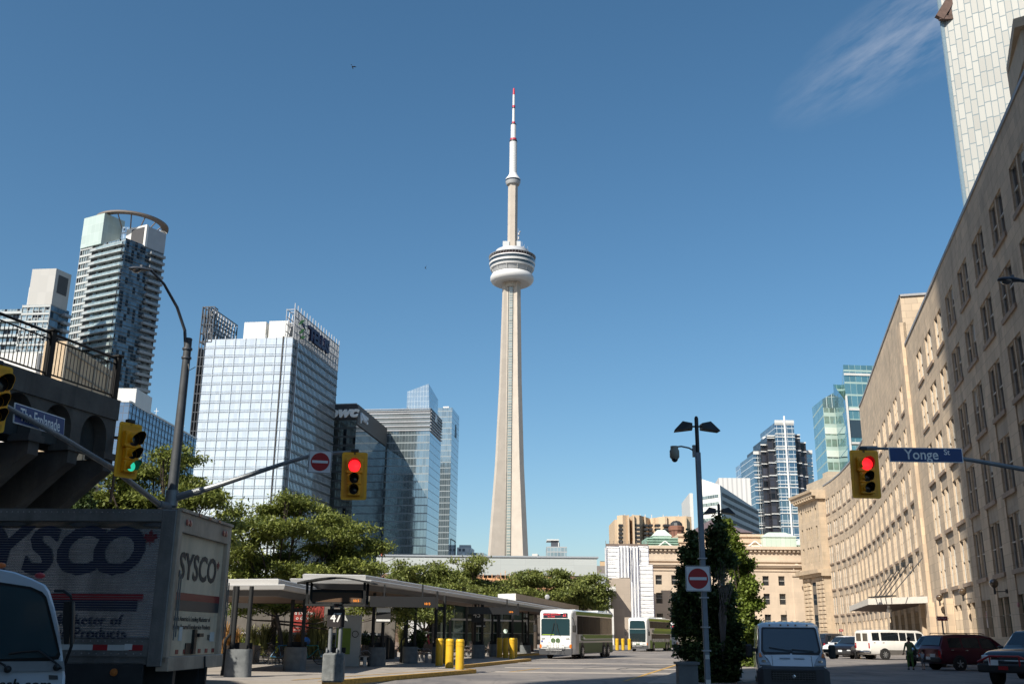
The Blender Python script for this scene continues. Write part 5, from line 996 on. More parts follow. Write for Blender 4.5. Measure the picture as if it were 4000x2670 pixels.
build(b, 'lamp_arm', mat('arm grey', (.10, .105, .12), .45, .5, .1), mp_, True, smooth=True); cobra(mp_, tip, (tip - mids[3]).normalized() * 1. if False else Vector((-1, -.2, 0)), .78)
b = MB(); w = at(745, 1450, Yp); b.tube([(PX + .08, Yp - .05, w.z + .2), (PX + .14, Yp - .1, w.z), (PX + .3, Yp - .1, w.z + .1)], .012, 5); build(b, 'loose_wire', K['black'], mp_, True)
armz = pb.z
e1 = at(0, 1562, 18.8); q1 = Vector((PX - .1, Yp - .15, at(690, 1985, Yp).z - .02)); 
b = MB(); nA_ = [q1, q1.lerp(at(440, 1828, 23.0), 1.), at(250, 1712, 20.9), at(30, 1590, 18.9), at(-150, 1490, 17.8)]; b.tube(nA_, [.075, .066, .058, .05, .045], 10); b.tube([q1 + Vector((.1, .15, .05)), q1.lerp(nA_[1], .12)], .10, 10); build(b, 'signal_arm', mat('arm steel', (.22, .235, .25), .5, .4, .15, 6), mp_, True, smooth=True)
q2 = Vector((PX + .12, Yp, at(705, 1945, Yp).z)); b = MB(); nB_ = [q2, at(880, 1885, Yp), at(1100, 1812, Yp), at(1230, 1774, Yp), at(1395, 1762, Yp)]; b.tube(nB_, [.085, .07, .055, .045, .04], 10); b.tube([Vector((PX, Yp, q2.z)), q2.lerp(nB_[1], .5)], .095, 10); b.tube([Vector((PX, Yp, q2.z - .2)), Vector((PX, Yp, q2.z + .2))], .165, 12); build(b, 'signal_arm', mat('arm steel', (.3, .3, .3)), mp_, True, smooth=True)
# ---------------------------------------------------------------- traffic signals
SY = K['yellow']; SYb = mat('signal board yellow', (.95, .46, .012), .5, 0, .1, 3)
REDL = mat('red signal light', (.95, .012, .018), .3, 0, .0, emit=1.5); GRNL = mat('green signal light', (.02, .42, .27), .3, 0, 0, emit=1.0); OFF = mat('unlit lens', (.012, .009, .009), .2)
def signal(label, c, rz, W_=.66, Hh=1.22, lit=0, group='traffic signals on the mast arms', roll=0.):
    """faces local -Y; c centre of the backboard; lit 0 red, 2 green"""
    t = thing('traffic_light', label, 'traffic light', tuple(c), rz, group); t.rotation_euler = (0, roll, rz)
    b = MB(); w, h = W_ / 2, Hh / 2; rr = .06; pts = []
    for cx, cz, a0 in ((w - rr, h - rr, 0), (-w + rr, h - rr, 90), (-w + rr, -h + rr, 180), (w - rr, -h + rr, 270)):
        for k in range(5): a = R(a0 + 22.5 * k); pts.append((cx + rr * math.cos(a), cz + rr * math.sin(a)))
    b.plate(pts, Matrix(((1, 0, 0, 0), (0, 0, -1, 0), (0, 1, 0, 0), (0, 0, 0, 1))), .02); build(b, 'backboard', SYb, t)
    b = MB(); b.grid([[(x * s_, y, z * s2) for x, z in ((-1, -1), (1, -1), (1, 1), (-1, 1))] for s_, s2, y in ((w * .80, h * .90, -.008), (w * .80, h * .90, -.012))], True, True); build(b, 'inner_panel', mat('inner board', (.78, .36, .01), .5, 0, .12, 3), t)
    zc = [.30, .0, -.285]; rad = [.155, .115, .115]; bw = [.215, .165, .165]; bh = [.19, .14, .14]; zc = [.24, -.10, -.385]
    for i in range(3):
        b = MB(); b.box(-bw[i], bw[i], -.16, -.012, zc[i] - bh[i], zc[i] + bh[i], .015); 
        for sx in (-1, 1):
            for sz in (-1, 1): b.box(sx * bw[i] - .02, sx * bw[i] + .02, -.15, -.11, zc[i] + sz * bh[i] * .72 - .02, zc[i] + sz * bh[i] * .72 + .02)
        hs_ = build(b, 'housing', SY, t)
        b = MB(); b.lathe([(.002, -.165), (rad[i], -.161)], (0, 0, zc[i]), 24, 'Y', False)
        rows = []
        b = MB(); rows = [[(r_ * math.cos(a), -.165 - .02 * (1 - (r_ / rad[i]) ** 2), zc[i] + r_ * math.sin(a)) for a in [2 * math.pi * k / 24 for k in range(24)]] for r_ in (rad[i], rad[i] * .6, .004)]
        b.grid(rows, True); b.face(rows[-1]); build(b, 'lens', (REDL if (lit == 0 and i == 0) else GRNL if (lit == 2 and i == 2) else OFF), hs_, smooth=60)
        b = MB(); rows = []      # visor, open below
        for k in range(21): a = R(-38 + 256 * k / 20); rv = rad[i] + .018; ln = .15 + .16 * max(0, math.sin(a)); rows.append([(rv * math.cos(a), -.16, zc[i] + rv * math.sin(a)), (rv * math.cos(a), -.16 - ln, zc[i] + rv * math.sin(a) * .97), (rv * .93 * math.cos(a), -.16 - ln, zc[i] + rv * .93 * math.sin(a)), (rv * .93 * math.cos(a), -.16, zc[i] + rv * .93 * math.sin(a))])
        b.grid(rows); o = build(b, 'visor', [SY, K['black']], hs_, smooth=60); 
        for p in o.data.polygons:
            if p.index % 3 == 2: p.material_index = 1
    b = MB(); b.box(-.03, .03, .0, .1, -.5, h + .06); b.box(-.1, .1, -.02, .12, h, h + .09, .02); build(b, 'bracket', K['dkmetal'], t)
    return t
signal('yellow traffic light glowing red on the left mast arm beside a no entry sign', at(1386, 1860, Yp) + Vector((0, -.1, 0)), R(8), .66, 1.24, 0, roll=-R(1))
signal('yellow traffic light glowing red hanging left of the blue street sign on the right', at(3375, 1853, Yp) + Vector((0, -.1, 0)), R(-2), .74, 1.26, 0, roll=R(1))
signal('yellow traffic light turned sideways showing green beside the viaduct end', at(500, 1765, 23.2) + Vector((.1, -.25, 0)), R(58), .62, 1.28, 2)
signal('yellow traffic light cut off by the left edge in front of the viaduct', at(-6, 1560, 18.6) + Vector((0, -.2, 0)), R(58), .62, 1.28, 9)
# ---------------------------------------------------------------- signs
def rrect(w, h, r, n=5):
    pts = []
    for cx, cy, a0 in ((w - r, h - r, 0), (-w + r, h - r, 90), (-w + r, -h + r, 180), (w - r, -h + r, 270)):
        for k in range(n): a = R(a0 + 90 * k / (n - 1)); pts.append((cx + r * math.cos(a), cy + r * math.sin(a)))
    return pts
def circ(r, n=32): return [(r * math.cos(2 * math.pi * k / n), r * math.sin(2 * math.pi * k / n)) for k in range(n)]
def no_entry(label, c, right, S):
    t = thing('no_entry_sign', label, 'road sign', tuple(c), 0, 'square no entry signs'); M = frame((0, 0, 0), right)
    b = MB(); b.plate(rrect(S, S, S * .10), M, .012); build(b, 'plate', mat('sign white', (.72, .73, .76), .5, 0, .04), t)
    Mf = M @ Matrix.Translation((0, 0, .003)); b = MB(); outer = rrect(S * .97, S * .97, S * .09); inner = rrect(S * .935, S * .935, S * .07); b.M = M; n = len(outer)
    b.grid([[(x, y, z) for x, y in o] for o, z in ((outer, .002), (inner, .002))], True); build(b, 'border', K['black'], t)
    b = MB(); b.M = M; b.grid([[(x, y, .003) for x, y in circ(S * .80)], [(x, y, .003) for x, y in circ(.001)]], True); build(b, 'red_disc', mat('sign red', (.38, .008, .012), .5, 0, .06), t)
    b = MB(); b.plate([(-S * .68, -S * .115), (S * .68, -S * .115), (S * .68, S * .115), (-S * .68, S * .115)], M @ Matrix.Translation((0, 0, .007)), .003); build(b, 'white_bar', mat('sign white', (.6, .6, .6)), t)
    b = MB(); b.M = M; b.beam((0, S * .9, -.03), (0, -S * .9, -.03), .03, .03); build(b, 'clamp', K['steel'], t); return t
no_entry('square no entry sign hung on the left mast arm beside the red signal', at(1253, 1805, Yp) + Vector((0, -.1, 0)), (1, .12, -.02), .30)
no_entry('square no entry sign strapped to the twin headed lamp post before the dark trees', at(2727, 2258, 25.2), (1, 0, 0), .308)
SB = mat('street sign blue', (.002, .045, .19), .5, 0, .1, 3); SW = mat('sign lettering white', (.80, .82, .84), .5)
def street_sign(label, c, right, up, w, h, words):
    t = thing('street_sign', label, 'street sign', tuple(c), 0); M = frame((0, 0, 0), right, up); b = MB(); b.plate(rrect(w / 2, h / 2, .02), M, .02); build(b, 'plate', SW, t)
    b = MB(); b.plate(rrect(w / 2 - .02, h / 2 - .02, .015), M @ Matrix.Translation((0, 0, .004)), .002); build(b, 'blue_face', SB, t)
    for s, x, y, sz, ws, al in words: text('lettering', s, SW, t, Matrix.Translation(Vector(c)) @ M @ Matrix.Translation((x, y, .007)), sz, .002, .012, 0, True, ws, al)
    return t
c = at(3617, 1776, 25.9); street_sign('long blue street sign reading Yonge St on the right mast arm', c, (1, 0, -.004), (0, 0, 1), 1.93, .385, [('Yonge', -.12, .0, .38, .92, 'CENTER'), ('St', .55, .075, .21, .95, 'CENTER')])
p0, p1 = at(55, 1645, 20.2), at(250, 1650, 21.6)
a_, c_ = at(57, 1620, 19.4), at(250, 1678, 21.5); rt = (c_ - a_); street_sign('tilted blue street sign reading The Esplanade on the arm at left', (a_ + c_) / 2 + Vector((.11, -.24, 0)), rt, (-.04, 0, 1), rt.length * 1.0, .40, [('The Esplanade', 0, -.01, .36, rt.length / 2.62, 'CENTER')])
# arm on the right, its pole stands outside the picture
rm = thing('mast_pole', 'grey mast pole outside the right edge reaching in with a signal arm', 'street lamp', (19.4, 24.5, 0)); b = MB(); b.tube([(19.4, 24.5, -.3), (19.4, 24.5, 11.2)], [.16, .11], 12); build(b, 'pole', K['steel'], rm, True, smooth=True)
b = MB(); b.tube([at(3362, 1748, Yp), at(3480, 1752, Yp), at(3620, 1770, Yp + .1), at(3830, 1802, Yp + .1), at(4010, 1834, Yp), Vector((19.4, 24.5, 5.2))], [.035, .035, .045, .055, .065, .085], 10); b.tube([at(3360, 1750, Yp), at(3425, 1749, Yp)], .06, 10); build(b, 'signal_arm', mat('arm steel', (.3, .3, .3)), rm, True, smooth=True)
b = MB(); t0 = at(3990, 1097, 24); b.tube([t0, t0 + Vector((1.8, .2, -.2)), Vector((19.4, 24.5, 10.4))], .035, 8); build(b, 'lamp_arm', mat('arm grey', (.1, .1, .1)), rm, True, smooth=True); cobra(rm, t0 + Vector((.02, 0, 0)), (-1, -.1, 0), .92)
# ---------------------------------------------------------------- twin headed lamp post with camera, and a farther one
def wedge_head(b, s):      # pitched box lamp, pointing +x * s
    P = [(0.06, .15, .05), (.06, -.15, .05), (.06, -.15, -.17), (.06, .15, -.17)]
    top = [(s * .12, -.15, .12), (s * .12, .15, .12), (s * .38, .12, .19), (s * .38, -.12, .19)]
    b.grid([[(s * .10, -.17, -.10), (s * .10, .17, -.10), (s * .10, .17, .10), (s * .10, -.17, .10)], [(s * .42, -.20, -.13), (s * .42, .20, -.13), (s * .42, .12, .18), (s * .42, -.12, .18)], [(s * .72, -.20, -.16), (s * .72, .20, -.16), (s * .70, .18, -.12), (s * .70, -.18, -.12)]], True, True); b.box(0, s * .12, -.03, .03, -.02, .03)
def lamp_post(label, c, h, S=1., camera=False):
    t = thing('lamp_post', label, 'lamp post', (c[0], c[1], 0), 0, 'twin headed lamp posts'); b = MB(); hs = h - 1.25 * S
    b.box(-.085 * S, .085 * S, -.085 * S, .085 * S, -.05, hs, .012); build(b, 'pole', mat('post grey blue', (.17, .20, .245), .5, .3, .15, 3, streak=.3), t)
    b = MB(); b.tube([(0, 0, hs), (0, 0, h - .05), (0, 0, h)], [.068 * S, .068 * S, .03], 12); build(b, 'top_tube', K['dkmetal'], t, smooth=True)
    for s in (-1, 1):
        b = MB(); b.M = Matrix.Translation((s * .05 * S, 0, h - .36 * S)) @ Matrix.Rotation(R(6) * s, 4, 'Z') @ Matrix.Scale(S, 4); wedge_head(b, s); build(b, 'lamp_head', mat('lamp housing', (.035, .038, .045), .5, .3, .1), t)
    return t
c = at(2720, 1640, 25.4); l1 = lamp_post('tall twin headed lamp post with a dome camera, nearest one, before the columnar trees', c, c.z + .1, .76, True)
b = MB()
for z in (1.2, 1.75, 2.45, 3.4): b.box(-.1, .1, -.1, .1, z, z + .03)
build(b, 'strap', K['steel'], l1)
b = MB(); b.box(-.05, .05, -.082, -.078, 1.02, 1.12); b.box(-.06, .06, -.08, -.076, .4, .55); build(b, 'sticker', WHM, l1)
cz_ = at(2640, 1745, 25.4).z; b = MB(); b.tube([(-.05, 0, cz_ - .12), (-.22, 0, cz_ - .02), (-.42, 0, cz_ + .02), (-.58, 0, cz_)], .022, 8); b.box(-.13, -.06, -.06, .06, cz_ - .25, cz_ + .05); dm_ = thing('dome_camera', 'grey dome camera on a bent bracket high on the near lamp post', 'camera', (c.x, 25.4, 0)); build(b, 'bracket', mat('camera grey', (.20, .21, .22), .5), dm_, smooth=True)
b = MB(); b.lathe([(.03, cz_ + .03), (.10, cz_ + .02), (.10, cz_ - .06), (.125, cz_ - .10), (.125, cz_ - .26), (.09, cz_ - .31)], (-.60, 0, 0), 16); build(b, 'body', mat('camera beige', (.30, .29, .24), .5), dm_, smooth=True); b = MB(); b.ball((-.6, 0, cz_ - .31), .085, 14, 8, (1, 1, 1)); build(b, 'dome', K['glass'], dm_, smooth=True)
c = at(2807, 1975, 44); lamp_post('second twin headed lamp post, smaller, showing above the columnar trees', c, c.z + .1, .9)
# utility box beside the near post
b = MB(); a = at(2680, 2600, 30); b.box(a.x - .25, a.x + .3, 29.8, 30.3, -.3, a.z + .05); b.box(a.x - .3, a.x + .35, 29.75, 30.35, a.z + .05, a.z + .12); ub = build(b, 'utility_box', mat('box grey', (.13, .14, .15), .6, .1, .15, 3)); tag(ub, 'dark grey utility cabinet low beside the near lamp post and bushes', 'utility box')
# ---------------------------------------------------------------- birds
for i, (px, py, s, lab) in enumerate(((1377, 262, 1., 'dark bird flying high in the sky, upper left'), (1661, 1045, .7, 'smaller dark bird flying left of the tower pod'))):
    p = at(px, py, 40); b = MB(); b.M = Matrix.Translation(p) @ Matrix.Rotation(R(30 + 60 * i), 4, 'Y') @ Matrix.Scale(s, 4)
    b.grid([[(.0 + r_ * math.cos(a), y, r_ * math.sin(a)) for a in [2 * math.pi * k / 6 for k in range(6)]] for y, r_ in ((-.1, .005), (-.05, .022), (.03, .026), (.1, .012), (.15, .02))], True, True)
    for sg in (-1, 1): b.grid([[(0, -.04, 0), (sg * .08, -.05, .06), (sg * .15, .0, .085)], [(0, .04, 0), (sg * .07, .03, .05), (sg * .15, .02, .085)]]); b.grid([[(0, .04, .004), (sg * .07, .03, .054), (sg * .15, .02, .089)], [(0, -.04, .004), (sg * .08, -.05, .064), (sg * .15, .0, .089)]])
    o = build(b, 'bird', K['black']); tag(o, lab, 'bird')
# ---------------------------------------------------------------- bus platform: shelters, columns, signs, bollards
PZ = .15
def pz(px, py): return atz(px, py, PZ)
RFW = mat('roof edge white', (.44, .435, .43), .4, .1, .06, 1); RFB = mat('roof fascia grey', (.09, .09, .095), .5, .3, .15, .6); RFU = mat('timber soffit', (.13, .08, .055), .7, 0, .2, 2); COL = mat('column paint', (.010, .011, .012), .75, .0, .2, 2); BAS = mat('painted concrete base', (.115, .125, .13), .75, 0, .22, 4, .3, 20, dirt=(.2, .2, .2))
def shelter(label, F0, F1, back, z, extra=None):
    """F0, F1 front edge left and right, back: vector to the rear; z top of the roof edge"""
    F0, F1, back = flat(F0), flat(F1), flat(back); t = thing('bus_shelter_roof', label, 'shelter', tuple(F1), 0, 'long flat shelter roofs on the bus platform'); u = (F1 - F0).normalized(); v = back.normalized()
    def ring(i, zz): return [Vector((p.x, p.y, zz)) for p in (F0 + u * i + v * i, F1 - u * i + v * i, F1 + back - u * i - v * i, F0 + back + u * i - v * i)]
    b = MB(); b.grid([ring(.12, z - .26), ring(0, z - .24), ring(-.06, z - .1), ring(-.02, z - .07)], True); b.grid([ring(.32, z - .07), ring(.30, z + .10), ring(.36, z + .14)], True); b.face(ring(.36, z + .14)); b.grid([ring(-.02, z - .07), ring(.32, z - .07)], True); build(b, 'roof_edge', RFW, t, True)
    b = MB(); b.grid([ring(.5, z - .46), ring(.3, z - .44), ring(.12, z - .25)], True); build(b, 'fascia_beam', RFB, t, True); b = MB(); b.face(ring(.5, z - .44)[::-1]); build(b, 'soffit', RFU, t, True); return t
c1a, c1b = atz(620, 2275, 3.2), atz(1110, 2272, 3.2); s1 = shelter('near left shelter roof with white edge, just right of the delivery truck', c1a, c1b, (0.2, 9.5, 0), 3.2)
c2a, c2b = atz(1140, 2250, 3.72), atz(1448, 2256, 3.72); ce = atz(2255, 2388, 3.72); bk2 = (ce - c2b); s2 = shelter('long shelter roof running back behind the number 47 sign', c2a, c2b, bk2 * 1.0, 3.72)
# higher roof piece farther along
p0 = atz(1946, 2318, 4.5); p1 = atz(2016, 2316, 4.5); p2 = atz(2261, 2364, 4.5); hr = thing('high_roof', 'raised flat roof box with pale end and tan side above the long shelter roof', 'roof', tuple(flat(p1)), 0); b = MB(); q3 = flat(p2) + (flat(p0) - flat(p1)) * 1.
b.grid([[Vector((p.x, p.y, z)) for p in (p0, p1, p2, q3)] for z in (3.75, 4.5)], True, True); build(b, 'box', facade('tan panels', (.36, .29, .23), 2.4, 6, .05, .05, linec=(.22, .18, .15), rough=.5, metal=.1, var=.04), hr, True); b = MB(); d_ = (flat(p1) - flat(p0)).normalized(); n_ = Vector((d_.y, -d_.x, 0)); b.grid([[p + n_ * .03 + Vector((0, 0, z)) for p in (flat(p0), flat(p1))] for z in (3.75, 4.5)]); build(b, 'pale_end', WHM, hr, True)
b = MB(); dp2 = atz(2138, 2330, 4.7); b.ball((dp2.x, dp2.y, 4.7), .22, 12, 6, (1, .3, 1)); o = build(b, 'satellite_dish', GREYM, smooth=True); tag(o, 'small grey dish on the tan roof box', 'dish')
def column(label, p, ztop, ang=R(13), wid=.75, h=.82, pipe=False, rot=0):
    t = thing('column_pair', label, 'column', (p.x, p.y, PZ), ang, 'paired dark columns on painted concrete bases')
    b = MB(); w, d = wid / 2, .30; pts = []
    for cx, a0 in ((w - .14, -90), (-w + .14, 90)):
        for k in range(7): a = R(a0 + 30 * k); pts.append((cx + .3 * math.cos(a) * .62, .3 * math.sin(a)))
    b.grid([[(x * s, y * s, z) for x, y in pts] for s, z in ((1.03, 0), (1, .03), (.97, h - .03), (.94, h))], True, True); build(b, 'base', BAS, t, smooth=40)
    for s in (-1, 1):
        x = s * wid * .30; b = MB(); b.tube([(x, 0, h), (x, 0, ztop - PZ)], .075, 10); b.box(x - .11, x + .11, -.09, .09, h, h + .03); b.box(x - .02, x + .02, -.13, .13, h, h + .14); build(b, 'post', COL, t, smooth=40)
    b = MB(); b.beam((-wid * .3, 0, ztop - PZ - .62), (wid * .3, 0, ztop - PZ - .62), .06, .16); build(b, 'crossbar', COL, t); b = MB(); b.box(-wid * .48, wid * .48, .12, .16, h, h + .2); build(b, 'back_plate', COL, t)
    if pipe: b = MB(); b.tube([(-wid * .62, 0, .05), (-wid * .62, 0, h + .28), (-wid * .42, 0, h + .5), (-wid * .42, 0, ztop - PZ)], .055, 8); b.tube([(-wid * .62, 0, .03), (-wid * .62, 0, .2)], .07, 8); build(b, 'downpipe', COL, t, smooth=40)
    return t
column('column pair with a bent drain pipe under the near left roof beside the truck', pz(927, 2642), 3.0, 0, .78, .86, True)
column('column pair under the near left roof with parked bicycles behind it', pz(1150, 2618), 3.0, 0, .78, .86)
column('column pair right behind the number 47 sign post', pz(1470, 2600), 3.4, R(10), .72, .80)
column('column pair with drain pipe left of the nearest yellow bollards', pz(1600, 2589), 3.4, R(10), .70, .78, True)
column('column pair just right of the nearest yellow bollards, mostly in shadow', pz(1715, 2588), 3.4, R(10), .7, .78)
column('column pair holding the number 45 sign', pz(1868, 2569), 3.4, R(10), .75, .78)
column('column pair between the number 45 sign and the far bollards', pz(1935, 2563), 3.4, R(10), .75, .78)
column('column pair just left of the white fronted coach', pz(2052, 2549), 3.4, R(10), .8, .6)
def bollard(label, p, h=1.3):
    h *= .92
    b = MB(); r = .175; pr = [(r, 0), (r, h * .78), (r + .012, h * .785), (r + .012, h * .80), (r, h * .805), (r, h * .9), (r + .012, h * .905), (r + .012, h * .92), (r, h * .925), (r * .98, h * .97), (r * .8, h)]
    b.lathe(pr, (0, 0, 0), 20); o = build(b, 'bollard', mat('bollard yellow', (.64, .39, .02), .45, 0, .14, 3, dirt=(.22, .14, .03)), smooth=40); o.location = (p.x, p.y, PZ); tag(o, label, 'bollard', 'yellow bollards along the platform kerb'); return o
for px, py, lab in ((1715, 2598, 'yellow bollard leftmost of the near cluster, standing farther from the kerb corner'), (1745, 2590, 'yellow bollard hidden behind the two front ones of the near cluster'), (1755, 2607, 'yellow bollard in the middle of the near cluster'), (1795, 2613, 'yellow bollard nearest the kerb corner, rightmost of the near cluster'),
    (1951, 2566, 'yellow bollard leftmost of the cluster left of the white fronted coach'), (1975, 2568, 'yellow bollard in the middle of the cluster left of the white fronted coach'), (2010, 2566, 'yellow bollard half hidden behind another beside the white fronted coach'), (2000, 2571, 'yellow bollard with a diagonal shadow, front right of the cluster beside the coach'),
    (2411, 2537, 'yellow bollard just behind the rear of the white fronted coach'), (2434, 2537, 'yellow bollard midway between the coach and the double decker bus'), (2459, 2536, 'yellow bollard at the front corner of the double decker bus')): bollard(lab, pz(px, py), 1.3 if py > 2560 else 1.2)
# numbered stop post with a curved display roof
p = pz(1300, 2662); k = thing('stop_post', 'bus stop post numbered 47 on a chipped grey concrete base', 'sign post', (p.x, p.y, PZ), 0); b = MB(); w = .31
b.box(-w, w, -.22, .22, 0, .82, .05); build(b, 'base', mat('chipped base paint', (.15, .16, .16), .8, 0, .3, 6, .4, 25, dirt=(.45, .43, .4)), k); b = MB(); b.box(-w * .98, w * .98, .14, .2, .82, .98); build(b, 'back_plate', COL, k)
for s in (-1, 1): b = MB(); b.tube([(s * .15, 0, .82), (s * .15, 0, 2.3)], .06, 12); b.box(s * .15 - .09, s * .15 + .09, -.08, .08, .82, .84); b.lathe([(.03, .84), (.03, .93), (.01, .96)], (s * .15 - .06, -.1, 0), 8); build(b, 'post', mat('post grey', (.17, .18, .19), .6, .1, .1, 6), k, smooth=40)
zc = at(1305, 2412, p.y).z - PZ; b = MB(); b.box(-.26, .26, -.10, -.06, zc - .26, zc + .26); build(b, 'number_panel', mat('sign brown black', (.022, .017, .018), .5), k); text('numerals', '47', K['white'], k, ROOT[k.name] @ frame((0, -.105, zc), (1, 0, 0)), .36, .004, .02, 0, True, .9)
zd = at(1305, 2318, p.y).z - PZ; zb = zd - .30; b = MB(); rows = [[(-1.13 + 2.26 * i / 16, y, zd + .42 + .16 * math.cos(math.pi * (i / 8 - 1) / 2) - .16 + dz) for i in range(17)] for y, dz in ((-.62, 0), (.5, .04), (.5, .08), (-.62, .05))]; b.grid(rows + [rows[0]]); b.face([r_[0] for r_ in rows]); b.face([r_[-1] for r_ in rows]); dsp = build(b, 'curved_roof', COL, k, smooth=50)
b = MB(); b.box(-.82, .82, -.12, .25, zd - .28, zd + .12); b.box(-.9, .9, -.35, .4, zd - .36, zd - .30); 
for s in (-1, 1): b.grid([[(s * .82, y, z), (s * .90, y, z)] for y, z in ((-.3, zd - .32), (-.42, zd + .33), (.3, zd + .33), (.25, zd - .32))], False)
build(b, 'display_case', COL, k); b = MB(); b.box(-.74, .74, -.125, -.122, zd - .24, zd + .04); sc_ = build(b, 'screen', mat('brown screen', (.12, .075, .05), .25, 0, .1), k); text('digits', '1015', mat('amber digits', (.8, .25, .03), .5, emit=.5), sc_, ROOT[k.name] @ frame((.58, -.13, zd - .20), (1, 0, 0)), .10, .002, .01)
b = MB(); b.box(-.14, .16, -.09, -.07, zc + .30, zc + .46); ns_ = build(b, 'no_smoking_panel', WHM, k); b = MB(); b.lathe([(.05, -.098), (.07, -.098), (.07, -.094), (.05, -.094)], (0, 0, zc + .38), 18, 'Y', False); b.beam((-.045, -.096, zc + .34), (.045, -.096, zc + .42), .005, .015); build(b, 'ban_ring', K['red'], ns_)
q = pz(1362, 2600); pn = thing('fare_pylon', 'white and green ticket pylon standing behind the number 47 post', 'pylon', (q.x, q.y, PZ)); b = MB(); b.prism([(-.65, 0), (.45, 0), (.45, .3), (-.65, .3)], 0, 2.15); b.M = Matrix.Identity(4); build(b, 'body', mat('pylon white', (.40, .41, .40), .5, 0, .05), pn); b = MB(); b.box(-.6, .02, -.02, 0, .5, 1.6); build(b, 'green_panel', mat('pylon green', (.16, .24, .03), .5), pn); b = MB(); b.lathe([(.12, -.03), (.15, -.03), (.15, -.02), (.12, -.02)], (.22, 0, 1.35), 20, 'Y', False); build(b, 'round_mark', K['dkmetal'], pn)
# hanging number 45 sign and displays
q = at(1863, 2400, pz(1868, 2569).y - .6); h45 = thing('hanging_sign', 'black hanging sign with number 45 under the long roof', 'sign', tuple(q)); b = MB(); b.box(-.33, .33, -.03, .03, -.42, .38); b.box(-.28, -.24, -.02, .02, .38, .85); b.box(.24, .28, -.02, .02, .38, .85); build(b, 'panel', K['black'], h45); text('numerals', '45', K['white'], h45, ROOT[h45.name] @ frame((0, -.035, 0), (1, 0, 0)), .46, .004, .01)
for px, py, Y, w, lab in ((1575, 2350, 42, 1.35, 'dark hanging departure display under the long roof, nearer one'), (1925, 2384, 62, 1.5, 'dark hanging departure display right of the number 45 sign')):
    q = at(px, py, Y); t = thing('departure_display', lab, 'display', tuple(q), R(8), 'hanging departure displays'); b = MB(); b.box(-w, w, -.15, .15, -.2, .22); b.box(w, w + .06, -.25, .25, -.25, .45); b.box(-w * .6, -w * .55, -.03, .03, .2, .7); b.box(w * .55, w * .6, -.03, .03, .2, .7); build(b, 'case', K['black'], t); text('digits', '1015', mat('amber digits', (.8, .25, .03)), t, ROOT[t.name] @ frame((w * .72, -.16, -.06), (1, 0, 0)), .13, .002, .01)
for px, py, Y, lab in ((1498, 2397, 42, 'small black information plate on the column pair behind the number 47 post'), (1878, 2428, 66, 'small grey information plate below the number 45 sign')):
    q = at(px, py, Y); t = thing('info_plate', lab, 'sign', tuple(q)); b = MB(); b.box(-.3, .3, -.02, .02, -.32, .06); build(b, 'plate', K['black'], t); b = MB(); b.box(-.28, .28, -.03, -.02, .08, .26); b.box(-.28, .28, -.03, -.021, -.28, -.2); build(b, 'pale_strip', WHM, t)
# benches
BM = mat('bench slats', (.16, .12, .10), .6, .1, .3, 6); BL = mat('bench frame', (.33, .33, .34), .45, .6, .1)
def bench(label, p, rz, n=3):
    t = thing('bench', label, 'bench', (p.x, p.y, PZ), rz, 'metal framed benches under the shelter roofs'); W_ = n * .5
    b = MB()
    for k in range(5): b.box(-W_, W_, -.22 + k * .1, -.14 + k * .1, .43, .46)
    build(b, 'seat', BM, t); b = MB()
    for k in range(n * 2):
        x = -W_ + (k + .5) * .5; b.M = Matrix.Translation((x, .28, .48)) @ Matrix.Rotation(R(-14), 4, 'X'); b.box(-.22, .22, 0, .03, 0, .42)
    build(b, 'backrest', BM, t)
    for x in [-W_ + .12, 0, W_ - .12]: b = MB(); b.box(x - .04, x + .04, -.05, .1, 0, .42); b.box(x - .05, x + .05, -.22, .28, .39, .43); build(b, 'leg', BL, t)
    for k in range(n + 1): x = -W_ + k * (2 * W_ / n); b = MB(); b.tube([(x, .3, .5), (x, .1, .66), (x, -.2, .64), (x, -.22, .46)], .016, 6); build(b, 'armrest', BL, t)
for px, py, rz, n, lab in ((1395, 2598, R(-62), 2, 'slatted bench right of the number 47 post, nearest one'), (1545, 2565, R(-40), 2, 'slatted bench beside the bin farther back under the long roof'), (1645, 2583, R(-70), 2, 'slatted bench just left of the nearest yellow bollards'), (1828, 2565, R(-70), 2, 'slatted bench left of the number 45 column pair'), (1905, 2561, R(-70), 2, 'slatted bench right of the number 45 column pair')): bench(lab, pz(px, py), rz, n)
q = pz(1497, 2572); b = MB(); b.box(-.3, .3, -.3, .3, 0, 1.1, .06); b.box(-.32, .32, -.32, .32, 1.1, 1.16); o = build(b, 'litter_bin', K['dkmetal']); o.location = (q.x, q.y, PZ); tag(o, 'dark litter bin beside the farther bench', 'bin')
q = pz(1455, 2575); t = thing('paper_box', 'orange red newspaper box behind the column pair at the number 47 post', 'newspaper box', (q.x, q.y, PZ)); b = MB(); b.box(-.55, .55, -.25, .25, .3, 1.1, .04); build(b, 'body', mat('newspaper box red', (.55, .10, .04), .5), t); b = MB(); b.box(-.5, -.1, -.27, -.25, .5, .95); b.box(.1, .5, -.27, -.25, .5, .95); build(b, 'window', K['glass'], t)
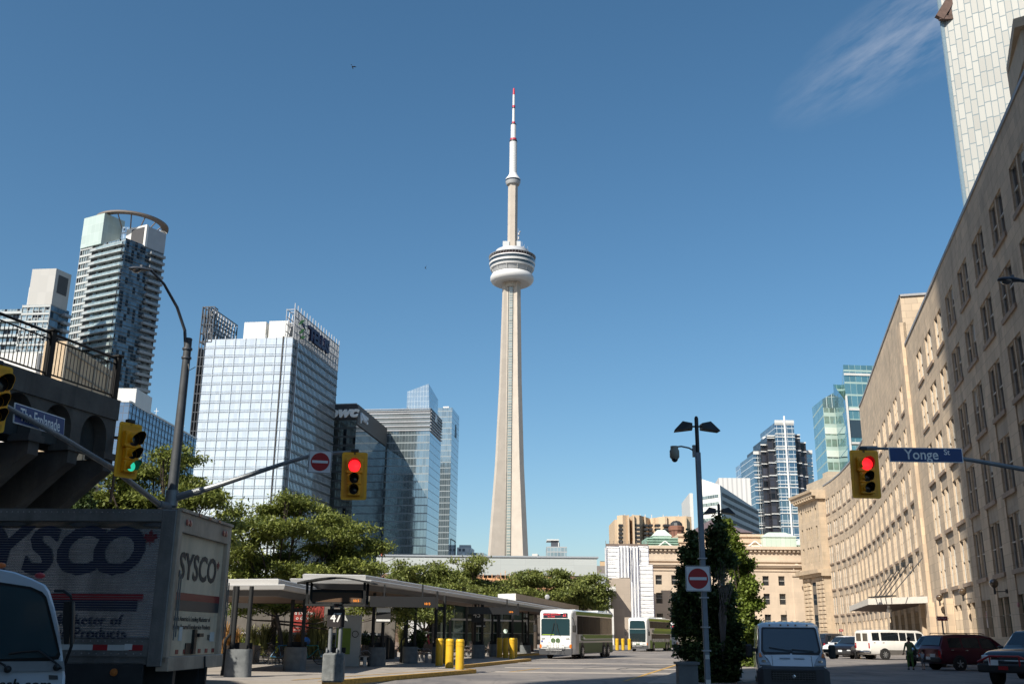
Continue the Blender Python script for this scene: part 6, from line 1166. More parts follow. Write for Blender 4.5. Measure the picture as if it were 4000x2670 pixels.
# bicycles
def bicycle(label, p, rz, col):
    t = thing('bicycle', label, 'bicycle', (p.x, p.y, PZ), rz, 'bicycles locked under the shelter roofs')
    for x in (-.52, .52):
        b = MB(); b.lathe([(.315, -.018), (.34, -.018), (.34, .018), (.315, .018), (.315, -.018)], (x, 0, .34), 24, 'Y', False); w = build(b, 'wheel', K['rubber'], t); b = MB()
        for k in range(8): a = math.pi * k / 8; b.tube([(x - .32 * math.cos(a), 0, .34 - .32 * math.sin(a)), (x + .32 * math.cos(a), 0, .34 + .32 * math.sin(a))], .004, 4, False)
        build(b, 'spokes', K['chrome'], w)
    b = MB(); P = [(-.52, 0, .34), (-.05, 0, .30), (-.18, 0, .82), (.36, 0, .84), (.52, 0, .34), (.40, 0, .70)]
    for i, j in ((0, 1), (0, 2), (1, 2), (2, 3), (1, 5), (3, 5), (5, 4)): b.tube([P[i], P[j]], .018, 6)
    build(b, 'frame', mat('bike ' + col, dict(blue=(.03, .16, .30), black=(.02, .02, .025), red=(.4, .03, .03), teal=(.03, .25, .25))[col], .35), t); b = MB(); b.ball((-.2, 0, .90), .13, 8, 5, (1, .6, .3)); build(b, 'saddle', K['black'], t); b = MB(); b.tube([(.33, -.25, .98), (.38, -.2, 1.0), (.36, 0, .98), (.38, .2, 1.0), (.33, .25, .98)], .014, 6); b.tube([(.36, 0, .84), (.36, 0, .98)], .014, 6); build(b, 'handlebar', K['dkmetal'], t)
for px, py, rz, c, lab in ((1065, 2592, 0.1, 'black', 'black bicycle leftmost in the rack by the near left roof'), (1100, 2593, .25, 'blue', 'blue bicycle in the rack half hidden by the second column pair'), (1205, 2594, .1, 'teal', 'bicycle with a blue cover right of the second column pair'), (1735, 2568, .3, 'red', 'red bicycle in the shade behind the near bollards'), (1800, 2562, .2, 'black', 'dark bicycle behind the bench left of the number 45 sign'), (1850, 2561, -.2, 'red', 'red bicycle close to the number 45 column pair')): bicycle(lab, pz(px, py), rz, c)
q = pz(1193, 2592); b = MB(); b.ball((q.x - .05, q.y - .05, 1.15), .22, 10, 6, (1, .8, .9)); o = build(b, 'saddle_cover', mat('blue plastic bag', (.03, .14, .42), .4, 0, .4, 9), smooth=True); tag(o, 'crumpled blue bag on the bicycle beside the second column pair', 'bag')
b = MB()
for k in range(7): a = pz(1048 + k * 14, 2594); b.tube([(a.x, a.y, PZ), (a.x, a.y, .95), (a.x + .5, a.y + .1, .3)], .025, 6)
o = build(b, 'bicycle_rack', K['dkmetal']); tag(o, 'row of dark bent tubes holding the bicycles', 'bicycle rack')
# walls behind the platform
wl = thing('retaining_wall', 'long stained grey concrete wall behind the planting with a pale ledge', 'wall', (-20, 62, 0)); b = MB(); Yw_ = 60.; xa, xb = -34., at(1545, 2400, Yw_).x; b.box(xa, xb, Yw_, Yw_ + .4, 0, 4.6); build(b, 'wall', mat('board marked concrete', (.13, .118, .105), .85, 0, .2, 1, .4, 5, streak=.8, dirt=(.07, .06, .05)), wl, True)
b = MB(); zz = at(1100, 2467, Yw_ - 3).z; b.box(xa, at(1500, 2400, Yw_ - 3).x, Yw_ - 3.3, Yw_ - 3, zz - .12, zz); build(b, 'ledge', mat('ledge grey', (.36, .37, .38), .6), wl, True); b = MB(); b.box(xa, at(1500, 2400, Yw_ - 3).x, Yw_ - 3.2, Yw_ - .1, 0, zz - .12); build(b, 'planter', mat('dark planter', (.07, .065, .06), .8), wl, True)
b = MB(); x = xa
while x < xb: b.box(x, x + .06, Yw_ - .03, Yw_, 0, 4.58); x += 1.9
build(b, 'joints', mat('dark joint', (.1, .1, .1)), wl, True)
a = at(1145, 2372, Yw_ - 2.); c = at(1262, 2460, Yw_ - 2.); bn = thing('red_banner', 'dark red banner with white words on the concrete wall behind the shelter', 'banner', (a.x, Yw_ - 2, 0)); b = MB(); b.box(a.x, c.x, Yw_ - 2.05, Yw_ - 1.95, .3, a.z + .2); build(b, 'panel', mat('banner red', (.26, .025, .018), .6, 0, .1), bn, True); text('lettering', 'd freedom\no do we.', WHM, bn, frame((c.x - 1.05, Yw_ - 2.07, a.z - .42), (1, 0, 0)), .28, .004, .008, line=.95); 
for k in range(5): b = MB(); b.box(a.x + .12, c.x - .45 - .17 * (k % 3), Yw_ - 2.07, Yw_ - 2.05, a.z - 1.05 - k * .17, a.z - .99 - k * .17); build(b, 'small_text_line', mat('faded letters', (.42, .24, .22), .6), bn, True)
for px0, px1, lab in ((880, 930, 'low stone planter beside the drain pipe'), (945, 1010, 'tapered concrete planter between the near columns')):
    a = pz(px0, 2590); c = pz(px1, 2588); b = MB(); b.grid([[(x * s + (a.x + c.x) / 2, a.y + y, z) for x, y in (((a.x - c.x) / 2, 0), ((c.x - a.x) / 2, 0), ((c.x - a.x) / 2, 1.2), ((a.x - c.x) / 2, 1.2))] for s, z in ((.9, PZ), (1.05, PZ + .8))], True, True); o = build(b, 'planter', mat('sandy planter', (.26, .20, .16), .85, 0, .2, 5)); tag(o, lab, 'planter', 'stone planters on the platform')
# glass pavilion behind the long roof
gp = thing('glass_pavilion', 'green tinted glass pavilion with a white band behind the long shelter roof', 'building', (-6, 84, 0)); a = at(1590, 2400, 80); c = at(2085, 2400, 92); u = (c - a); u.z = 0; b = MB(); zt = at(1750, 2352, 82).z
PGl = facade('pavilion green glass', (.07, .11, .095), 1.5, 2.4, .07, .07, linec=(.35, .40, .38), rough=.06, tilt=.03, var=.8, metal=.35); b.grid([[flat(a) + Vector((0, 0, z)), flat(c) + Vector((0, 0, z))] for z in (0, zt)]); build(b, 'glazing', PGl, gp, True); zb_ = at(1750, 2419, 82).z; bands(gp, a, c, [zb_], .14, .15, WHM, 'white_band'); b = MB(); b.face([flat(a) + Vector((0, 0, zt)), flat(c) + Vector((0, 0, zt)), flat(c) + Vector((-4, 12, zt)), flat(a) + Vector((-4, 12, zt))]); b.grid([[flat(a) + Vector((x, y, z)) for x, y in ((0, 0), (-4, 12))] for z in (0, zt)]); build(b, 'roof', RFU, gp, True)
for k in range(8): p = flat(a) + u * (k + .5) / 8; b = MB(); b.box(p.x - .1, p.x + .1, p.y - .3, p.y - .1, 0, zt); build(b, 'mullion', K['dkmetal'], gp, True)
b = MB(); p = at(1975, 2463, 78); b.lathe([(.01, 0), (.16, .02), (.16, .05), (.01, .07)], (p.x, p.y, p.z), 20, 'Y'); o = build(b, 'clock_disc', mat('pale disc', (.55, .68, .6), .4, emit=.15), smooth=40); tag(o, 'small pale round disc in the pavilion glass', 'clock')
sw = thing('slanted_wall', 'pale grey wall with a slanted edge behind the shelter tree', 'wall', (-9, 70, 0)); b = MB(); P = [at(1575, 2560, 70), at(1650, 2560, 70), at(1680, 2400, 70), at(1612, 2372, 70), at(1560, 2372, 70)]; b.grid([[(q_.x, q_.y + dy, q_.z) for q_ in P] for dy in (0, .6)], True, True); build(b, 'panel', mat('pale render', (.50, .50, .52), .7, 0, .1), sw, True); b = MB(); b.beam(at(1610, 2372, 69.8), at(1680, 2560, 69.8), .12, .12); build(b, 'edge_strip', GREYM, sw, True)
# ---------------------------------------------------------------- globe lamps, pay signs on the stone building side
GL = glassy('smoked globe', (.09, .06, .035), .08, 1.); DK = K['dkmetal']
gs = [(3882, 2277, 'largest, far right'), (3760, 2310, 'second from the right edge'), (3669, 2333, 'just right of the entrance canopy'), (3458, 2391, 'just under the canopy edge'), (3419, 2400, 'below the middle of the canopy'), (3406, 2407, 'overlapping its neighbour below the canopy'), (3372, 2415, 'fourth left of the canopy camera'), (3343, 2422, 'above the white van roof'), (3309, 2428, 'above the dark crossover car'), (3255, 2433, 'near the small red pay sign'), (3219, 2438, 'leftmost but one, by the pavilion'), (3180, 2440, 'leftmost, over the grey van roof')]
for px, py, lab in gs:
    g = atz(px, py, 5.2); t = thing('globe_lamp', 'smoked globe lamp on a dark wall arm, ' + lab, 'wall lamp', tuple(g), 0, 'globe lamps along the stone building'); b = MB(); b.ball((0, 0, 0), .30, 18, 12); build(b, 'globe', GL, t, smooth=True)
    b = MB(); b.tube([(0, 0, -.30), (0, 0, -.72)], .075, 10); b.lathe([(.1, -.31), (.12, -.25), (.14, -.22)], n=12); b.tube([(0, 0, -.55), (.72, -.12, -.52)], .03, 8); b.box(.70, .80, -.2, -.04, -.66, -.38); build(b, 'arm', DK, t)
def paysign(label, p, w, h, z, s):
    t = thing('pay_sign', label, 'sign', (p.x, p.y, 0), R(-6), 'red parking pay signs'); b = MB(); b.tube([(0, 0, 0), (0, 0, z + h / 2)], .05, 8); build(b, 'pole', K['steel'], t); b = MB(); b.box(-w / 2, w / 2, -.12, -.06, z - h / 2, z + h / 2); build(b, 'panel', mat('pay sign red', (.33, .02, .03), .5), t); text('lettering', s, WHM, t, ROOT[t.name] @ frame((0, -.125, z), (1, 0, 0)), h * .62, .003, .01)
p = at(3683, 2450, 66); q = at(3682, 2414, 66); paysign('red PAY HERE sign on a pole behind the maroon minivan', Vector((p.x, 66, 0)), .64, .27, q.z, 'ERE PAY H'); q = at(3285, 2460, 125); paysign('tiny far red pay sign near the curved end of the stone building', Vector((q.x, 125, 0)), .46, .24, q.z, 'PAY')
b = MB(); q = hw(0, sY(77.5), 2.95, -.03); b.M = frame(q, on(sY(77.5))[1] * -1); b.box(-.12, .12, -.6, .6, -.02, .03); o = build(b, 'notice_strip', mat('notice white', (.6, .55, .52), .6)); tag(o, 'narrow white and red notice strip on the stone wall right of the pay sign', 'notice'); ROOT[o.name] = Matrix.Identity(4); b = MB(); b.M = frame(q, on(sY(77.5))[1] * -1)
for k in range(3): b.box(-.10, .10, .1 + k * .16, .22 + k * .16, .031, .035)
build(b, 'red_blocks', K['red'], o)
b = MB(); b.M = frame(hw(0, sY(66.8), 3.7, -.04), on(sY(70))[1] * -1); b.lathe([(.16, 0), (.16, .08), (.1, .12)], n=16); o = build(b, 'alarm_bell', mat('bell red white', (.45, .2, .2), .5), smooth=40); tag(o, 'small red and white alarm bell between the shaded ground windows', 'alarm')
# orange feather flag by the roof band
a = at(1494, 2142, 160); t = thing('feather_flag', 'small red orange flag above the trees left of the grey roof band', 'flag', (a.x, 160, 0)); b = MB(); b.tube([(0, 0, 0), (0, 0, at(1494, 2172, 160).z)], .08, 6); build(b, 'pole', DK, t); z0, z1 = at(1494, 2172, 160).z, at(1494, 2136, 160).z; b = MB(); b.grid([[(x, y, z) for x, z in ((-.1, z0), (-.28, (z0 + z1) / 2), (0, z1), (.25, z1 - .1), (.2, (z0 + z1) / 2))] for y in (0, .05)], True, True); build(b, 'flag', mat('flag orange', (.75, .13, .05), .6), t)
# ---------------------------------------------------------------- trees
def leaves(cs, rad, n, size, rs, flatness=.45, droop=.5, wid=.42, cl=22, clr=.42):
    """leaf quads in small flattened clumps that fill the blobs (centre, radii)"""
    g = np.random.default_rng(rs); V = []; T = []
    vol = np.array([r[0] * r[1] * r[2] for r in rad]) ** .75; cnt = np.maximum(1, (n / cl * vol / vol.sum())).astype(int)
    for c, r, k in zip(cs, rad, cnt):
        d = g.normal(size=(k, 3)); d /= np.linalg.norm(d, axis=1)[:, None]; rr = g.random(k) ** .42
        cc = np.array(c) + d * rr[:, None] * np.array(r) * (1 + .18 * g.normal(size=(k, 1))); tone = g.random(k)
        m = cl; P = np.repeat(cc, m, 0) + g.normal(size=(k * m, 3)) * np.array([clr, clr, clr * flatness]) * .6
        out = P - np.array(c); out /= np.linalg.norm(out, axis=1)[:, None] + 1e-6
        a = out * .7 + g.normal(size=P.shape) * .6; a[:, 2] -= droop * g.random(len(a)); a /= np.linalg.norm(a, axis=1)[:, None]
        up = np.array([0, 0, 1.]) + g.normal(size=P.shape) * .55; b = np.cross(a, up); b /= np.linalg.norm(b, axis=1)[:, None] + 1e-6
        s = size * (.6 + .8 * g.random(len(a)))[:, None]
        q = np.stack([P - a * s * .5, P + b * s * wid * .5, P + a * s * .5, P - b * s * wid * .5], 1); V.append(q.reshape(-1, 3)); T.append(np.clip(np.repeat(tone, m) * .7 + g.random(len(a)) * .45 - .08, 0, 1))
    return np.concatenate(V), np.concatenate(T)
def leafmesh(name, V, T, m, parent, base):
    V = V - np.array(base); n = len(V) // 4; me = bpy.data.meshes.new(name); me.vertices.add(len(V)); me.vertices.foreach_set('co', V.astype(np.float32).ravel()); me.loops.add(n * 4); me.loops.foreach_set('vertex_index', np.arange(n * 4, dtype=np.int32)); me.polygons.add(n)
    me.polygons.foreach_set('loop_start', np.arange(0, n * 4, 4, dtype=np.int32)); me.polygons.foreach_set('loop_total', np.full(n, 4, dtype=np.int32)); me.update(calc_edges=True)
    at_ = me.attributes.new('tone', 'FLOAT', 'FACE'); at_.data.foreach_set('value', T.astype(np.float32)); me.materials.append(m); o = bpy.data.objects.new(name, me); link(o); o.parent = parent; return o
BARK = mat('bark', (.055, .042, .033), .9, 0, .3, 6, .5, 20); LM1 = leafmat('locust leaves', (.07, .10, .022), (.27, .30, .07), .3); LM2 = leafmat('locust leaves far', (.075, .105, .028), (.26, .29, .075), .3); LM3 = leafmat('shaded maple leaves', (.024, .045, .016), (.11, .16, .045), .2); LM4 = leafmat('sunlit maple leaves', (.08, .12, .02), (.20, .26, .045), .35)  # maples: shade and sunlight put into the two leaf colours
def tree(label, bx, Y, z0, blobs, n, size, m, rs, hub, trunk=.17, dy=1.6, name='leafy_tree', group=None, forks=None, cl=22, clr=.42, flat_=.45, droop=.5, wid=.42, depth=1., plume=7):
    """blobs: (px, py, half width, half height) in the photograph at distance Y"""
    g = random.Random(rs); base = Vector((at(bx, 2500, Y).x, Y, z0)); t = thing(name, label, 'tree', tuple(base), 0, group); cs, rad = [], []; k = F / Y / 1.0
    for px, py, rx, rz in blobs:
        y = Y + g.uniform(-dy, dy); c = at(px, py, y); s = y * .985 / F * 1.05; cs.append((c.x, c.y, c.z)); rad.append((rx * s, max(rx, rz) * s * depth, rz * s))
    if plume:
        c2, r2 = [], []
        for c, r in zip(cs, rad):
            for k in range(plume):
                d = Vector((g.gauss(0, 1), g.gauss(0, 1), g.gauss(0, .8))).normalized() * g.uniform(.35, 1.0); f = g.uniform(.30, .5); c2.append((c[0] + d[0] * r[0], c[1] + d[1] * r[1], c[2] + d[2] * r[2])); r2.append((r[0] * f, r[1] * f, r[2] * f * g.uniform(.45, .75)))
    else: c2, r2 = cs, rad
    V, T = leaves(c2, r2, n, size, rs, flat_, droop, wid, cl, clr); leafmesh('crown', V, T, m, t, base)
    b = MB(); H_ = at(hub[0], hub[1], Y) - base; mid = Vector((H_.x * .45 + g.uniform(-.1, .1), 0, H_.z * .5)); b.tube([(0, 0, -.05), (0, 0, .25), mid, H_], [trunk * 1.3, trunk, trunk * .85, trunk * .75], 10)
    for c, r in zip(cs, rad):
        e = Vector(c) - base; m0 = H_.lerp(e, .45) + Vector((g.uniform(-.2, .2), g.uniform(-.2, .2), -.12 * (e - H_).length)); s0 = mid.lerp(H_, g.uniform(.55, 1)); b.tube([s0, m0, e], [trunk * .42, trunk * .27, trunk * .12], 6, False)
        for q in range(5): d = Vector((g.gauss(0, 1) * r[0], g.gauss(0, 1) * r[1], abs(g.gauss(0, 1)) * r[2])) * .6; b.tube([m0.lerp(e, g.uniform(.3, .9)), e + d * .5, e + d], [trunk * .12, trunk * .07, .012], 4, False)
    build(b, 'trunk', BARK, t, smooth=60); return t
G_ = 'feathery locust trees behind the bus platform'
tree('broad feathery tree rising behind the truck under the left tower', 690, 44, 0, [(470, 1905, 90, 55), (600, 1830, 90, 50), (700, 1790, 80, 40), (420, 1975, 70, 55), (560, 1960, 120, 60), (720, 1900, 100, 55), (800, 1960, 90, 55), (640, 2050, 130, 60), (850, 2070, 80, 60), (400, 2060, 60, 60), (760, 2090, 110, 60), (640, 1770, 35, 25), (400, 1850, 30, 22)], 34000, .20, LM1, 11, (640, 2240), .2, group=G_)
tree('largest feathery tree spreading over the near left shelter roof', 1062, 52, .5, [(1180, 1965, 95, 42), (1080, 1990, 80, 45), (1270, 2030, 110, 45), (1000, 2060, 110, 50), (1150, 2080, 120, 50), (1340, 2095, 110, 42), (950, 2150, 90, 50), (1090, 2170, 120, 50), (1260, 2160, 130, 48), (1410, 2160, 95, 38), (1480, 2125, 55, 26), (1010, 2240, 110, 40), (1180, 2235, 130, 42), (1350, 2225, 110, 40), (1450, 2210, 60, 32), (920, 2225, 70, 45), (1120, 1940, 40, 20), (890, 2290, 60, 40), (905, 1995, 50, 40), (870, 2100, 50, 50)], 60000, .19, LM1, 12, (1075, 2330), .19, group=G_)
tree('lower drooping boughs of a tree seen under the near left roof', 1100, 50, .5, [(960, 2350, 90, 30), (1050, 2372, 80, 26), (1150, 2360, 70, 24), (1420, 2380, 60, 26), (1540, 2400, 60, 30), (900, 2390, 40, 16)], 7000, .17, LM1, 17, (1080, 2400), .13, group=G_)
tree('small tree with low forked trunk between the shelter and the glass pavilion', 1650, 66, .3, [(1640, 2380, 70, 34), (1700, 2410, 60, 24), (1590, 2400, 50, 28), (1720, 2365, 50, 22), (1570, 2430, 30, 14)], 8000, .19, LM2, 18, (1655, 2450), .15, group=G_)
tree('feathery tree just left of the timber scaffolding', 1640, 80, 0, [(1600, 2235, 60, 26), (1680, 2225, 70, 30), (1740, 2260, 70, 32), (1640, 2280, 90, 32), (1560, 2270, 60, 28), (1760, 2310, 80, 28), (1700, 2310, 70, 28), (1560, 2205, 25, 12)], 21000, .25, LM2, 13, (1660, 2340), .18, group=G_, clr=.5)
tree('tree reaching up before the timber scaffolding', 1850, 84, 0, [(1850, 2205, 45, 30), (1870, 2180, 30, 14), (1830, 2250, 70, 30), (1880, 2290, 80, 32), (1800, 2300, 60, 30), (1920, 2310, 70, 26), (1840, 2330, 80, 22), (1780, 2190, 18, 8)], 15000, .25, LM2, 14, (1850, 2350), .18, group=G_, clr=.5)
tree('broad tree behind the tan roof box left of the white coach', 2090, 108, 0, [(2010, 2270, 60, 30), (2080, 2262, 70, 32), (2150, 2268, 80, 34), (2220, 2285, 75, 30), (2040, 2300, 80, 30), (2130, 2315, 90, 30), (2200, 2325, 80, 30), (1960, 2290, 50, 26)], 26000, .32, LM2, 15, (2090, 2360), .22, group=G_, clr=.6)
tree('tree reaching right to the concrete block wall above the coach', 2290, 112, 0, [(2270, 2290, 70, 30), (2320, 2310, 60, 24), (2290, 2340, 70, 30), (2360, 2325, 40, 16), (2330, 2370, 50, 24), (2250, 2355, 60, 30), (2330, 2255, 30, 12)], 13000, .32, LM2, 16, (2280, 2400), .2, group=G_, clr=.6)
GC_ = 'columnar maple trees on the tree island'
def colblobs(spec): return [(x, y, w, h) for x, y, w, h in spec]
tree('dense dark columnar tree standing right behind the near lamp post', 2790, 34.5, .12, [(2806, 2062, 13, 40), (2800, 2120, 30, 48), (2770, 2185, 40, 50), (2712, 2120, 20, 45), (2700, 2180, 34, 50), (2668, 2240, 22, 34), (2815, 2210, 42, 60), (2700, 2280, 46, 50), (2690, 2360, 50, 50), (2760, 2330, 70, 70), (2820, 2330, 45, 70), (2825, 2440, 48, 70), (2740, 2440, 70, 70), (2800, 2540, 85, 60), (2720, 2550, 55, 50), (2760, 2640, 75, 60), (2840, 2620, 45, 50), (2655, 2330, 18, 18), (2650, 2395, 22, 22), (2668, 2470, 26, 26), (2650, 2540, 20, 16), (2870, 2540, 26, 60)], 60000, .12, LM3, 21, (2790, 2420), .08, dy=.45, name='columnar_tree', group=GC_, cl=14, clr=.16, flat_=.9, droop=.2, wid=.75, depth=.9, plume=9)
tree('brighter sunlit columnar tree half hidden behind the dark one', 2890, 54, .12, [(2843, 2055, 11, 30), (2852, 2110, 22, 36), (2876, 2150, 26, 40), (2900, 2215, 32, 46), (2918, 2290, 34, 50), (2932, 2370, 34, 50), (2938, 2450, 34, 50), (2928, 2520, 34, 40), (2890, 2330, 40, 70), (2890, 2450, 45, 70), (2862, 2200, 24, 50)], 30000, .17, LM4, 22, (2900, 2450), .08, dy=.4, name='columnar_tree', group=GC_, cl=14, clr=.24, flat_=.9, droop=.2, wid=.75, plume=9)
tree('slim third columnar tree at the far end of the tree island', 2905, 52, .12, [(2915, 2560, 30, 30), (2940, 2580, 26, 26), (2895, 2600, 26, 26)], 4000, .13, LM4, 23, (2915, 2570), .05, dy=.4, name='columnar_tree', group=GC_, cl=16, clr=.24, flat_=.9, wid=.75)
t = thing('bare_twigs', 'bare grey upright twigs inside the dark columnar tree', 'twigs', tuple(Vector((at(2820, 2500, 34).x, 34., .5)))); b = MB(); g = random.Random(5); bs = at(2815, 2400, 34) - Vector((at(2820, 2500, 34).x, 34, .5))
for k in range(14): e = at(2790 + k * 7, 2190 + g.randint(0, 50), 33.4) - Vector((at(2820, 2500, 34).x, 34, .5)); b.tube([bs + Vector((0, 0, -1.6)), bs + Vector((g.uniform(-.15, .15), -.4, 0)), bs.lerp(e, .5) + Vector((0, -.3, 0)), e], [.02, .014, .01, .004], 5, False)
build(b, 'twigs', mat('grey twig', (.16, .13, .12), .8), t)
# ivy at the viaduct end, shrubs and grasses in the planting bed
def shrub(name, label, cat, px, py, Y, w, h, n, m, rs, size=.14, z0=.15, group=None, kind=None, wid=.5):
    c = at(px, py, Y); t = thing(name, label, cat, (c.x, Y, z0), 0, group); g = np.random.default_rng(rs); V, T = leaves([(c.x, Y, z0 + h * .45)], [(w / 2, w / 2 * .8, h * .5)], n, size, rs, .8, .1, wid, 12, .18); leafmesh('foliage', V, T, m, t, (c.x, Y, z0)); b = MB(); b.tube([(0, 0, 0), (0, 0, h * .5)], .03, 6); build(b, 'stem', BARK, t)
LM5 = leafmat('hosta leaves', (.07, .11, .015), (.27, .30, .03), .2)
for i, (px, w, h, lab) in enumerate(((905, 1.5, .9, 'leafy shrub by the drain pipe'), (1010, 1.3, .7, 'bright leafy shrub beside the tapered planter'), (1075, 1.0, .8, 'leafy shrub behind the leftmost bicycle'), (1250, 1.4, 1.0, 'leafy shrub between the second column pair and number 47 post'), (1410, 1.6, 1.0, 'dark leafy shrub behind the nearest bench'), (1630, .9, .8, 'potted shrub beside the person in the red dress'))): shrub('shrub', lab, 'shrub', px, 2545, 54 if px < 1500 else 58, w, h + .2, 2200, LM5 if px < 1300 else LM3, 40 + i, .16, .4 if px < 1500 else .7, 'shrubs in the planting bed')
GRS = leafmat('grass blades', (.10, .11, .03), (.38, .36, .14), .2); GRO = leafmat('orange grass', (.22, .12, .04), (.50, .28, .10), .2)
def tuft(label, px, Y, h, n, m, rs):
    c = at(px, 2500, Y); z0 = .5; t = thing('ornamental_grass', label, 'grass tuft', (c.x, Y, z0), 0, 'ornamental grass tufts in the planting bed'); g = np.random.default_rng(rs); V = []
    for k in range(n):
        a = g.random() * 6.283; l = h * g.uniform(.6, 1.1); sp = g.uniform(.05, .55) * l; p0 = np.array([g.normal() * .09, g.normal() * .09, 0]); p1 = p0 + np.array([math.cos(a) * sp * .35, math.sin(a) * sp * .35, l * .65]); p2 = p0 + np.array([math.cos(a) * sp, math.sin(a) * sp, l * (1 - .35 * sp / l)]); s = np.array([-math.sin(a), math.cos(a), 0]) * .016
        V += [p0 - s, p0 + s, p1 + s, p1 - s, p1 - s, p1 + s, p2 + s * .6, p2 - s * .6]
    V = np.array(V); leafmesh('blades', V, g.random(len(V) // 4), m, t, (0, 0, 0))
for i, (px, h, m, lab) in enumerate(((885, 1.5, GRO, 'orange tinted grass tuft beside the truck'), (915, 1.2, GRO, 'second orange tinted grass tuft behind the drain pipe'), (985, 1.4, GRS, 'pale grass tuft between the near columns'), (1035, 1.5, GRS, 'pale grass tuft right before the tree trunk'), (1110, 1.2, GRS, 'brownish grass tuft behind the bicycles'), (1175, 1.2, GRO, 'low grass tuft behind the second column pair'), (1225, 2.3, GRS, 'tallest grass tuft in front of the red banner'), (1255, 1.8, GRS, 'grass tuft right beside the tallest one'), (1575, 1.6, GRS, 'spiky grass tuft behind the drain pipe column near the bollards'))): tuft(lab, px, 52 if px < 1500 else 60, h, 260, m, 60 + i)
V, T = leaves([tuple(at(310, 1985, 29.5)), tuple(at(335, 1930, 29.5)), tuple(at(300, 1900, 29.6)), tuple(at(345, 1980, 29.4))], [(.35, .3, .3), (.2, .2, .4), (.18, .1, .12), (.2, .2, .3)], 2600, .09, 31, .8, .3, .7, 10, .1); c = at(330, 1990, 29.5); t = thing('ivy', 'dark ivy climbing at the edge of the green poster', 'ivy', tuple(c)); leafmesh('foliage', V, T, LM3, t, tuple(c))
# ---------------------------------------------------------------- vehicles
class Loft:
    """body as rings along x; each station: (x, [(half width, z), ...] from bottom middle to top middle)"""
    def __init__(s, st): s.st = st; s.n = len(st[0][1])
    def ev(s, x, t, side=1):
        st = s.st; i = 0
        while i < len(st) - 2 and x > st[i + 1][0]: i += 1
        a, c = st[i], st[i + 1]; u = (x - a[0]) / (c[0] - a[0]) if c[0] != a[0] else 0; u = max(0, min(1, u)); j = min(int(t), s.n - 2); v = t - j
        def p(q): return Vector((q[0], (q[1][j][0] * (1 - v) + q[1][j + 1][0] * v) * side, q[1][j][1] * (1 - v) + q[1][j + 1][1] * v))
        r = p(a).lerp(p(c), u); r.x = x; return r
    def body(s, mb, cap=True):
        rows = [[(x, y, z) for y, z in r] + [(x, -y, z) for y, z in r[-2:0:-1]] for x, r in s.st]; mb.grid(rows, True, cap)
    def panel(s, mb, x0, x1, t0, t1, side=1, off=.008, x0b=None, x1b=None, n=5):
        """a patch lying just proud of the surface; x0b/x1b: its corners on the t1 edge"""
        x0b = x0 if x0b is None else x0b; x1b = x1 if x1b is None else x1b; rows = []
        for j in range(4):
            v = j / 3; row = []
            for i in range(n + 1):
                u = i / n; x = (x0 + (x1 - x0) * u) * (1 - v) + (x0b + (x1b - x0b) * u) * v; t = t0 + (t1 - t0) * v; e = .01
                p = s.ev(x, t, side); n_ = (s.ev(x + e, t, side) - s.ev(x - e, t, side)).cross(s.ev(x, min(t + e, s.n - 1), side) - s.ev(x, max(t - e, 0), side)); n_ = n_.normalized() * (-1 if side > 0 else 1) if n_.length > 1e-9 else Vector((0, 0, 1))
                row.append(p + n_ * off)
            rows.append(row)
        mb.grid(rows if side > 0 else [r[::-1] for r in rows])
def sta(x, zb, belt, top, w, wr, wl=None):
    wl = wl or w * .94; hi = max(top, belt + .02)
    return (x, [(0, zb), (wl * .9, zb), (wl, zb + .07), (w, zb + (belt - zb) * .42), (w * .995, belt - .06), (w * .96, belt), (wr, hi - .07 if top > belt + .1 else hi - .01), (wr * .86, hi), (0, hi + .02)])
def wheel(t, x, y, r, w, side, rim=K['chrome'], nsp=5):
    b = MB(); b.lathe([(r * .62, -w / 2), (r * .93, -w / 2), (r, -w * .36), (r, w * .36), (r * .93, w / 2), (r * .62, w / 2), (r * .60, w * .3), (.01, w * .25), (.01, -w * .25), (r * .6, -w * .3)], (x, y, r), 24, 'Y', False); o = build(b, 'wheel', K['rubber'], t, smooth=40)
    b = MB(); ys = y + side * (w / 2 - .005)
    b.lathe([(r * .62, ys - y), (r * .55, ys - y - side * .02), (r * .5, ys - y - side * .05), (.02, ys - y - side * .06)] if side > 0 else [(.02, ys - y - side * .06), (r * .5, ys - y - side * .05), (r * .55, ys - y - side * .02), (r * .62, ys - y)], (x, y, r), 20, 'Y', False)
    build(b, 'rim', mat('dark wheel', (.05, .05, .055), .5, .5), o); b = MB()
    for k in range(nsp):
        a = 2 * math.pi * k / nsp + .3; b.beam((x, ys - side * .02, r), (x + r * .6 * math.cos(a), ys - side * .01, r + r * .6 * math.sin(a)), .05, r * .22, (0, 1, 0))
    b.lathe([(r * .15, -.01), (r * .15, .012 * side)], (x, ys, r), 10, 'Y'); build(b, 'spokes', rim, o)
CARG = glassy('car glass', (.012, .016, .02), .03, 1.); TAIL = mat('tail light', (.35, .01, .015), .2, emit=.0); HEADL = mat('headlight', (.75, .78, .8), .15, .3); AMB = mat('amber lens', (.65, .17, .02), .25); PLATE = mat('licence plate', (.62, .66, .70), .5); TRIM = mat('dark trim', (.02, .02, .022), .55)
def paint(name, col, met=.2, rough=.28): return mat(name, col, rough, met, .04, 2, coat=.7)
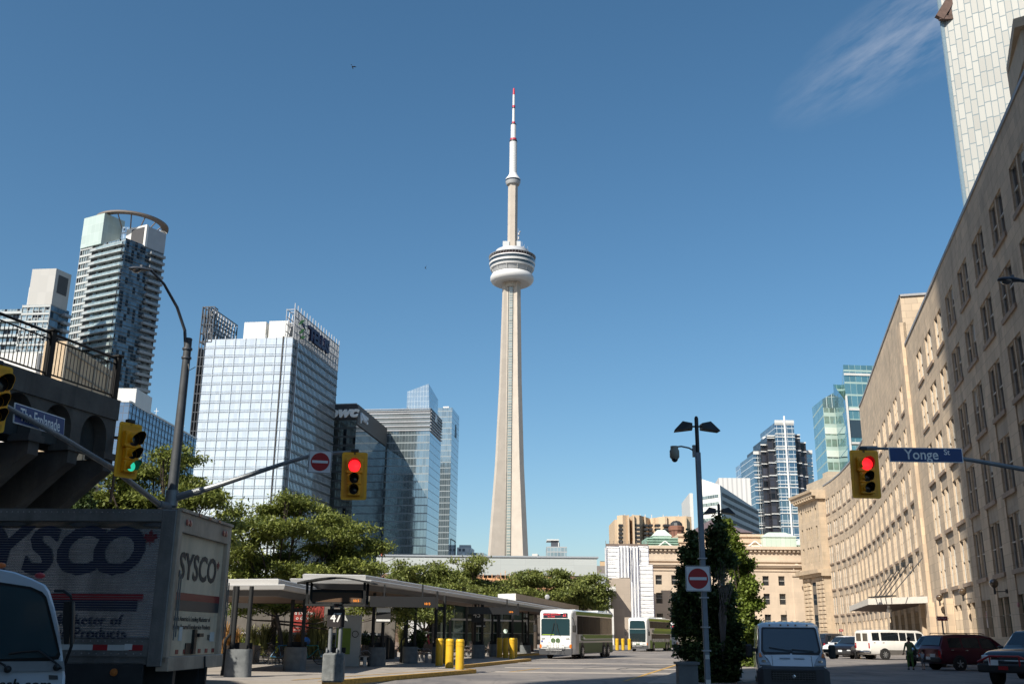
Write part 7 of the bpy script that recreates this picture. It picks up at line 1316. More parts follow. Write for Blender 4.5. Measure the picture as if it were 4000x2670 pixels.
def car(label, loc, rz, pnt, st, wins, wsf, wsr, wheels, r, group='cars parked before the stone building', name='car', L2=None, extra=None, hw_=.9, cat='car', rim=K['chrome'], nsp=5):
    """wins: side window spans (x0, x1, x0top, x1top); wsf, wsr: windscreen and rear glass (x at belt, x at roof)"""
    t = thing(name, label, cat, loc, rz, group); lf = Loft(st); b = MB(); lf.body(b); build(b, 'body', pnt, t, smooth=38)
    for x0, x1, x0b, x1b in wins:
        for sd in (1, -1): b = MB(); lf.panel(b, x0, x1, 5.12, 5.86, sd, .008, x0b, x1b); build(b, 'side_window', CARG, t, smooth=60)
    for nm, ws in (('windscreen', wsf), ('rear_window', wsr)):
        if not ws: continue
        b = MB(); n = 8; rows = []
        for k in range(5):
            u = k / 4; x = ws[0] + (ws[1] - ws[0]) * (.08 + .84 * u); row = []
            for i in range(n + 1): y = -1 + 2 * i / n; a = lf.ev(x, 7, 1); row.append(Vector((a.x, a.y * y * 1.02, lf.ev(x, 8 - abs(y), 1).z)) + Vector(((.02 if ws[0] > ws[1] else -.02), 0, .018)))
            rows.append(row)
        b.grid(rows); build(b, nm, CARG, t, smooth=60)
    for wx in wheels:
        for sd in (1, -1):
            w = max(q[1][3][0] for q in st); b = MB(); b.lathe([(r + .07, -.02), (r + .07, .014), (.01, .014)] if sd > 0 else [(r + .07, .02), (r + .07, -.014), (.01, -.014)], (wx, sd * (w - .003), r + .02), 22, 'Y', False); build(b, 'wheel_arch', TRIM, t); wheel(t, wx, sd * (w - .07), r, .2, sd, rim, nsp)
    xf, xr = st[-1][0], st[0][0]; w = st[-2][1][3][0]; zf = st[-1][1][4][1]; zr = st[0][1][5][1]
    for sd in (1, -1):
        b = MB(); b.box(xf - .22, xf + .02, sd * w * .58, sd * w * .93, zf - .18, zf - .02, .03); build(b, 'headlight', HEADL, t)
        b = MB(); b.box(xr - .012, xr + .12, sd * w * .80, sd * w * .985, zr - .45, zr - .05, .02); build(b, 'tail_light', TAIL, t)
        b = MB(); m = lf.ev(wsf[0] - .25, 5, sd); b.box(m.x - .07, m.x + .07, sd * (abs(m.y) + .03), sd * (abs(m.y) + .22), m.z, m.z + .16, .03); build(b, 'mirror', pnt, t)
        for x0, x1, x0b, x1b in wins[:2]:
            b = MB(); p_ = lf.ev(x0 + .14, 4.2, sd); b.box(p_.x - .08, p_.x + .08, sd * abs(p_.y), sd * (abs(p_.y) + .025), p_.z - .02, p_.z + .02); build(b, 'door_handle', K['chrome'], t)
    b = MB(); b.box(xf - .06, xf + .03, -w * .5, w * .5, zf - .30, zf - .08, .02); 
    build(b, 'grille', TRIM, t); b = MB(); b.box(xf - .1, xf + .07, -w * .95, w * .95, st[-1][1][0][1], st[-1][1][0][1] + .24, .04); build(b, 'bumper', TRIM, t); b = MB(); b.box(xr - .07, xr + .1, -w * .95, w * .95, st[0][1][0][1], st[0][1][0][1] + .24, .04); build(b, 'bumper', TRIM, t)
    for x, s_ in ((xf + .072, 1), (xr - .072, -1)): b = MB(); b.box(x - .005, x + .005, -.16, .16, .52, .66); build(b, 'licence_plate', PLATE, t)
    if extra: extra(t, lf)
    return t
def suvst(Ln=4.6, w=.92, H_=1.7, belt=1.05, hood=1.02, wr=.68):
    f = Ln / 2; return [sta(-f, .38, belt - .02, belt, w * .88, w * .8), sta(-f + .08, .32, belt, belt + .08, w * .95, w * .84), sta(-f + .42, .28, belt, H_ - .08, w, wr), sta(-f + 1.1, .26, belt, H_, w, wr), sta(.1, .26, belt - .01, H_, w, wr), sta(.55, .26, belt - .02, H_ - .06, w, wr), sta(1.28, .26, belt - .04, hood + .05, w, w * .82), sta(f - .5, .28, hood - .04, hood - .04, w, w * .8), sta(f - .1, .3, hood - .16, hood - .14, w * .93, w * .72), sta(f, .36, hood - .26, hood - .24, w * .84, w * .6)]
SW4 = [(-1.9, -1.25, -1.75, -1.22), (-1.15, -.2, -1.13, -.2), (-.1, .95, -.1, .55)]
WSF, WSR = (1.24, .55), (-2.2, -1.9)
def vloc(px, py, z=0.): p = atz(px, py, z); return (p.x, p.y, 0.)
def hd(dx, dy): return math.atan2(dy, dx)
# white passenger van
def vanst(): w = 1.0; return [sta(-2.95, .42, 1.25, 2.02, w * .96, .84), sta(-2.85, .36, 1.27, 2.09, w, .88), sta(-1, .34, 1.27, 2.13, w, .88), sta(1.35, .34, 1.25, 2.1, w, .87), sta(1.62, .34, 1.24, 2.04, w, .86), sta(2.28, .36, 1.20, 1.24, w * .98, .80), sta(2.8, .38, 1.1, 1.12, w * .95, .76), sta(2.95, .42, 1.0, 1.02, w * .88, .66)]
def vanx(t, lf):
    for sd in (1, -1): b = MB(); b.box(-2.965, -2.955, sd * .12, sd * .72, 1.32, 1.88, .003); build(b, 'rear_door_window', CARG, t)
    b = MB(); b.box(-3.05, -2.9, -.98, .98, .46, .62, .03); build(b, 'step_bumper', K['chrome'], t)
    for sd in (1, -1): b = MB(); lf.panel(b, -2.9, 2.2, 2.0, 2.9, sd, .006); build(b, 'grey_sill_band', mat('van sill grey', (.16, .15, .14), .5), t)
WV = (29.2, 79.0); car('white twelve seat passenger van parked in the sun before the entrance canopy', (29.3, 78.6, 0), R(15), paint('van white', (.78, .76, .72), 0), vanst(), [(-2.72, -2.1, -2.7, -2.1), (-1.95, -.45, -1.93, -.45), (-.36, .2, -.36, .2), (.3, .95, .3, .95), (1.08, 2.0, 1.08, 1.62)], (2.22, 1.66), None, (-1.75, 1.95), .37, name='passenger_van', extra=vanx, cat='van', rim=mat('silver hub', (.6, .6, .6), .3, .8), nsp=8)
# maroon minivan
def mvst(): w = .96; return [sta(-2.5, .40, 1.02, 1.04, w * .92, .8), sta(-2.42, .34, 1.04, 1.12, w * .97, .84), sta(-2.1, .3, 1.04, 1.70, w, .70), sta(-1.2, .28, 1.04, 1.77, w, .72), sta(.2, .28, 1.0, 1.76, w, .72), sta(.7, .28, .99, 1.68, w, .72), sta(1.65, .28, .97, 1.06, w, .78), sta(2.2, .3, .86, .88, w * .95, .72), sta(2.5, .36, .7, .72, w * .84, .6)]
def mvx(t, lf):
    for sd in (1, -1): b = MB(); b.tube([(-1.9, sd * .6, 1.77), (-1.8, sd * .6, 1.82), (.3, sd * .6, 1.82), (.5, sd * .6, 1.75)], .02, 6); build(b, 'roof_rail', K['dkmetal'], t)
    b = MB(); b.box(-2.53, -2.51, -.5, -.1, .62, .80); build(b, 'sticker', WHM, t)
car('dark maroon minivan parked in the shade with its rear toward the viewer', (24.0, 54.2, 0), R(15), paint('maroon paint', (.10, .008, .022), .3), mvst(), [(-1.95, -1.2, -1.9, -1.2), (-1.1, -.1, -1.1, -.1), (0., 1.2, 0., .65)], (1.6, .72), (-2.4, -2.12), (-1.45, 1.55), .33, name='minivan', extra=mvx, rim=mat('silver hub', (.6, .6, .6)))
blk = paint('black paint', (.012, .012, .016), .2); nvy = paint('deep navy paint', (.015, .02, .035), .3)
car('black sport utility car partly hidden behind the walking woman in green', (24.9, 60.6, 0), hd(-.62, -.62), blk, suvst(4.7, .93, 1.72), SW4, WSF, WSR, (-1.4, 1.45), .36)
car('dark navy utility van at the far left end of the parked row', (30.0, 96, 0), hd(.85, .6), nvy, suvst(4.8, .95, 1.9, 1.12), SW4, WSF, WSR, (-1.45, 1.5), .36)
car('small white sport utility car parked between the navy van and the black crossover', (28.7, 88.5, 0), hd(-.75, -.5), paint('car white', (.7, .7, .7), 0), suvst(4.3, .88, 1.68), SW4, WSF, WSR, (-1.3, 1.3), .34)
car('glossy black crossover with bright headlights left of the white passenger van', (26.7, 80.5, 0), hd(-.70, -.72), blk, suvst(4.6, .92, 1.62), SW4, WSF, WSR, (-1.35, 1.4), .35)
# black pickup with bull bar
def pust(): w = .97; return [sta(-2.75, .55, 1.22, 1.24, w, .9), sta(-.9, .5, 1.22, 1.24, w, .9), sta(-.82, .5, 1.22, 1.86, w, .72), sta(.35, .5, 1.2, 1.90, w, .74), sta(.6, .5, 1.2, 1.84, w, .74), sta(1.25, .5, 1.18, 1.28, w, .84), sta(2.3, .52, 1.15, 1.2, w, .84), sta(2.6, .55, 1.08, 1.12, w * .95, .78), sta(2.72, .62, .96, 1.0, w * .88, .7)]
def pux(t, lf):
    RB = mat('red bull bar', (.30, .012, .016), .4); b = MB(); b.tube([(2.98, .95, .82), (3.02, .5, 1.02), (3.02, -.5, 1.02), (2.98, -.95, .82)], .035, 8); b.tube([(3.02, .5, 1.02), (3.0, .5, .7)], .03, 8); b.tube([(3.02, -.5, 1.02), (3.0, -.5, .7)], .03, 8); build(b, 'bull_bar', RB, t, smooth=40)
    b = MB(); b.box(2.7, 3.02, -1., 1., .48, .78, .06); build(b, 'steel_bumper', TRIM, t); b = MB(); b.box(3.02, 3.05, -.22, .1, .58, .70); build(b, 'winch', RB, t); b = MB(); b.box(3.02, 3.03, -.55, -.22, .72, .9); build(b, 'front_plate', PLATE, t)
    b = MB(); b.box(2.7, 2.78, -.55, .55, .86, .90); b.box(2.7, 2.78, -.55, .55, .98, 1.02); build(b, 'grille_bar', K['chrome'], t)
    for sd in (1, -1): b = MB(); b.box(2.5, 2.735, sd * .6, sd * .93, .86, 1.04, .02); o = build(b, 'lamp_unit', HEADL, t); b = MB(); b.lathe([(.01, .03), (.06, .028), (.07, 0)], (2.74, sd * .74, .95), 14, 'X'); build(b, 'lamp_lens', K['white'], o)
car('black pickup truck with a red bull bar facing left at the bottom right corner', (19.2, 37.4, -.03), hd(-.78, -.63), blk, pust(), [(-.72, -.1, -.68, -.1), (0., 1.0, 0., .6)], (1.2, .62), None, (-1.7, 1.72), .42, name='pickup_truck', extra=pux, cat='pickup', rim=mat('dark rim', (.03, .03, .03), .4, .5))
car('grey pickup truck nose showing between the maroon minivan and the black pickup', (23.2, 43.6, 0), hd(-.80, -.6), paint('grey paint', (.10, .10, .105), .5), pust(), [(-.72, -.1, -.68, -.1), (0., 1.0, 0., .6)], (1.2, .62), None, (-1.7, 1.72), .40, name='pickup_truck', cat='pickup')
# grey white cargo van, front view
GZ = -.30; cv = thing('cargo_van', 'silver white cargo van facing the viewer at the bottom right, black bumper and mirrors', 'van', (8.36, 30.9, GZ + .02), hd(-.215, -1) ); w = 1.0
PV = paint('van silver', (.64, .67, .70), .1, .35)
def cvs(x, zb, belt, top, w, wr): return sta(x, zb, belt, top, w, wr)
st = [cvs(-5.2, .4, 1.5, 2.22, w * .98, .88), cvs(-5., .3, 1.5, 2.26, w, .9), cvs(-1.3, .3, 1.5, 2.27, w, .89), cvs(-.9, .3, 1.48, 2.22, w, .88), cvs(-.62, .3, 1.42, 2.12, w, .87), cvs(.02, .32, 1.30, 1.36, w * .98, .88), cvs(.25, .34, 1.18, 1.22, w * .96, .86), cvs(.46, .36, .98, 1.02, w * .93, .8), cvs(.60, .40, .86, .9, w * .84, .7)]
lf = Loft(st); b = MB(); lf.body(b); build(b, 'body', PV, cv, smooth=50)
def onfront(y, z, off=.012):     # point on the raked front for given y, z (upper surface of the loft)
    lo, hi = -1.3, .6
    for _ in range(30):
        m = (lo + hi) / 2; zz = lf.ev(m, 7.5).z
        if zz > z: lo = m
        else: hi = m
    n = Vector((.62, 0, .78)) if z > 1.3 else Vector((.8, 0, .6)); return Vector((lo, y, z)) + n * off
def fp(name, outline, m, off=.012, par=None, nz=6, ny=12):
    """outline: list of (half width, z) from bottom to top; patch over the front"""
    b = MB(); rows = []
    for (wa, za), (wb, zb_) in zip(outline, outline[1:]):
        for k in range(nz + (1 if (wb, zb_) == outline[-1] else 0)):
            u = k / nz; ww = wa + (wb - wa) * u; z = za + (zb_ - za) * u; rows.append([onfront(-ww + 2 * ww * i / ny, z, off) for i in range(ny + 1)])
    b.grid(rows); return build(b, name, m, par or cv, smooth=60)
fp('windscreen_surround', [(.80, 1.33), (.86, 1.42), (.80, 2.07), (.76, 2.11)], TRIM, .008)
fp('windscreen', [(.74, 1.385), (.80, 1.45), (.755, 2.02), (.70, 2.055)], glassy('windscreen glass', (.05, .07, .085), .05, 1.), .016)
b = MB(); b.box(-.1, .68, -.93, .93, .30, 1.02, .08); b.box(-.3, .60, -1.02, 1.02, .34, .97, .10); build(b, 'front_bumper', mat('bumper grey', (.045, .048, .055), .6, 0, .08), cv)
b = MB(); b.box(.66, .695, -.62, .62, .64, .92, .02); gr = build(b, 'grille', K['black'], cv); b = MB()
for z in (.64, .70, .76, .82): b.box(.695, .71, -.60, .60, z - .008, z + .008)
for k in range(15): y = -.56 + k * .08; b.box(.695, .705, y - .004, y + .004, .61, .85)
build(b, 'grille_bars', mat('grille bars', (.08, .085, .09), .4, .3), gr); b = MB(); b.lathe([(.045, .0), (.05, .015), (.03, .02)], (.705, 0, .745), 14, 'X'); b.box(.70, .73, -.012, .012, .69, .80); build(b, 'badge', K['chrome'], cv)
b = MB(); b.box(.70, .715, -.22, .22, .38, .50); pl_ = build(b, 'licence_plate', PLATE, cv)
b = MB()
for s0 in (-.34, .06):
    b = MB()
    for k in range(14): p = onfront(s0 + k * .022 + (.0 if s0 < 0 else .0), 1.20, .02); b.beam(p, p + Vector((-.03, 0, .035)), .009, .01)
    build(b, 'hood_vents', K['black'], cv)
b = MB(); 
for y in (-.5, .5): P = [onfront(y * 1.12, z, .004) for z in (.92, 1.05, 1.2, 1.3)]; b.tube(P, .006, 4, False)
build(b, 'hood_seam', K['black'], cv)
for sd in (1, -1):
    b = MB(); P = [(.60, 1.03), (.93, 1.04), (.96, 1.16), (.92, 1.36), (.87, 1.38), (.68, 1.20)]; pts = [onfront(sd * y, z, .02) for y, z in P]; c_ = sum(pts, Vector()) / 6; b.face(pts if sd > 0 else pts[::-1])
    for i in range(6): b.face([pts[i], pts[(i + 1) % 6], pts[(i + 1) % 6] - Vector((.05, 0, .04)), pts[i] - Vector((.05, 0, .04))])
    h_ = build(b, 'headlight', glassy('headlight glass', (.28, .30, .33), .1, 1.), cv); b = MB(); P2 = [onfront(sd * y, z, .026) for y, z in ((.84, 1.26), (.94, 1.24), (.92, 1.35), (.88, 1.36))]; b.face(P2 if sd > 0 else P2[::-1]); build(b, 'indicator', AMB, h_); b = MB(); p = onfront(sd * .80, 1.12, .03); b.lathe([(.07, 0), (.06, .01), (.01, .012)], tuple(p), 14, 'X'); build(b, 'reflector', K['chrome'], h_)
    b = MB(); b.box(-.42, -.24, sd * 1.10, sd * 1.30, 1.22, 1.62, .05); b.box(-.36, -.30, sd * .95, sd * 1.12, 1.40, 1.50); build(b, 'mirror', K['black'], cv)
    b = MB(); lf.panel(b, -1.75, -.15, 4.4, 5.85, sd, .012, -1.7, -.72); build(b, 'side_window', CARG, cv, smooth=60); b = MB(); b.beam((.35, sd * .97, .72), (.35, sd * .97, .86), .05, .06); build(b, 'side_lamp', AMB, cv)
    b = MB(); P = [onfront(sd * .10, 1.40, .04), onfront(sd * -.15 + .1, 1.45, .05), onfront(-.68 if sd > 0 else -.02, 1.50 if sd > 0 else 1.46, .05)]; b.tube([onfront(.05 + .6 * (sd < 0), 1.40, .045), onfront(-.62 + .65 * (sd < 0), 1.50 - .05 * (sd < 0), .04)], .012, 5); build(b, 'wiper', K['black'], cv)
    for wx in (-.55, -4.2): wheel(cv, wx, sd * .86, .36, .22, sd)
for k in range(5): b = MB(); p = onfront((-.55, -.22, 0, .22, .55)[k], 2.155, .02); b.box(p.x - .03, p.x + .02, p.y - .025, p.y + .025, p.z - .01, p.z + .03); build(b, 'roof_marker', mat('marker lamp', (.25, .16, .10), .3), cv)
b = MB()
for k in range(9): b.beam((-4.9, -.72 + k * .18, 2.30), (-1.4, -.72 + k * .18, 2.30), .05, .02)
build(b, 'roof_rib', PV, cv)
b = MB(); b.tube([(-1.2, 0, 2.28), (-1.25, 0, 2.62)], .006, 5); build(b, 'aerial', K['black'], cv)
# ---------------------------------------------------------------- buses
BG = mat('bus green', (.15, .27, .02), .5, 0, .05); BGd = mat('bus dark green', (.05, .115, .025), .5, 0, .12, 1.5); BL_ = mat('bus lime green', (.33, .46, .02), .5, 0, .05); BW = mat('bus white', (.74, .75, .74), .3, 0, .03, coat=.6); BB = glassy('bus glass', (.010, .011, .013), .12, 0., 0., .18); BWS = glassy('bus windscreen', (.02, .045, .055), .04, .6); BSV = mat('bus silver', (.42, .42, .40), .35, .2, .06, 2, coat=.6)
def goM(mb, M, r, gap=.06):    # the round split mark: two discs cut by a cross
    for cx in (-r * 1.06, r * 1.06):
        for q in range(4):
            pts = []; a0 = 90 * q
            for k in range(7): a = R(a0 + 15 * k); pts.append((math.cos(a) * r * .97, math.sin(a) * r))
            ox, oy = (1 if q in (0, 3) else -1) * r * gap, (1 if q in (0, 1) else -1) * r * gap; mb.plate([(cx + ox, oy)] + [(cx + ox + x * .92, oy + y * .92) for x, y in pts], M, .004)
def bus(label, loc, rz, double=False, S=1., plain=False):
    t = thing('double_decker_bus' if double else 'coach', label, 'bus', loc, rz, 'green and white buses at the terminal'); t.scale = (S, S, S); L_ = 6.1; w = 1.28; H_ = 4.0 if double else 3.45
    prof = lambda k, top, zb=.32: [(0, zb), (w * k * .96, zb), (w * k, zb + .06), (w * k, top * .5), (w * k, top - .25), (w * k * .985, top - .12), (w * k * .92, top - .03), (w * k * .8, top), (0, top + .03)]
    st = [(-L_, prof(.97, H_ - .1)), (-L_ + .12, prof(1, H_)), (L_ - .75, prof(1, H_)), (L_ - .25, prof(.985, H_ - .04)), (L_ - .02, prof(.93, H_ - .16)), (L_ + .05, prof(.88, H_ - .28))]
    if double: st[2:] = [(L_ - .9, prof(1, H_)), (L_ - .3, prof(.97, H_ - .05)), (L_ + .02, prof(.9, H_ - .2)), (L_ + .1, prof(.84, H_ - .4))]
    lf = Loft(st); b = MB(); lf.body(b); build(b, 'body', BW, t, smooth=45)
    zc = {}; 
    def side(name, x0, x1, z0, z1, m, sd, off=.01, sk0=0., sk1=0.):
        b = MB(); y = sd * (w + off); P = [(x0, y, z0), (x1, y, z0), (x1 + sk1, y, z1), (x0 + sk0, y, z1)]; P2 = [(x, y - sd * .03, z) for x, _, z in P]; b.grid([P2, P] if sd < 0 else [P2[::-1], P[::-1]], True, True); return build(b, name, m, t)
    for sd in (1, -1):
        if double:
            side('upper_windows', -5.7, 5.1, 2.75, 3.55, BB, sd, .012, 0, .15); side('lower_windows', -5.2, 4.4, 1.35, 2.05, BB, sd, .012); side('roof_band', -6, 5.3, 3.58, 3.86, BL_, sd); side('green_band', -6, 3.6, 2.1, 2.42, BG, sd, .012, 0, -.6); side('green_band', -6, 3.2, 2.42, 2.74, BL_, sd, .010, 0, -.5); side('lower_skirt', -6, 5.2, .36, 1.32, BG, sd, .012); side('city_mural', -4.8, 4.2, 1.1, 1.5, mat('mural grey', (.5, .5, .48), .6, 0, .9, 5), sd, .016)
        else:
            side('side_windows', -1.9, 4.9, 1.72, 3.02, BB, sd, .012, 0, .0); side('side_windows', -5.75, -1.95, 1.72, 3.02, glassy('bus mirror glass', (.10, .085, .075), .1, .0, .5, .3), sd, .012); side('roof_band', -6, 5.2, 3.08, 3.34, BG, sd, .004, 0, -.1)
            side('green_band', -6, 2.6, 1.42, 1.70, BG, sd, .01, 0, .9); side('lower_skirt', -6, 4.4, .38, 1.12, BGd, sd, .012); side('silver_band', -6, 5.2, 1.14, 1.24, BSV, sd, .014); side('dark_band', -6, 3.4, 1.26, 1.36, BGd, sd, .010, 0, .5)
            side('grey_panel', 4.4, 5.3, .38, 1.7, BSV, sd, .008)
        for k in range(5): side('window_divider', -4.2 + k * 1.9, -4.17 + k * 1.9, 1.75 if not double else 2.78, 3.0 if not double else 3.52, K['black'], sd, .018)
        b = MB(); goM(b, frame((3.7 if double else 3.6, sd * (w + .022), 1.46 if not double else 2.4), (-sd, 0, 0)), .2); build(b, 'round_emblem', BGd, t)
        for wx in (3.55, -3.0, -4.35):
            b = MB(); b.lathe([(.62, -.02), (.62, .016), (.01, .016)] if sd > 0 else [(.62, .02), (.62, -.016), (.01, -.016)], (wx, sd * (w + .004), .52), 22, 'Y', False); build(b, 'wheel_arch', TRIM, t); wheel(t, wx, sd * (w - .10), .5, .28, sd, mat('silver hub', (.6, .6, .6)), 10)
        b = MB(); b.box(L_ + .02, L_ + .10, sd * .62, sd * 1.04, .78, .98, .03); h_ = build(b, 'headlight', HEADL, t); b = MB(); b.box(L_ - .1, L_ + .06, sd * 1.04, sd * 1.2, .74, 1.02, .02); build(b, 'indicator', AMB, t)
        b = MB(); b.tube([(L_ - .1, sd * 1.2, 2.9 if not double else 2.6), (L_ + .3, sd * 1.45, 2.75 if not double else 2.5), (L_ + .3, sd * 1.5, 2.3)], .025, 6); b.box(L_ + .22, L_ + .36, sd * 1.36, sd * 1.60, 1.85, 2.35, .04); build(b, 'mirror', K['black'], t)
    xf = L_ + (.055 if not double else .11); M = frame((xf, 0, 0), (0, 1, 0))
    def fr(name, P, m, d=.03, o=0.): b = MB(); b.plate(P, Matrix.Translation((o, 0, 0)) @ M, d); return build(b, name, m, t)
    fr('front_bumper', [(-1.22, .3), (1.22, .3), (1.24, .72), (-1.24, .72)], mat('bumper grey', (.05, .05, .05)), .2, .06)
    if double:
        fr('lower_windscreen', [(-.98, 1.1), (.98, 1.1), (1.02, 2.1), (-1.02, 2.1)], glassy('dark windscreen', (.02, .03, .035), .03, 1.), .05, .02); fr('mid_panel', [(-1.02, 2.1), (1.02, 2.1), (1.02, 2.6), (-1.02, 2.6)], BWS, .05, .02); fr('upper_windscreen', [(-1.0, 2.66), (1.0, 2.66), (.93, 3.5), (.8, 3.62), (-.8, 3.62), (-.93, 3.5)], BWS, .05, .02); b = MB(); goM(b, frame((xf + .03, 0, .88), (0, 1, 0)), .11); build(b, 'round_emblem', BGd, t)
    else:
        fr('windscreen', [(-1.08, 1.62), (1.08, 1.62), (1.08, 2.72), (1.0, 2.80), (-1.0, 2.80), (-1.08, 2.72)], BWS, .05, .0); fr('divider', [(-.015, 1.62), (.015, 1.62), (.015, 2.8), (-.015, 2.8)], K['black'], .05, .006)
        fr('dashboard_strip', [(-1.0, 1.66), (-.1, 1.66), (-.1, 1.70), (-1.0, 1.70)], BL_, .02, .004)
        d_ = fr('destination_display', [(-.92, 2.86), (.92, 2.86), (.92, 3.20), (-.92, 3.20)], mat('display glass', (.03, .035, .05), .2), .12, .03); LED = mat('red dot letters', (.8, .06, .08), .5, emit=.12); MM = ROOT[t.name] @ Matrix.Diagonal((S, S, S, 1))
        def tx(nm, s, m, y, z, sz, par, bold=.01): o = text(nm, s, m, par, frame((xf + .045, y, z), (0, 1, 0)), sz, .003, bold, 0, False); return o
        tx('lettering', 'UNION STATION', LED, -.28, 3.09, .17, d_, .012); tx('lettering', 'BUS TERM', LED, -.3, 2.93, .12, d_); tx('lettering', '63', LED, .70, 3.02, .25, d_, .012)
        tx('fleet_number', '2470', K['black'], -.92, 1.40, .13, t, .015); tx('fleet_number', '2470', K['black'], .92, 1.40, .13, t, .015); b = MB(); goM(b, frame((xf + .02, 0, 1.28), (0, 1, 0)), .17); build(b, 'round_emblem', BGd, t)
        fr('accessible_panel', [(-1.08, 1.16), (-.96, 1.16), (-.96, 1.28), (-1.08, 1.28)], mat('access blue', (.02, .06, .3), .5), .02, .02)
        for k in (-1, 1): b = MB(); b.tube([(xf + .04, k * .42, 1.5), (xf + .06, k * .30, 1.7), (xf + .05, k * .12, 2.35)], .014, 5); b.tube([(xf + .05, k * .2, 1.95), (xf + .05, k * .1, 2.5)], .02, 5); build(b, 'wiper', K['black'], t)
        for y in (-.9, -.2, 0, .2, .9): b = MB(); b.box(L_ - .1, L_ - .02, y - .05, y + .05, 3.26, 3.31); build(b, 'marker_light', AMB, t)
    # folding bicycle rack
    b = MB(); x0 = xf + .2
    for z in (.62, .95): b.tube([(xf, -.6, z), (x0 + .25, -.6, z), (x0 + .25, .6, z), (xf, .6, z)], .018, 6)
    for y in (-.35, 0, .35): b.tube([(x0 + .05, y, .5), (x0 + .27, y, .95), (x0 + .27, y, 1.25)], .014, 6)
    b.tube([(x0 + .2, -.65, 1.12), (x0 + .2, .65, 1.12)], .014, 6); b.box(x0 + .24, x0 + .27, -.22, .22, .35, .38); b.tube([(x0 + .25, -.22, .36), (x0 + .25, -.22, 1.1)], .014, 6); b.tube([(x0 + .25, .22, .36), (x0 + .25, .22, 1.1)], .014, 6); build(b, 'bicycle_rack', mat('rack grey', (.25, .25, .25), .4, .6), t)
    b = MB(); b.box(-5, -3.2, -.8, .8, H_, H_ + .12, .04); b.box(1.5, 2.6, -.5, .5, H_, H_ + .08, .03); build(b, 'roof_hatch', BW, t)
    b = MB(); b.box(-L_ - .02, -L_, -1.1, 1.1, .5, H_ - .5); build(b, 'rear_panel', BGd, t); return t
def buspos(px, py, h, S, z=0.):    # near front corner on the viewer's right at this pixel
    p = atz(px, py, z); h = Vector((h[0], h[1], 0)).normalized(); lft = Vector((-h.y, h.x, 0)); return (p - h * 6.1 * S - lft * 1.28 * S), math.atan2(h.y, h.x)
l_, r_ = buspos(2238, 2573, (-.33, -.944), .93); bus('white fronted coach with green sides and route display, nearest bus', (l_.x, l_.y, 0), r_, False, .93)
l_, r_ = buspos(2533, 2543, (-.38, -.925), .86); l_ = l_ * 1.0; bus('double decker bus with tall glass front behind the white fronted coach', (l_.x, l_.y, 0), r_, True, .84)
hh = Vector((-.38, -.925, 0)).normalized(); l2 = l_ - hh * 13.5 + Vector((-hh.y, hh.x, 0)) * .5; l2 = Vector((l_.x, l_.y, 0)) - hh * 12.2 + Vector((.25, -.1, 0)); bus('green bus mostly hidden by the columnar tree behind the double decker', (l2.x, l2.y, 0), math.atan2(hh.y, hh.x), False, .86)
# ---------------------------------------------------------------- delivery truck, crossing to the left
TN = Vector((-5.47, 16.5, 0)); TF = Vector((-5.33, 19.12, 0)); eY = (TF - TN).normalized(); eX = Vector((-eY.y, eY.x, 0))    # eX: toward its front (left)
TW = (TF - TN).length; zT, zF = at(696, 1990, 16.5).z, 1.16
tk = thing('delivery_truck', 'grimy ribbed delivery truck with big dark letters across the bottom left', 'truck', (TN.x, TN.y, -.3)); MT = Matrix(((eX.x, eY.x, 0, TN.x), (eX.y, eY.y, 0, TN.y), (0, 0, 1, 0), (0, 0, 0, 1)))   # local x to the front, y away, z up
AL = mat('ribbed aluminium', (.74, .74, .74), .2, .95, .10, 2.5, streak=.25, dirt=(.12, .11, .10)); ALF = mat('aluminium frame', (.22, .21, .20), .5, .5, .25, 2, .2, streak=.5); DRW = mat('warm lit dirty door', (.74, .56, .39), .6, 0, .12, 2, streak=.35, dirt=(.12, .08, .05))  # warm bounced light put into the door colour; its streaks are dirt
def tb_(mb, *a, **k): mb.M = MT; mb.box(*a, **k); return mb
LX = 7.5; b = MB(); b.M = MT; n = 44; z0, z1 = 1.42, 3.16; rows = []
for k in range(n): 
    za = z0 + (z1 - z0) * k / n; p = (z1 - z0) / n
    for dz, dy in ((0, .0), (.40, -.003), (.55, -.020), (.75, -.024), (.9, -.014)): rows.append([(x, dy, za + dz * p) for x in (LX, 5, 2.5, .24)])
rows.append([(x, 0, z1) for x in (LX, 5, 2.5, .24)]); b.grid(rows); build(b, 'ribbed_side', AL, tk, True, smooth=70)
b = MB(); b.M = MT; b.grid([[(x, .002 + .012 * math.sin(x * 5.1) * math.sin(z * 40), z) for x in [LX - k * (LX - .24) / 60 for k in range(61)]] for z in (z1, z1 + .03, z1 + .06, z1 + .09, z1 + .115)]); build(b, 'polished_strip', mat('polished strip', (.30, .27, .25), .18, 1.), tk, True, smooth=90)
b = MB(); tb_(b, .24, LX, -.03, .05, z1 + .115, zT); tb_(b, .24, LX, -.012, .05, zF, z0); tb_(b, 0, .24, -.035, .06, zF - .15, zT, c=.012); tb_(b, 0, LX, 0, TW, zT - .02, zT + .015); tb_(b, LX - .05, LX, 0, TW, zF, zT); tb_(b, .02, LX, TW - .05, TW, zF, zT); tb_(b, .02, LX, .02, TW, zF - .12, zF); build(b, 'box_frame', ALF, tk, True)
b = MB(); b.M = MT
for k in range(75): x = .3 + k * .095; b.ball((x, -.032, zT - .045), .011, 6, 4)
for k in range(60): x = .35 + k * .12; b.ball((x, -.014, zF + .04), .012, 6, 4); b.ball((x, -.014, z0 - .03), .010, 6, 4)
build(b, 'rivets', mat('rivet metal', (.4, .4, .4), .3, .8), tk, True, kind='stuff')
b = MB()
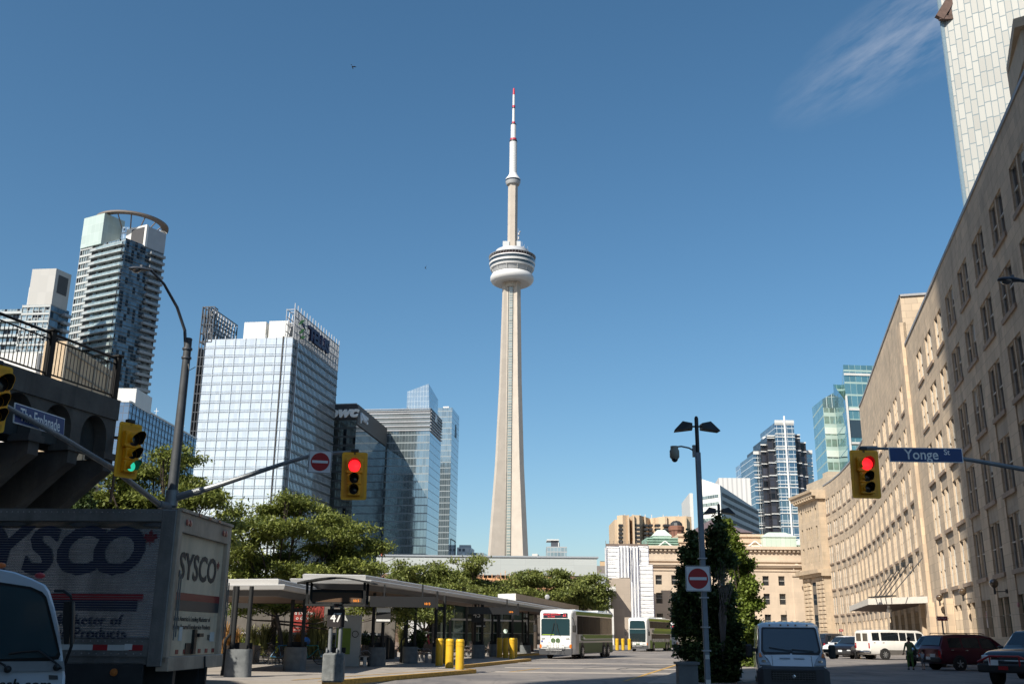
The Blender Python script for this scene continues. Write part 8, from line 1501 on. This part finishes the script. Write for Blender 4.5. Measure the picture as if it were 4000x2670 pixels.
for x0, x1, m_ in ((.33, .55, 1), (.55, .9, 0), (.9, 1.14, 1), (1.14, 2.6, 0), (2.6, 2.84, 1), (2.84, 4.3, 0), (4.3, 4.54, 1)): b.mi = m_; tb_(b, x0, x1, -.019, -.013, zF + .09, zF + .175)
build(b, 'reflector_tape', [mat('tape white', (.5, .5, .48), .5), mat('tape red', (.30, .015, .02), .4)], tk, True)
FS = lambda x, z, d=-.0165: MT @ frame((x, d, z), (-1, 0, 0)) if False else Matrix(((-eX.x, 0, -eY.x, (MT @ Vector((x, d, z))).x), (-eX.y, 0, -eY.y, (MT @ Vector((x, d, z))).y), (0, 1, 0, z), (0, 0, 0, 1)))
NAV = mat('faded navy letters', (.006, .010, .035), .5, 0, .2, 3)
for s_, xr in (('O', .80), ('C', 1.47), ('S', 2.10), ('Y', 2.72), ('S', 3.35)): text('lettering', s_, NAV, tk, FS(xr + .16, 2.76), 1.02, .004, .035, .18, True, 1.04)
b = MB(); b.M = FS(.40, 2.99, -.0165); LEAF = [(0, -.5), (.03, -.2), (.28, -.25), (.22, -.1), (.45, .1), (.35, .15), (.4, .35), (.2, .28), (.16, .1), (.1, .4), (.12, .42), (0, .6)]; pf = [(x, y) for x, y in LEAF] + [(-x, y) for x, y in LEAF[-2:0:-1]]; b.prism([(x * .26, y * .24) for x, y in pf], -.004, .006); build(b, 'leaf_mark', mat('faded red', (.14, .01, .015), .5), tk, True)
for z_, h_, m_ in ((2.02, .10, mat('stripe red', (.24, .008, .014), .4)), (1.86, .16, NAV)):
    b = MB(); tb_(b, .42 if h_ < .12 else .50, LX, -.0185, -.004, z_, z_ + h_); build(b, 'stripe', m_, tk, True)
text('lettering', "Leading Marketer of", NAV, tk, FS(.72, 1.70), .22, .004, .008, 0, True, 1.1, 'RIGHT'); text('lettering', "Foodservice Products", NAV, tk, FS(.62, 1.50), .22, .004, .008, 0, True, 1.1, 'RIGHT')
b = MB(); tb_(b, .50, .62, -.030, -.02, 1.26, 1.35); build(b, 'sticker', WHM, tk, True)
# rear: frame, recessed roller door, letters
FRr = Matrix(((eY.x, 0, -eX.x, 0), (eY.y, 0, -eX.y, 0), (0, 1, 0, 0), (0, 0, 0, 1)))
def RM_(y, z, d=0.): p = MT @ Vector((-d, y, z)); m = FRr.copy(); m[0][3], m[1][3], m[2][3] = p.x, p.y, z; return m
b = MB(); tb_(b, -.06, .06, 0, .16, zF - .1, zT, c=.01); tb_(b, -.06, .06, TW - .16, TW, zF - .1, zT, c=.01); tb_(b, -.055, .06, .16, TW - .16, zT - .34, zT); tb_(b, -.09, .1, 0, TW, zT - .02, zT + .03); tb_(b, -.10, .1, 0, TW, zF - .22, zF, c=.01); build(b, 'rear_frame', mat('warm lit frame', (.44, .34, .26), .55, .1, .2, 2, streak=.5), tk, True)  # frame colour carries the same warm bounced light as the door
b = MB(); nz = 6
for k in range(nz): za = zF + (zT - .34 - zF) * k / nz; zb_ = zF + (zT - .34 - zF) * (k + 1) / nz; tb_(b, .02, .07, .16, TW - .16, za + .006, zb_)
tb_(b, .03, .06, .16, TW - .16, zF, zT - .3); build(b, 'roller_door', DRW, tk, True)
zz = lambda py: at(760, py, 17.6).z
Ym = TW / 2; text('lettering', 'SYSCO', mat('door letters', (.03, .03, .032), .6, 0, .4, 9), tk, RM_(Ym - .05, zz(2222), -.012), .60, .003, .02, 0, True, 1.0)
b = MB(); b.M = RM_(Ym + .93, zz(2195), -.012); b.prism([(x * .16, y * .15) for x, y in pf], -.003, .003); build(b, 'leaf_mark', mat('door red', (.22, .02, .02), .5), tk, True)
for z_, h_, m_ in ((zz(2346), .12, mat('door red', (.22, .02, .02))), (zz(2386), .17, mat('door charcoal', (.05, .05, .052), .5))): b = MB(); tb_(b, .012, .018, .16, TW - .16, z_, z_ + h_); build(b, 'stripe', m_, tk, True)
text('lettering', "North America's Leading Marketer of\nQuality Assured Foodservice Products", mat('door letters', (.03, .03, .03)), tk, RM_(.27, zz(2432), -.012), .112, .002, .003, 0, True, 1.05, 'LEFT', line=1.15)
text('lettering', '105406', mat('door letters', (.03, .03, .03)), tk, RM_(TW - .45, zz(2490), -.012), .14, .002, .003, 0, True, .9)
for y in (.32, .46, TW - .46, TW - .32): b = MB(); b.M = MT; b.lathe([(.055, .0), (.05, -.02), (.02, -.026)], (-.058, y, zT - .17), 14, 'X'); build(b, 'marker_lamp', mat('pinkish lens', (.40, .12, .09), .3), tk, True)
for y in (Ym - .5, Ym, Ym + .5): b = MB(); tb_(b, -.1, -.06, y - .06, y + .06, zT - .02, zT + .02); build(b, 'marker_lamp', mat('dark red lens', (.15, .01, .01), .3), tk, True)
for y in (.11, TW - .11): b = MB(); b.M = MT; b.tube([(-.10, y, zF + .25), (-.10, y, 2.5)], .012, 6); b.tube([(-.12, y + .03, zF + .3), (-.12, y + .03, 2.42)], .012, 6); build(b, 'grab_bar', ALF, tk, True)
b = MB()
for k, y in enumerate((.2, .55, .9, 1.25, 1.6, 1.95, 2.3)): tb_(b, .008, .016, y, y + .12, zF + .03, zF + .10)
build(b, 'reflector_tape', mat('door tape', (.28, .04, .03), .5), tk, True)
b = MB(); tb_(b, .006, .016, .62, .76, zF + .24, zF + .46); tb_(b, .006, .016, TW - .5, TW - .28, zF + .22, zF + .38); build(b, 'sticker', WHM, tk, True); b = MB(); tb_(b, -.03, .02, Ym - .06, Ym + .06, zF + .02, zF + .42); tb_(b, -.06, .0, Ym + .1, Ym + .3, zF + .3, zF + .36); tb_(b, -.0, .016, Ym - .35, Ym - .1, zF + .02, zF + .2); build(b, 'door_latch', K['black'], tk, True)
b = MB(); b.M = MT; b.tube([(-.11, Ym + .3, zF - .02), (-.13, Ym + .3, zF - .2), (-.12, Ym + .36, zF - .5), (-.12, Ym + .4, zF - .2)], .018, 6); build(b, 'hanging_strap', K['black'], tk, True)
b = MB(); tb_(b, .1, LX, .5, .7, .62, zF - .12); tb_(b, .1, LX, TW - .7, TW - .5, .62, zF - .12); tb_(b, -.04, .2, .15, TW - .15, .35, .50); tb_(b, .0, .12, .5, .62, .4, zF - .1); tb_(b, .0, .12, TW - .62, TW - .5, .4, zF - .1); tb_(b, .3, 2.2, .02, .06, .72, zF - .1); build(b, 'chassis', K['dkmetal'], tk, True)
b = MB(); b.M = MT; b.lathe([(.06, .0), (.055, -.03), (.01, -.04)], (.75, -.01, zF - .24), 14, 'Y'); build(b, 'side_marker', mat('side amber', (.45, .14, .03), .3), tk, True)
for x in (1.6, 6.2):
    for y, sd in ((.22, -1), (TW - .22, 1)):
        b = MB(); b.M = MT; b.lathe([(.3, -.14), (.44, -.14), (.47, -.1), (.47, .1), (.44, .14), (.3, .14), (.29, .05), (.02, .05), (.02, -.05), (.29, -.05)], (x, y, .17), 22, 'Y', False); w_ = build(b, 'wheel', K['rubber'], tk, True, smooth=40); b = MB(); b.M = MT; b.lathe([(.28, sd * .10), (.12, sd * .04), (.1, sd * .12), (.02, sd * .12)], (x, y, .17), 16, 'Y', False); build(b, 'rim', ALF, w_, False) if False else None
b = MB(); tb_(b, LX + .35, LX + 2.6, .1, TW - .1, .3, 2.3, c=.15); build(b, 'cab', BW, tk, True)
# ---------------------------------------------------------------- white cab-over truck at the left edge
Yc = 11.6; ct = thing('white_truck', 'white cab over truck nose cut off by the lower left corner', 'truck', (-6.4, Yc, -.3))
def cp_(px, py, dy=0.): return at(px, py, Yc + dy)
CW = paint('cab white', (.60, .66, .74), 0, .35)
out = [(-420, 2760), (245, 2760), (253, 2700), (256, 2640), (250, 2595), (244, 2540), (232, 2450), (214, 2370), (196, 2308), (178, 2282), (128, 2258), (60, 2232), (0, 2220), (-150, 2205), (-330, 2205), (-400, 2250), (-420, 2330)]
b = MB(); P0 = [cp_(x, y) for x, y in out]; c_ = sum(P0, Vector()) / len(P0)
def shr(f, dy): return [Vector((c_.x + (p.x - c_.x) * f - max(dy, 0) * .52, Yc + dy, c_.z + (p.z - c_.z) * f)) for p in P0]
b.grid([shr(.97, -.03), shr(.995, .0), shr(1.0, .12), shr(1.0, 1.7)], True, True); build(b, 'cab', CW, ct, True, smooth=50)
ws = [(-340, 2268), (0, 2272), (120, 2290), (165, 2310), (182, 2330), (200, 2400), (222, 2490), (236, 2555), (228, 2572), (170, 2582), (0, 2590), (-340, 2590)]
b = MB(); b.grid([[cp_(x, y, dy) for x, y in ws] for dy in (-.02, -.06)], True, True); build(b, 'windscreen_seal', K['black'], ct, True)
wi = [(-330, 2278), (0, 2283), (116, 2300), (160, 2322), (174, 2340), (190, 2405), (212, 2494), (225, 2545), (216, 2560), (165, 2566), (0, 2572), (-330, 2572)]
b = MB(); b.grid([[cp_(x, y, dy) for x, y in wi] for dy in (-.055, -.075)], True, True); build(b, 'windscreen', glassy('cab windscreen', (.03, .06, .075), .03, 1.), ct, True)
b = MB(); b.grid([[cp_(x, y, dy) for x, y in ((-420, 2584), (250, 2580), (254, 2618), (-420, 2626))] for dy in (-.03, -.07)], True, True); build(b, 'cowl_panel', mat('cowl grey', (.30, .32, .34), .45), ct, True)
for P in ([(240, 2610), (225, 2592), (170, 2552), (150, 2540)], [(150, 2540), (90, 2544), (35, 2552)], [(35, 2620), (18, 2596), (-30, 2570), (-120, 2560)]): b = MB(); b.tube([cp_(x, y, -.10) for x, y in P], .012, 6); build(b, 'wiper', K['black'], ct, True)
for x, y in ((222, 2604), (30, 2612)): b = MB(); q = cp_(x, y, -.09); b.ball((q.x, q.y, q.z), .04, 10, 6); build(b, 'wiper_pivot', K['black'], ct, True)
b = MB(); q = cp_(277, 2360, -.1); b.tube([cp_(215, 2306, 0), cp_(250, 2306, -.08), cp_(276, 2326, -.1), cp_(281, 2350, -.1), cp_(279, 2520, -.1), cp_(262, 2570, -.05), cp_(250, 2600, 0)], .018, 6); build(b, 'mirror_arm', K['black'], ct, True)
b = MB(); P = [cp_(x, y, -.12) for x, y in ((249, 2350), (272, 2348), (274, 2400), (268, 2512), (250, 2515), (244, 2420))]; b.grid([P, [p + Vector((0, .14, 0)) for p in P]], True, True); build(b, 'mirror', K['black'], ct, True)
for x, y, m_ in ((4, 2200, 'cab amber lamp'), (157, 2240, 'cab red lamp')): b = MB(); q = cp_(x, y, .12); b.ball((q.x, q.y, q.z - .02), .05, 12, 6, (1.2, 1, .7)); build(b, 'roof_lamp', mat(m_, (.62, .14, .02) if 'amber' in m_ else (.4, .03, .03), .3), ct, True)
b = MB(); P = [cp_(x, y, -.045) for x, y in ((190, 2634), (224, 2636), (225, 2652), (191, 2652))]; b.grid([P, [p + Vector((0, .02, 0)) for p in P]], True, True); build(b, 'maker_plate', mat('plate grey', (.12, .13, .14), .4, .5), ct, True)
q = cp_(200, 2674, -.05); text('lettering', 'fresh.com', K['black'], ct, frame(q, (1, 0, 0)), .16, .003, .01, .15, True, 1.1, 'RIGHT'); b = MB(); b.box(-8.4, -5.3, Yc + .3, Yc + 1.6, -.05, at(0, 2755, Yc).z); build(b, 'lower_body', K['dkmetal'], ct, True)
for x in (-5.6, -7.4): b = MB(); b.lathe([(.02, -.12), (.4, -.12), (.42, .12), (.02, .12)], (x, Yc + .9, .12), 18, 'X'); build(b, 'wheel', K['rubber'], ct, True)
# ---------------------------------------------------------------- people
SKN = mat('skin', (.22, .13, .09), .6, 0, .05); SKL = mat('lighter skin', (.42, .27, .20), .6, 0, .05); HAIR = mat('dark hair', (.012, .009, .008), .6)
def skinmesh(name, verts, edges, m, parent, root=0, lv=1):
    """verts: (x, y, z, rx[, ry])"""
    me = bpy.data.meshes.new(name); me.from_pydata([v[:3] for v in verts], edges, []); o = bpy.data.objects.new(name, me); link(o); o.modifiers.new('skin', 'SKIN'); 
    if not me.skin_vertices: bpy.context.view_layer.objects.active = o
    lay = me.skin_vertices[0].data
    for i, v in enumerate(verts): lay[i].radius = (v[3], v[4] if len(v) > 4 else v[3]); lay[i].use_root = (i == root)
    s = o.modifiers.new('sub', 'SUBSURF'); s.levels = lv; s.render_levels = lv; bpy.context.view_layer.update(); dg = bpy.context.evaluated_depsgraph_get(); m2 = bpy.data.meshes.new_from_object(o.evaluated_get(dg)); bpy.data.objects.remove(o); m2.materials.clear(); m2.materials.append(m); m2.name = name
    m2.polygons.foreach_set('use_smooth', [True] * len(m2.polygons)); o = bpy.data.objects.new(name, m2); link(o); o.parent = parent; return o
def hand(V, E, wi, w, d, s):      # five short bent fingers at the wrist
    d = Vector(d).normalized(); sd = d.cross(Vector((0, 1, 0))).normalized(); pi_ = len(V); p = Vector(w) + d * .08 * s; V.append((*p, .032 * s, .018 * s)); E.append((wi, pi_))
    for k, ln in enumerate((.062, .075, .080, .072)): q = p + sd * (-.027 + .018 * k) * s; V.append((*(q + d * .02 * s), .009 * s)); V.append((*(q + d * (.02 + ln * .55) * s), .008 * s)); V.append((*(q + d * (.02 + ln * .9) * s + Vector((0, .02, 0)) * s), .007 * s)); i = len(V) - 3; E += [(pi_, i), (i, i + 1), (i + 1, i + 2)]
    q = Vector(w) + d * .03 * s + sd * -.035 * s; V.append((*q, .012 * s)); V.append((*(q + (d - sd * .8) * .045 * s), .009 * s)); i = len(V) - 2; E += [(pi_, i), (i, i + 1)]
def person(label, loc, rz, Hh, skin, top, bot, legs, arms, shorts=False, skirt=None, hair=True, name='person', shoes=None, extra=None, sleeve=1., coat=None):
    """faces local -Y. legs: foot y offsets; arms: (elbow, wrist) offsets for +x and -x side"""
    t = thing(name, label, 'person', loc, rz); s = Hh / 1.7; V = [(0, 0, .95 * s, .13 * s, .10 * s), (0, .01 * s, 1.12 * s, .115 * s, .085 * s), (0, 0, 1.30 * s, .145 * s, .10 * s), (0, 0, 1.42 * s, .09 * s, .07 * s), (0, -.01 * s, 1.50 * s, .052 * s), (0, -.015 * s, 1.57 * s, .07 * s, .08 * s), (0, -.01 * s, 1.64 * s, .075 * s, .088 * s), (0, 0, 1.69 * s, .045 * s, .05 * s)]; E = [(i, i + 1) for i in range(7)]
    LG = []
    for sx, fy in ((1, legs[0]), (-1, legs[1])):
        i = len(V); kn = fy * .45; V += [(sx * .09 * s, 0, .86 * s, .082 * s), (sx * .10 * s, kn * s - .02 * s, .48 * s, .058 * s), (sx * .10 * s, fy * s * .9, .10 * s, .038 * s), (sx * .10 * s, fy * s - .02 * s, .05 * s, .040 * s), (sx * .105 * s, fy * s - .16 * s, .035 * s, .034 * s, .026 * s)]; E += [(0, i), (i, i + 1), (i + 1, i + 2), (i + 2, i + 3), (i + 3, i + 4)]; LG.append(i)
    AR = []
    for sx, (el, wr) in zip((1, -1), arms):
        i = len(V); sh = Vector((sx * .17 * s, 0, 1.37 * s)); el = sh + Vector(el) * s; wr = el + Vector(wr) * s; V += [(*sh, .052 * s), (*el, .037 * s), (*wr, .024 * s)]; E += [(3, i), (i, i + 1), (i + 1, i + 2)]; AR.append((i, sh, el, wr)); hand(V, E, i + 2, wr, wr - el, s)
    skinmesh('body', V, E, skin, t)
    # shirt, trousers, each its own garment over the body
    C = [(0, .0, .88 * s, .155 * s, .12 * s), (0, .01 * s, 1.12 * s, .135 * s, .105 * s), (0, 0, 1.30 * s, .163 * s, .118 * s), (0, 0, 1.43 * s, .08 * s, .075 * s)]; EC = [(0, 1), (1, 2), (2, 3)]
    if coat: C[0] = (0, .0, coat * s, .19 * s, .14 * s)
    for i, sh, el, wr in AR: j = len(C); e2 = sh.lerp(el, 1.) if sleeve >= 1 else sh.lerp(el, .75); C += [(*(sh * 1.0), .064 * s), (*e2, .052 * s)]; EC += [(2, j), (j, j + 1)]; 
    if sleeve > 1:
        jj = 4
        for i, sh, el, wr in AR: C.append((*(el.lerp(wr, .85)), .042 * s)); EC.append((jj + 1, len(C) - 1)); jj += 2
    skinmesh('shirt' if not skirt else 'dress_top', C, EC, top, t)
    if skirt: b = MB(); b.lathe([(.14 * s, 1.02 * s), (.17 * s, .9 * s), (.22 * s, .62 * s), (.21 * s, .62 * s), (.12 * s, 1.0 * s)], n=18, cap=False); build(b, 'skirt', skirt, t, smooth=60)
    else:
        P = [(0, 0, .93 * s, .145 * s, .115 * s)]; EP = []
        for i in LG:
            a, k_, an = V[i], V[i + 1], V[i + 2]; j = len(P); P += [(a[0], a[1], a[2], .094 * s), (k_[0], k_[1], k_[2], (.085 if shorts else .074) * s)]; EP += [(0, j), (j, j + 1)]
            if not shorts: P.append((an[0], an[1], an[2] + .02 * s, .062 * s)); EP.append((j + 1, j + 2))
        skinmesh('shorts' if shorts else 'trousers', P, EP, bot, t)
    if hair: b = MB(); b.ball((0, .015 * s, 1.635 * s), .098 * s, 14, 10, (.95, 1.05, 1.12)); h_ = build(b, 'hair', HAIR, t, smooth=True)
    b = MB()      # face: eyes, nose, mouth, ears
    for sx in (-1, 1): b.ball((sx * .030 * s, -.092 * s, 1.615 * s), .010 * s, 8, 6); b.ball((sx * .078 * s, -.01 * s, 1.60 * s), .018 * s, 8, 6, (.5, 1, 1.4))
    b.ball((0, -.105 * s, 1.585 * s), .014 * s, 8, 6, (.8, 1, 1.4)); b.ball((0, -.095 * s, 1.553 * s), .018 * s, 8, 6, (1.3, .5, .35)); build(b, 'face', mat('face tone', (.17, .09, .07), .6), t, smooth=True)
    for i in LG: v = V[i + 3]; b = MB(); b.box(v[0] - .045 * s, v[0] + .045 * s, v[1] - .19 * s, v[1] + .07 * s, 0, .075 * s, .025 * s); build(b, 'shoe', shoes or K['black'], t)
    if extra: extra(t, s)
    return t
def greenmat():
    m = mat('green patterned cloth', (.12, .17, .075), .8, 0, .55, 26); return m
def wx(t, s): b = MB(); b.box(-.34 * s, -.16 * s, -.06 * s, .16 * s, .74 * s, 1.06 * s, .05); o = build(b, 'shoulder_bag', K['black'], t); b = MB(); b.tube([(-.24 * s, .05 * s, 1.05 * s), (-.17 * s, .10 * s, 1.25 * s), (-.14 * s, .0, 1.45 * s)], .012, 5); build(b, 'bag_strap', K['black'], o)
wp_ = atz(3560, 2614, 0); chp = atz(3612, 2614, 0)
wo_ = person('woman in green patterned tunic and green trousers walking away with a child by the hand', (wp_.x, wp_.y, .004), R(172), 1.60, SKN, greenmat(), mat('bright green cloth', (.055, .13, .03), .8, 0, .1), (-.10, .12), (((.09, .05, -.24), (.06, -.04, -.22)), ((-.14, .0, -.27), (-.20, -.05, -.16))), coat=.66, sleeve=1.3, extra=wx)
person('small child in a pale blue shirt and grey shorts walking beside the woman in green', (chp.x, chp.y + .1, .004), R(172), .98, SKL, mat('pale blue shirt', (.42, .50, .60), .8), mat('grey shorts', (.16, .17, .20), .8), (.10, -.12), (((.16, 0, .02), (.20, .0, .17)), ((-.06, .02, -.25), (-.02, -.08, -.20))), shorts=True, sleeve=.6)
q = pz(1668, 2557); 
def capx(t, s): b = MB(); b.lathe([(.105 * s, 1.66 * s), (.09 * s, 1.73 * s), (.03 * s, 1.76 * s)], (0, 0, 0), 14); b.box(-.07 * s, .07 * s, -.2 * s, -.08 * s, 1.655 * s, 1.67 * s); build(b, 'cap', mat('red cap', (.22, .03, .02), .7), t)
person('person in a dark red dress and cap standing left of the near bollards', (q.x, q.y, PZ), R(-60), 1.66, SKL, mat('dark red cloth', (.16, .012, .02), .8), None, (-.04, .06), (((.03, -.08, -.27), (.0, -.22, .04)), ((-.03, -.06, -.27), (.02, -.22, .06))), skirt=mat('red cloth', (.26, .015, .03), .8), extra=capx)
q = at(3572, 2500, 86); person('person in a plaid shirt partly hidden behind the front of the white van', (q.x, 86, .004), R(200), 1.72, SKN, mat('grey plaid', (.14, .15, .18), .8, 0, .5, 30), mat('dark jeans', (.03, .035, .05), .8), (0, .05), (((.05, 0, -.28), (.0, -.05, -.24)), ((-.05, 0, -.28), (0, -.05, -.24))))
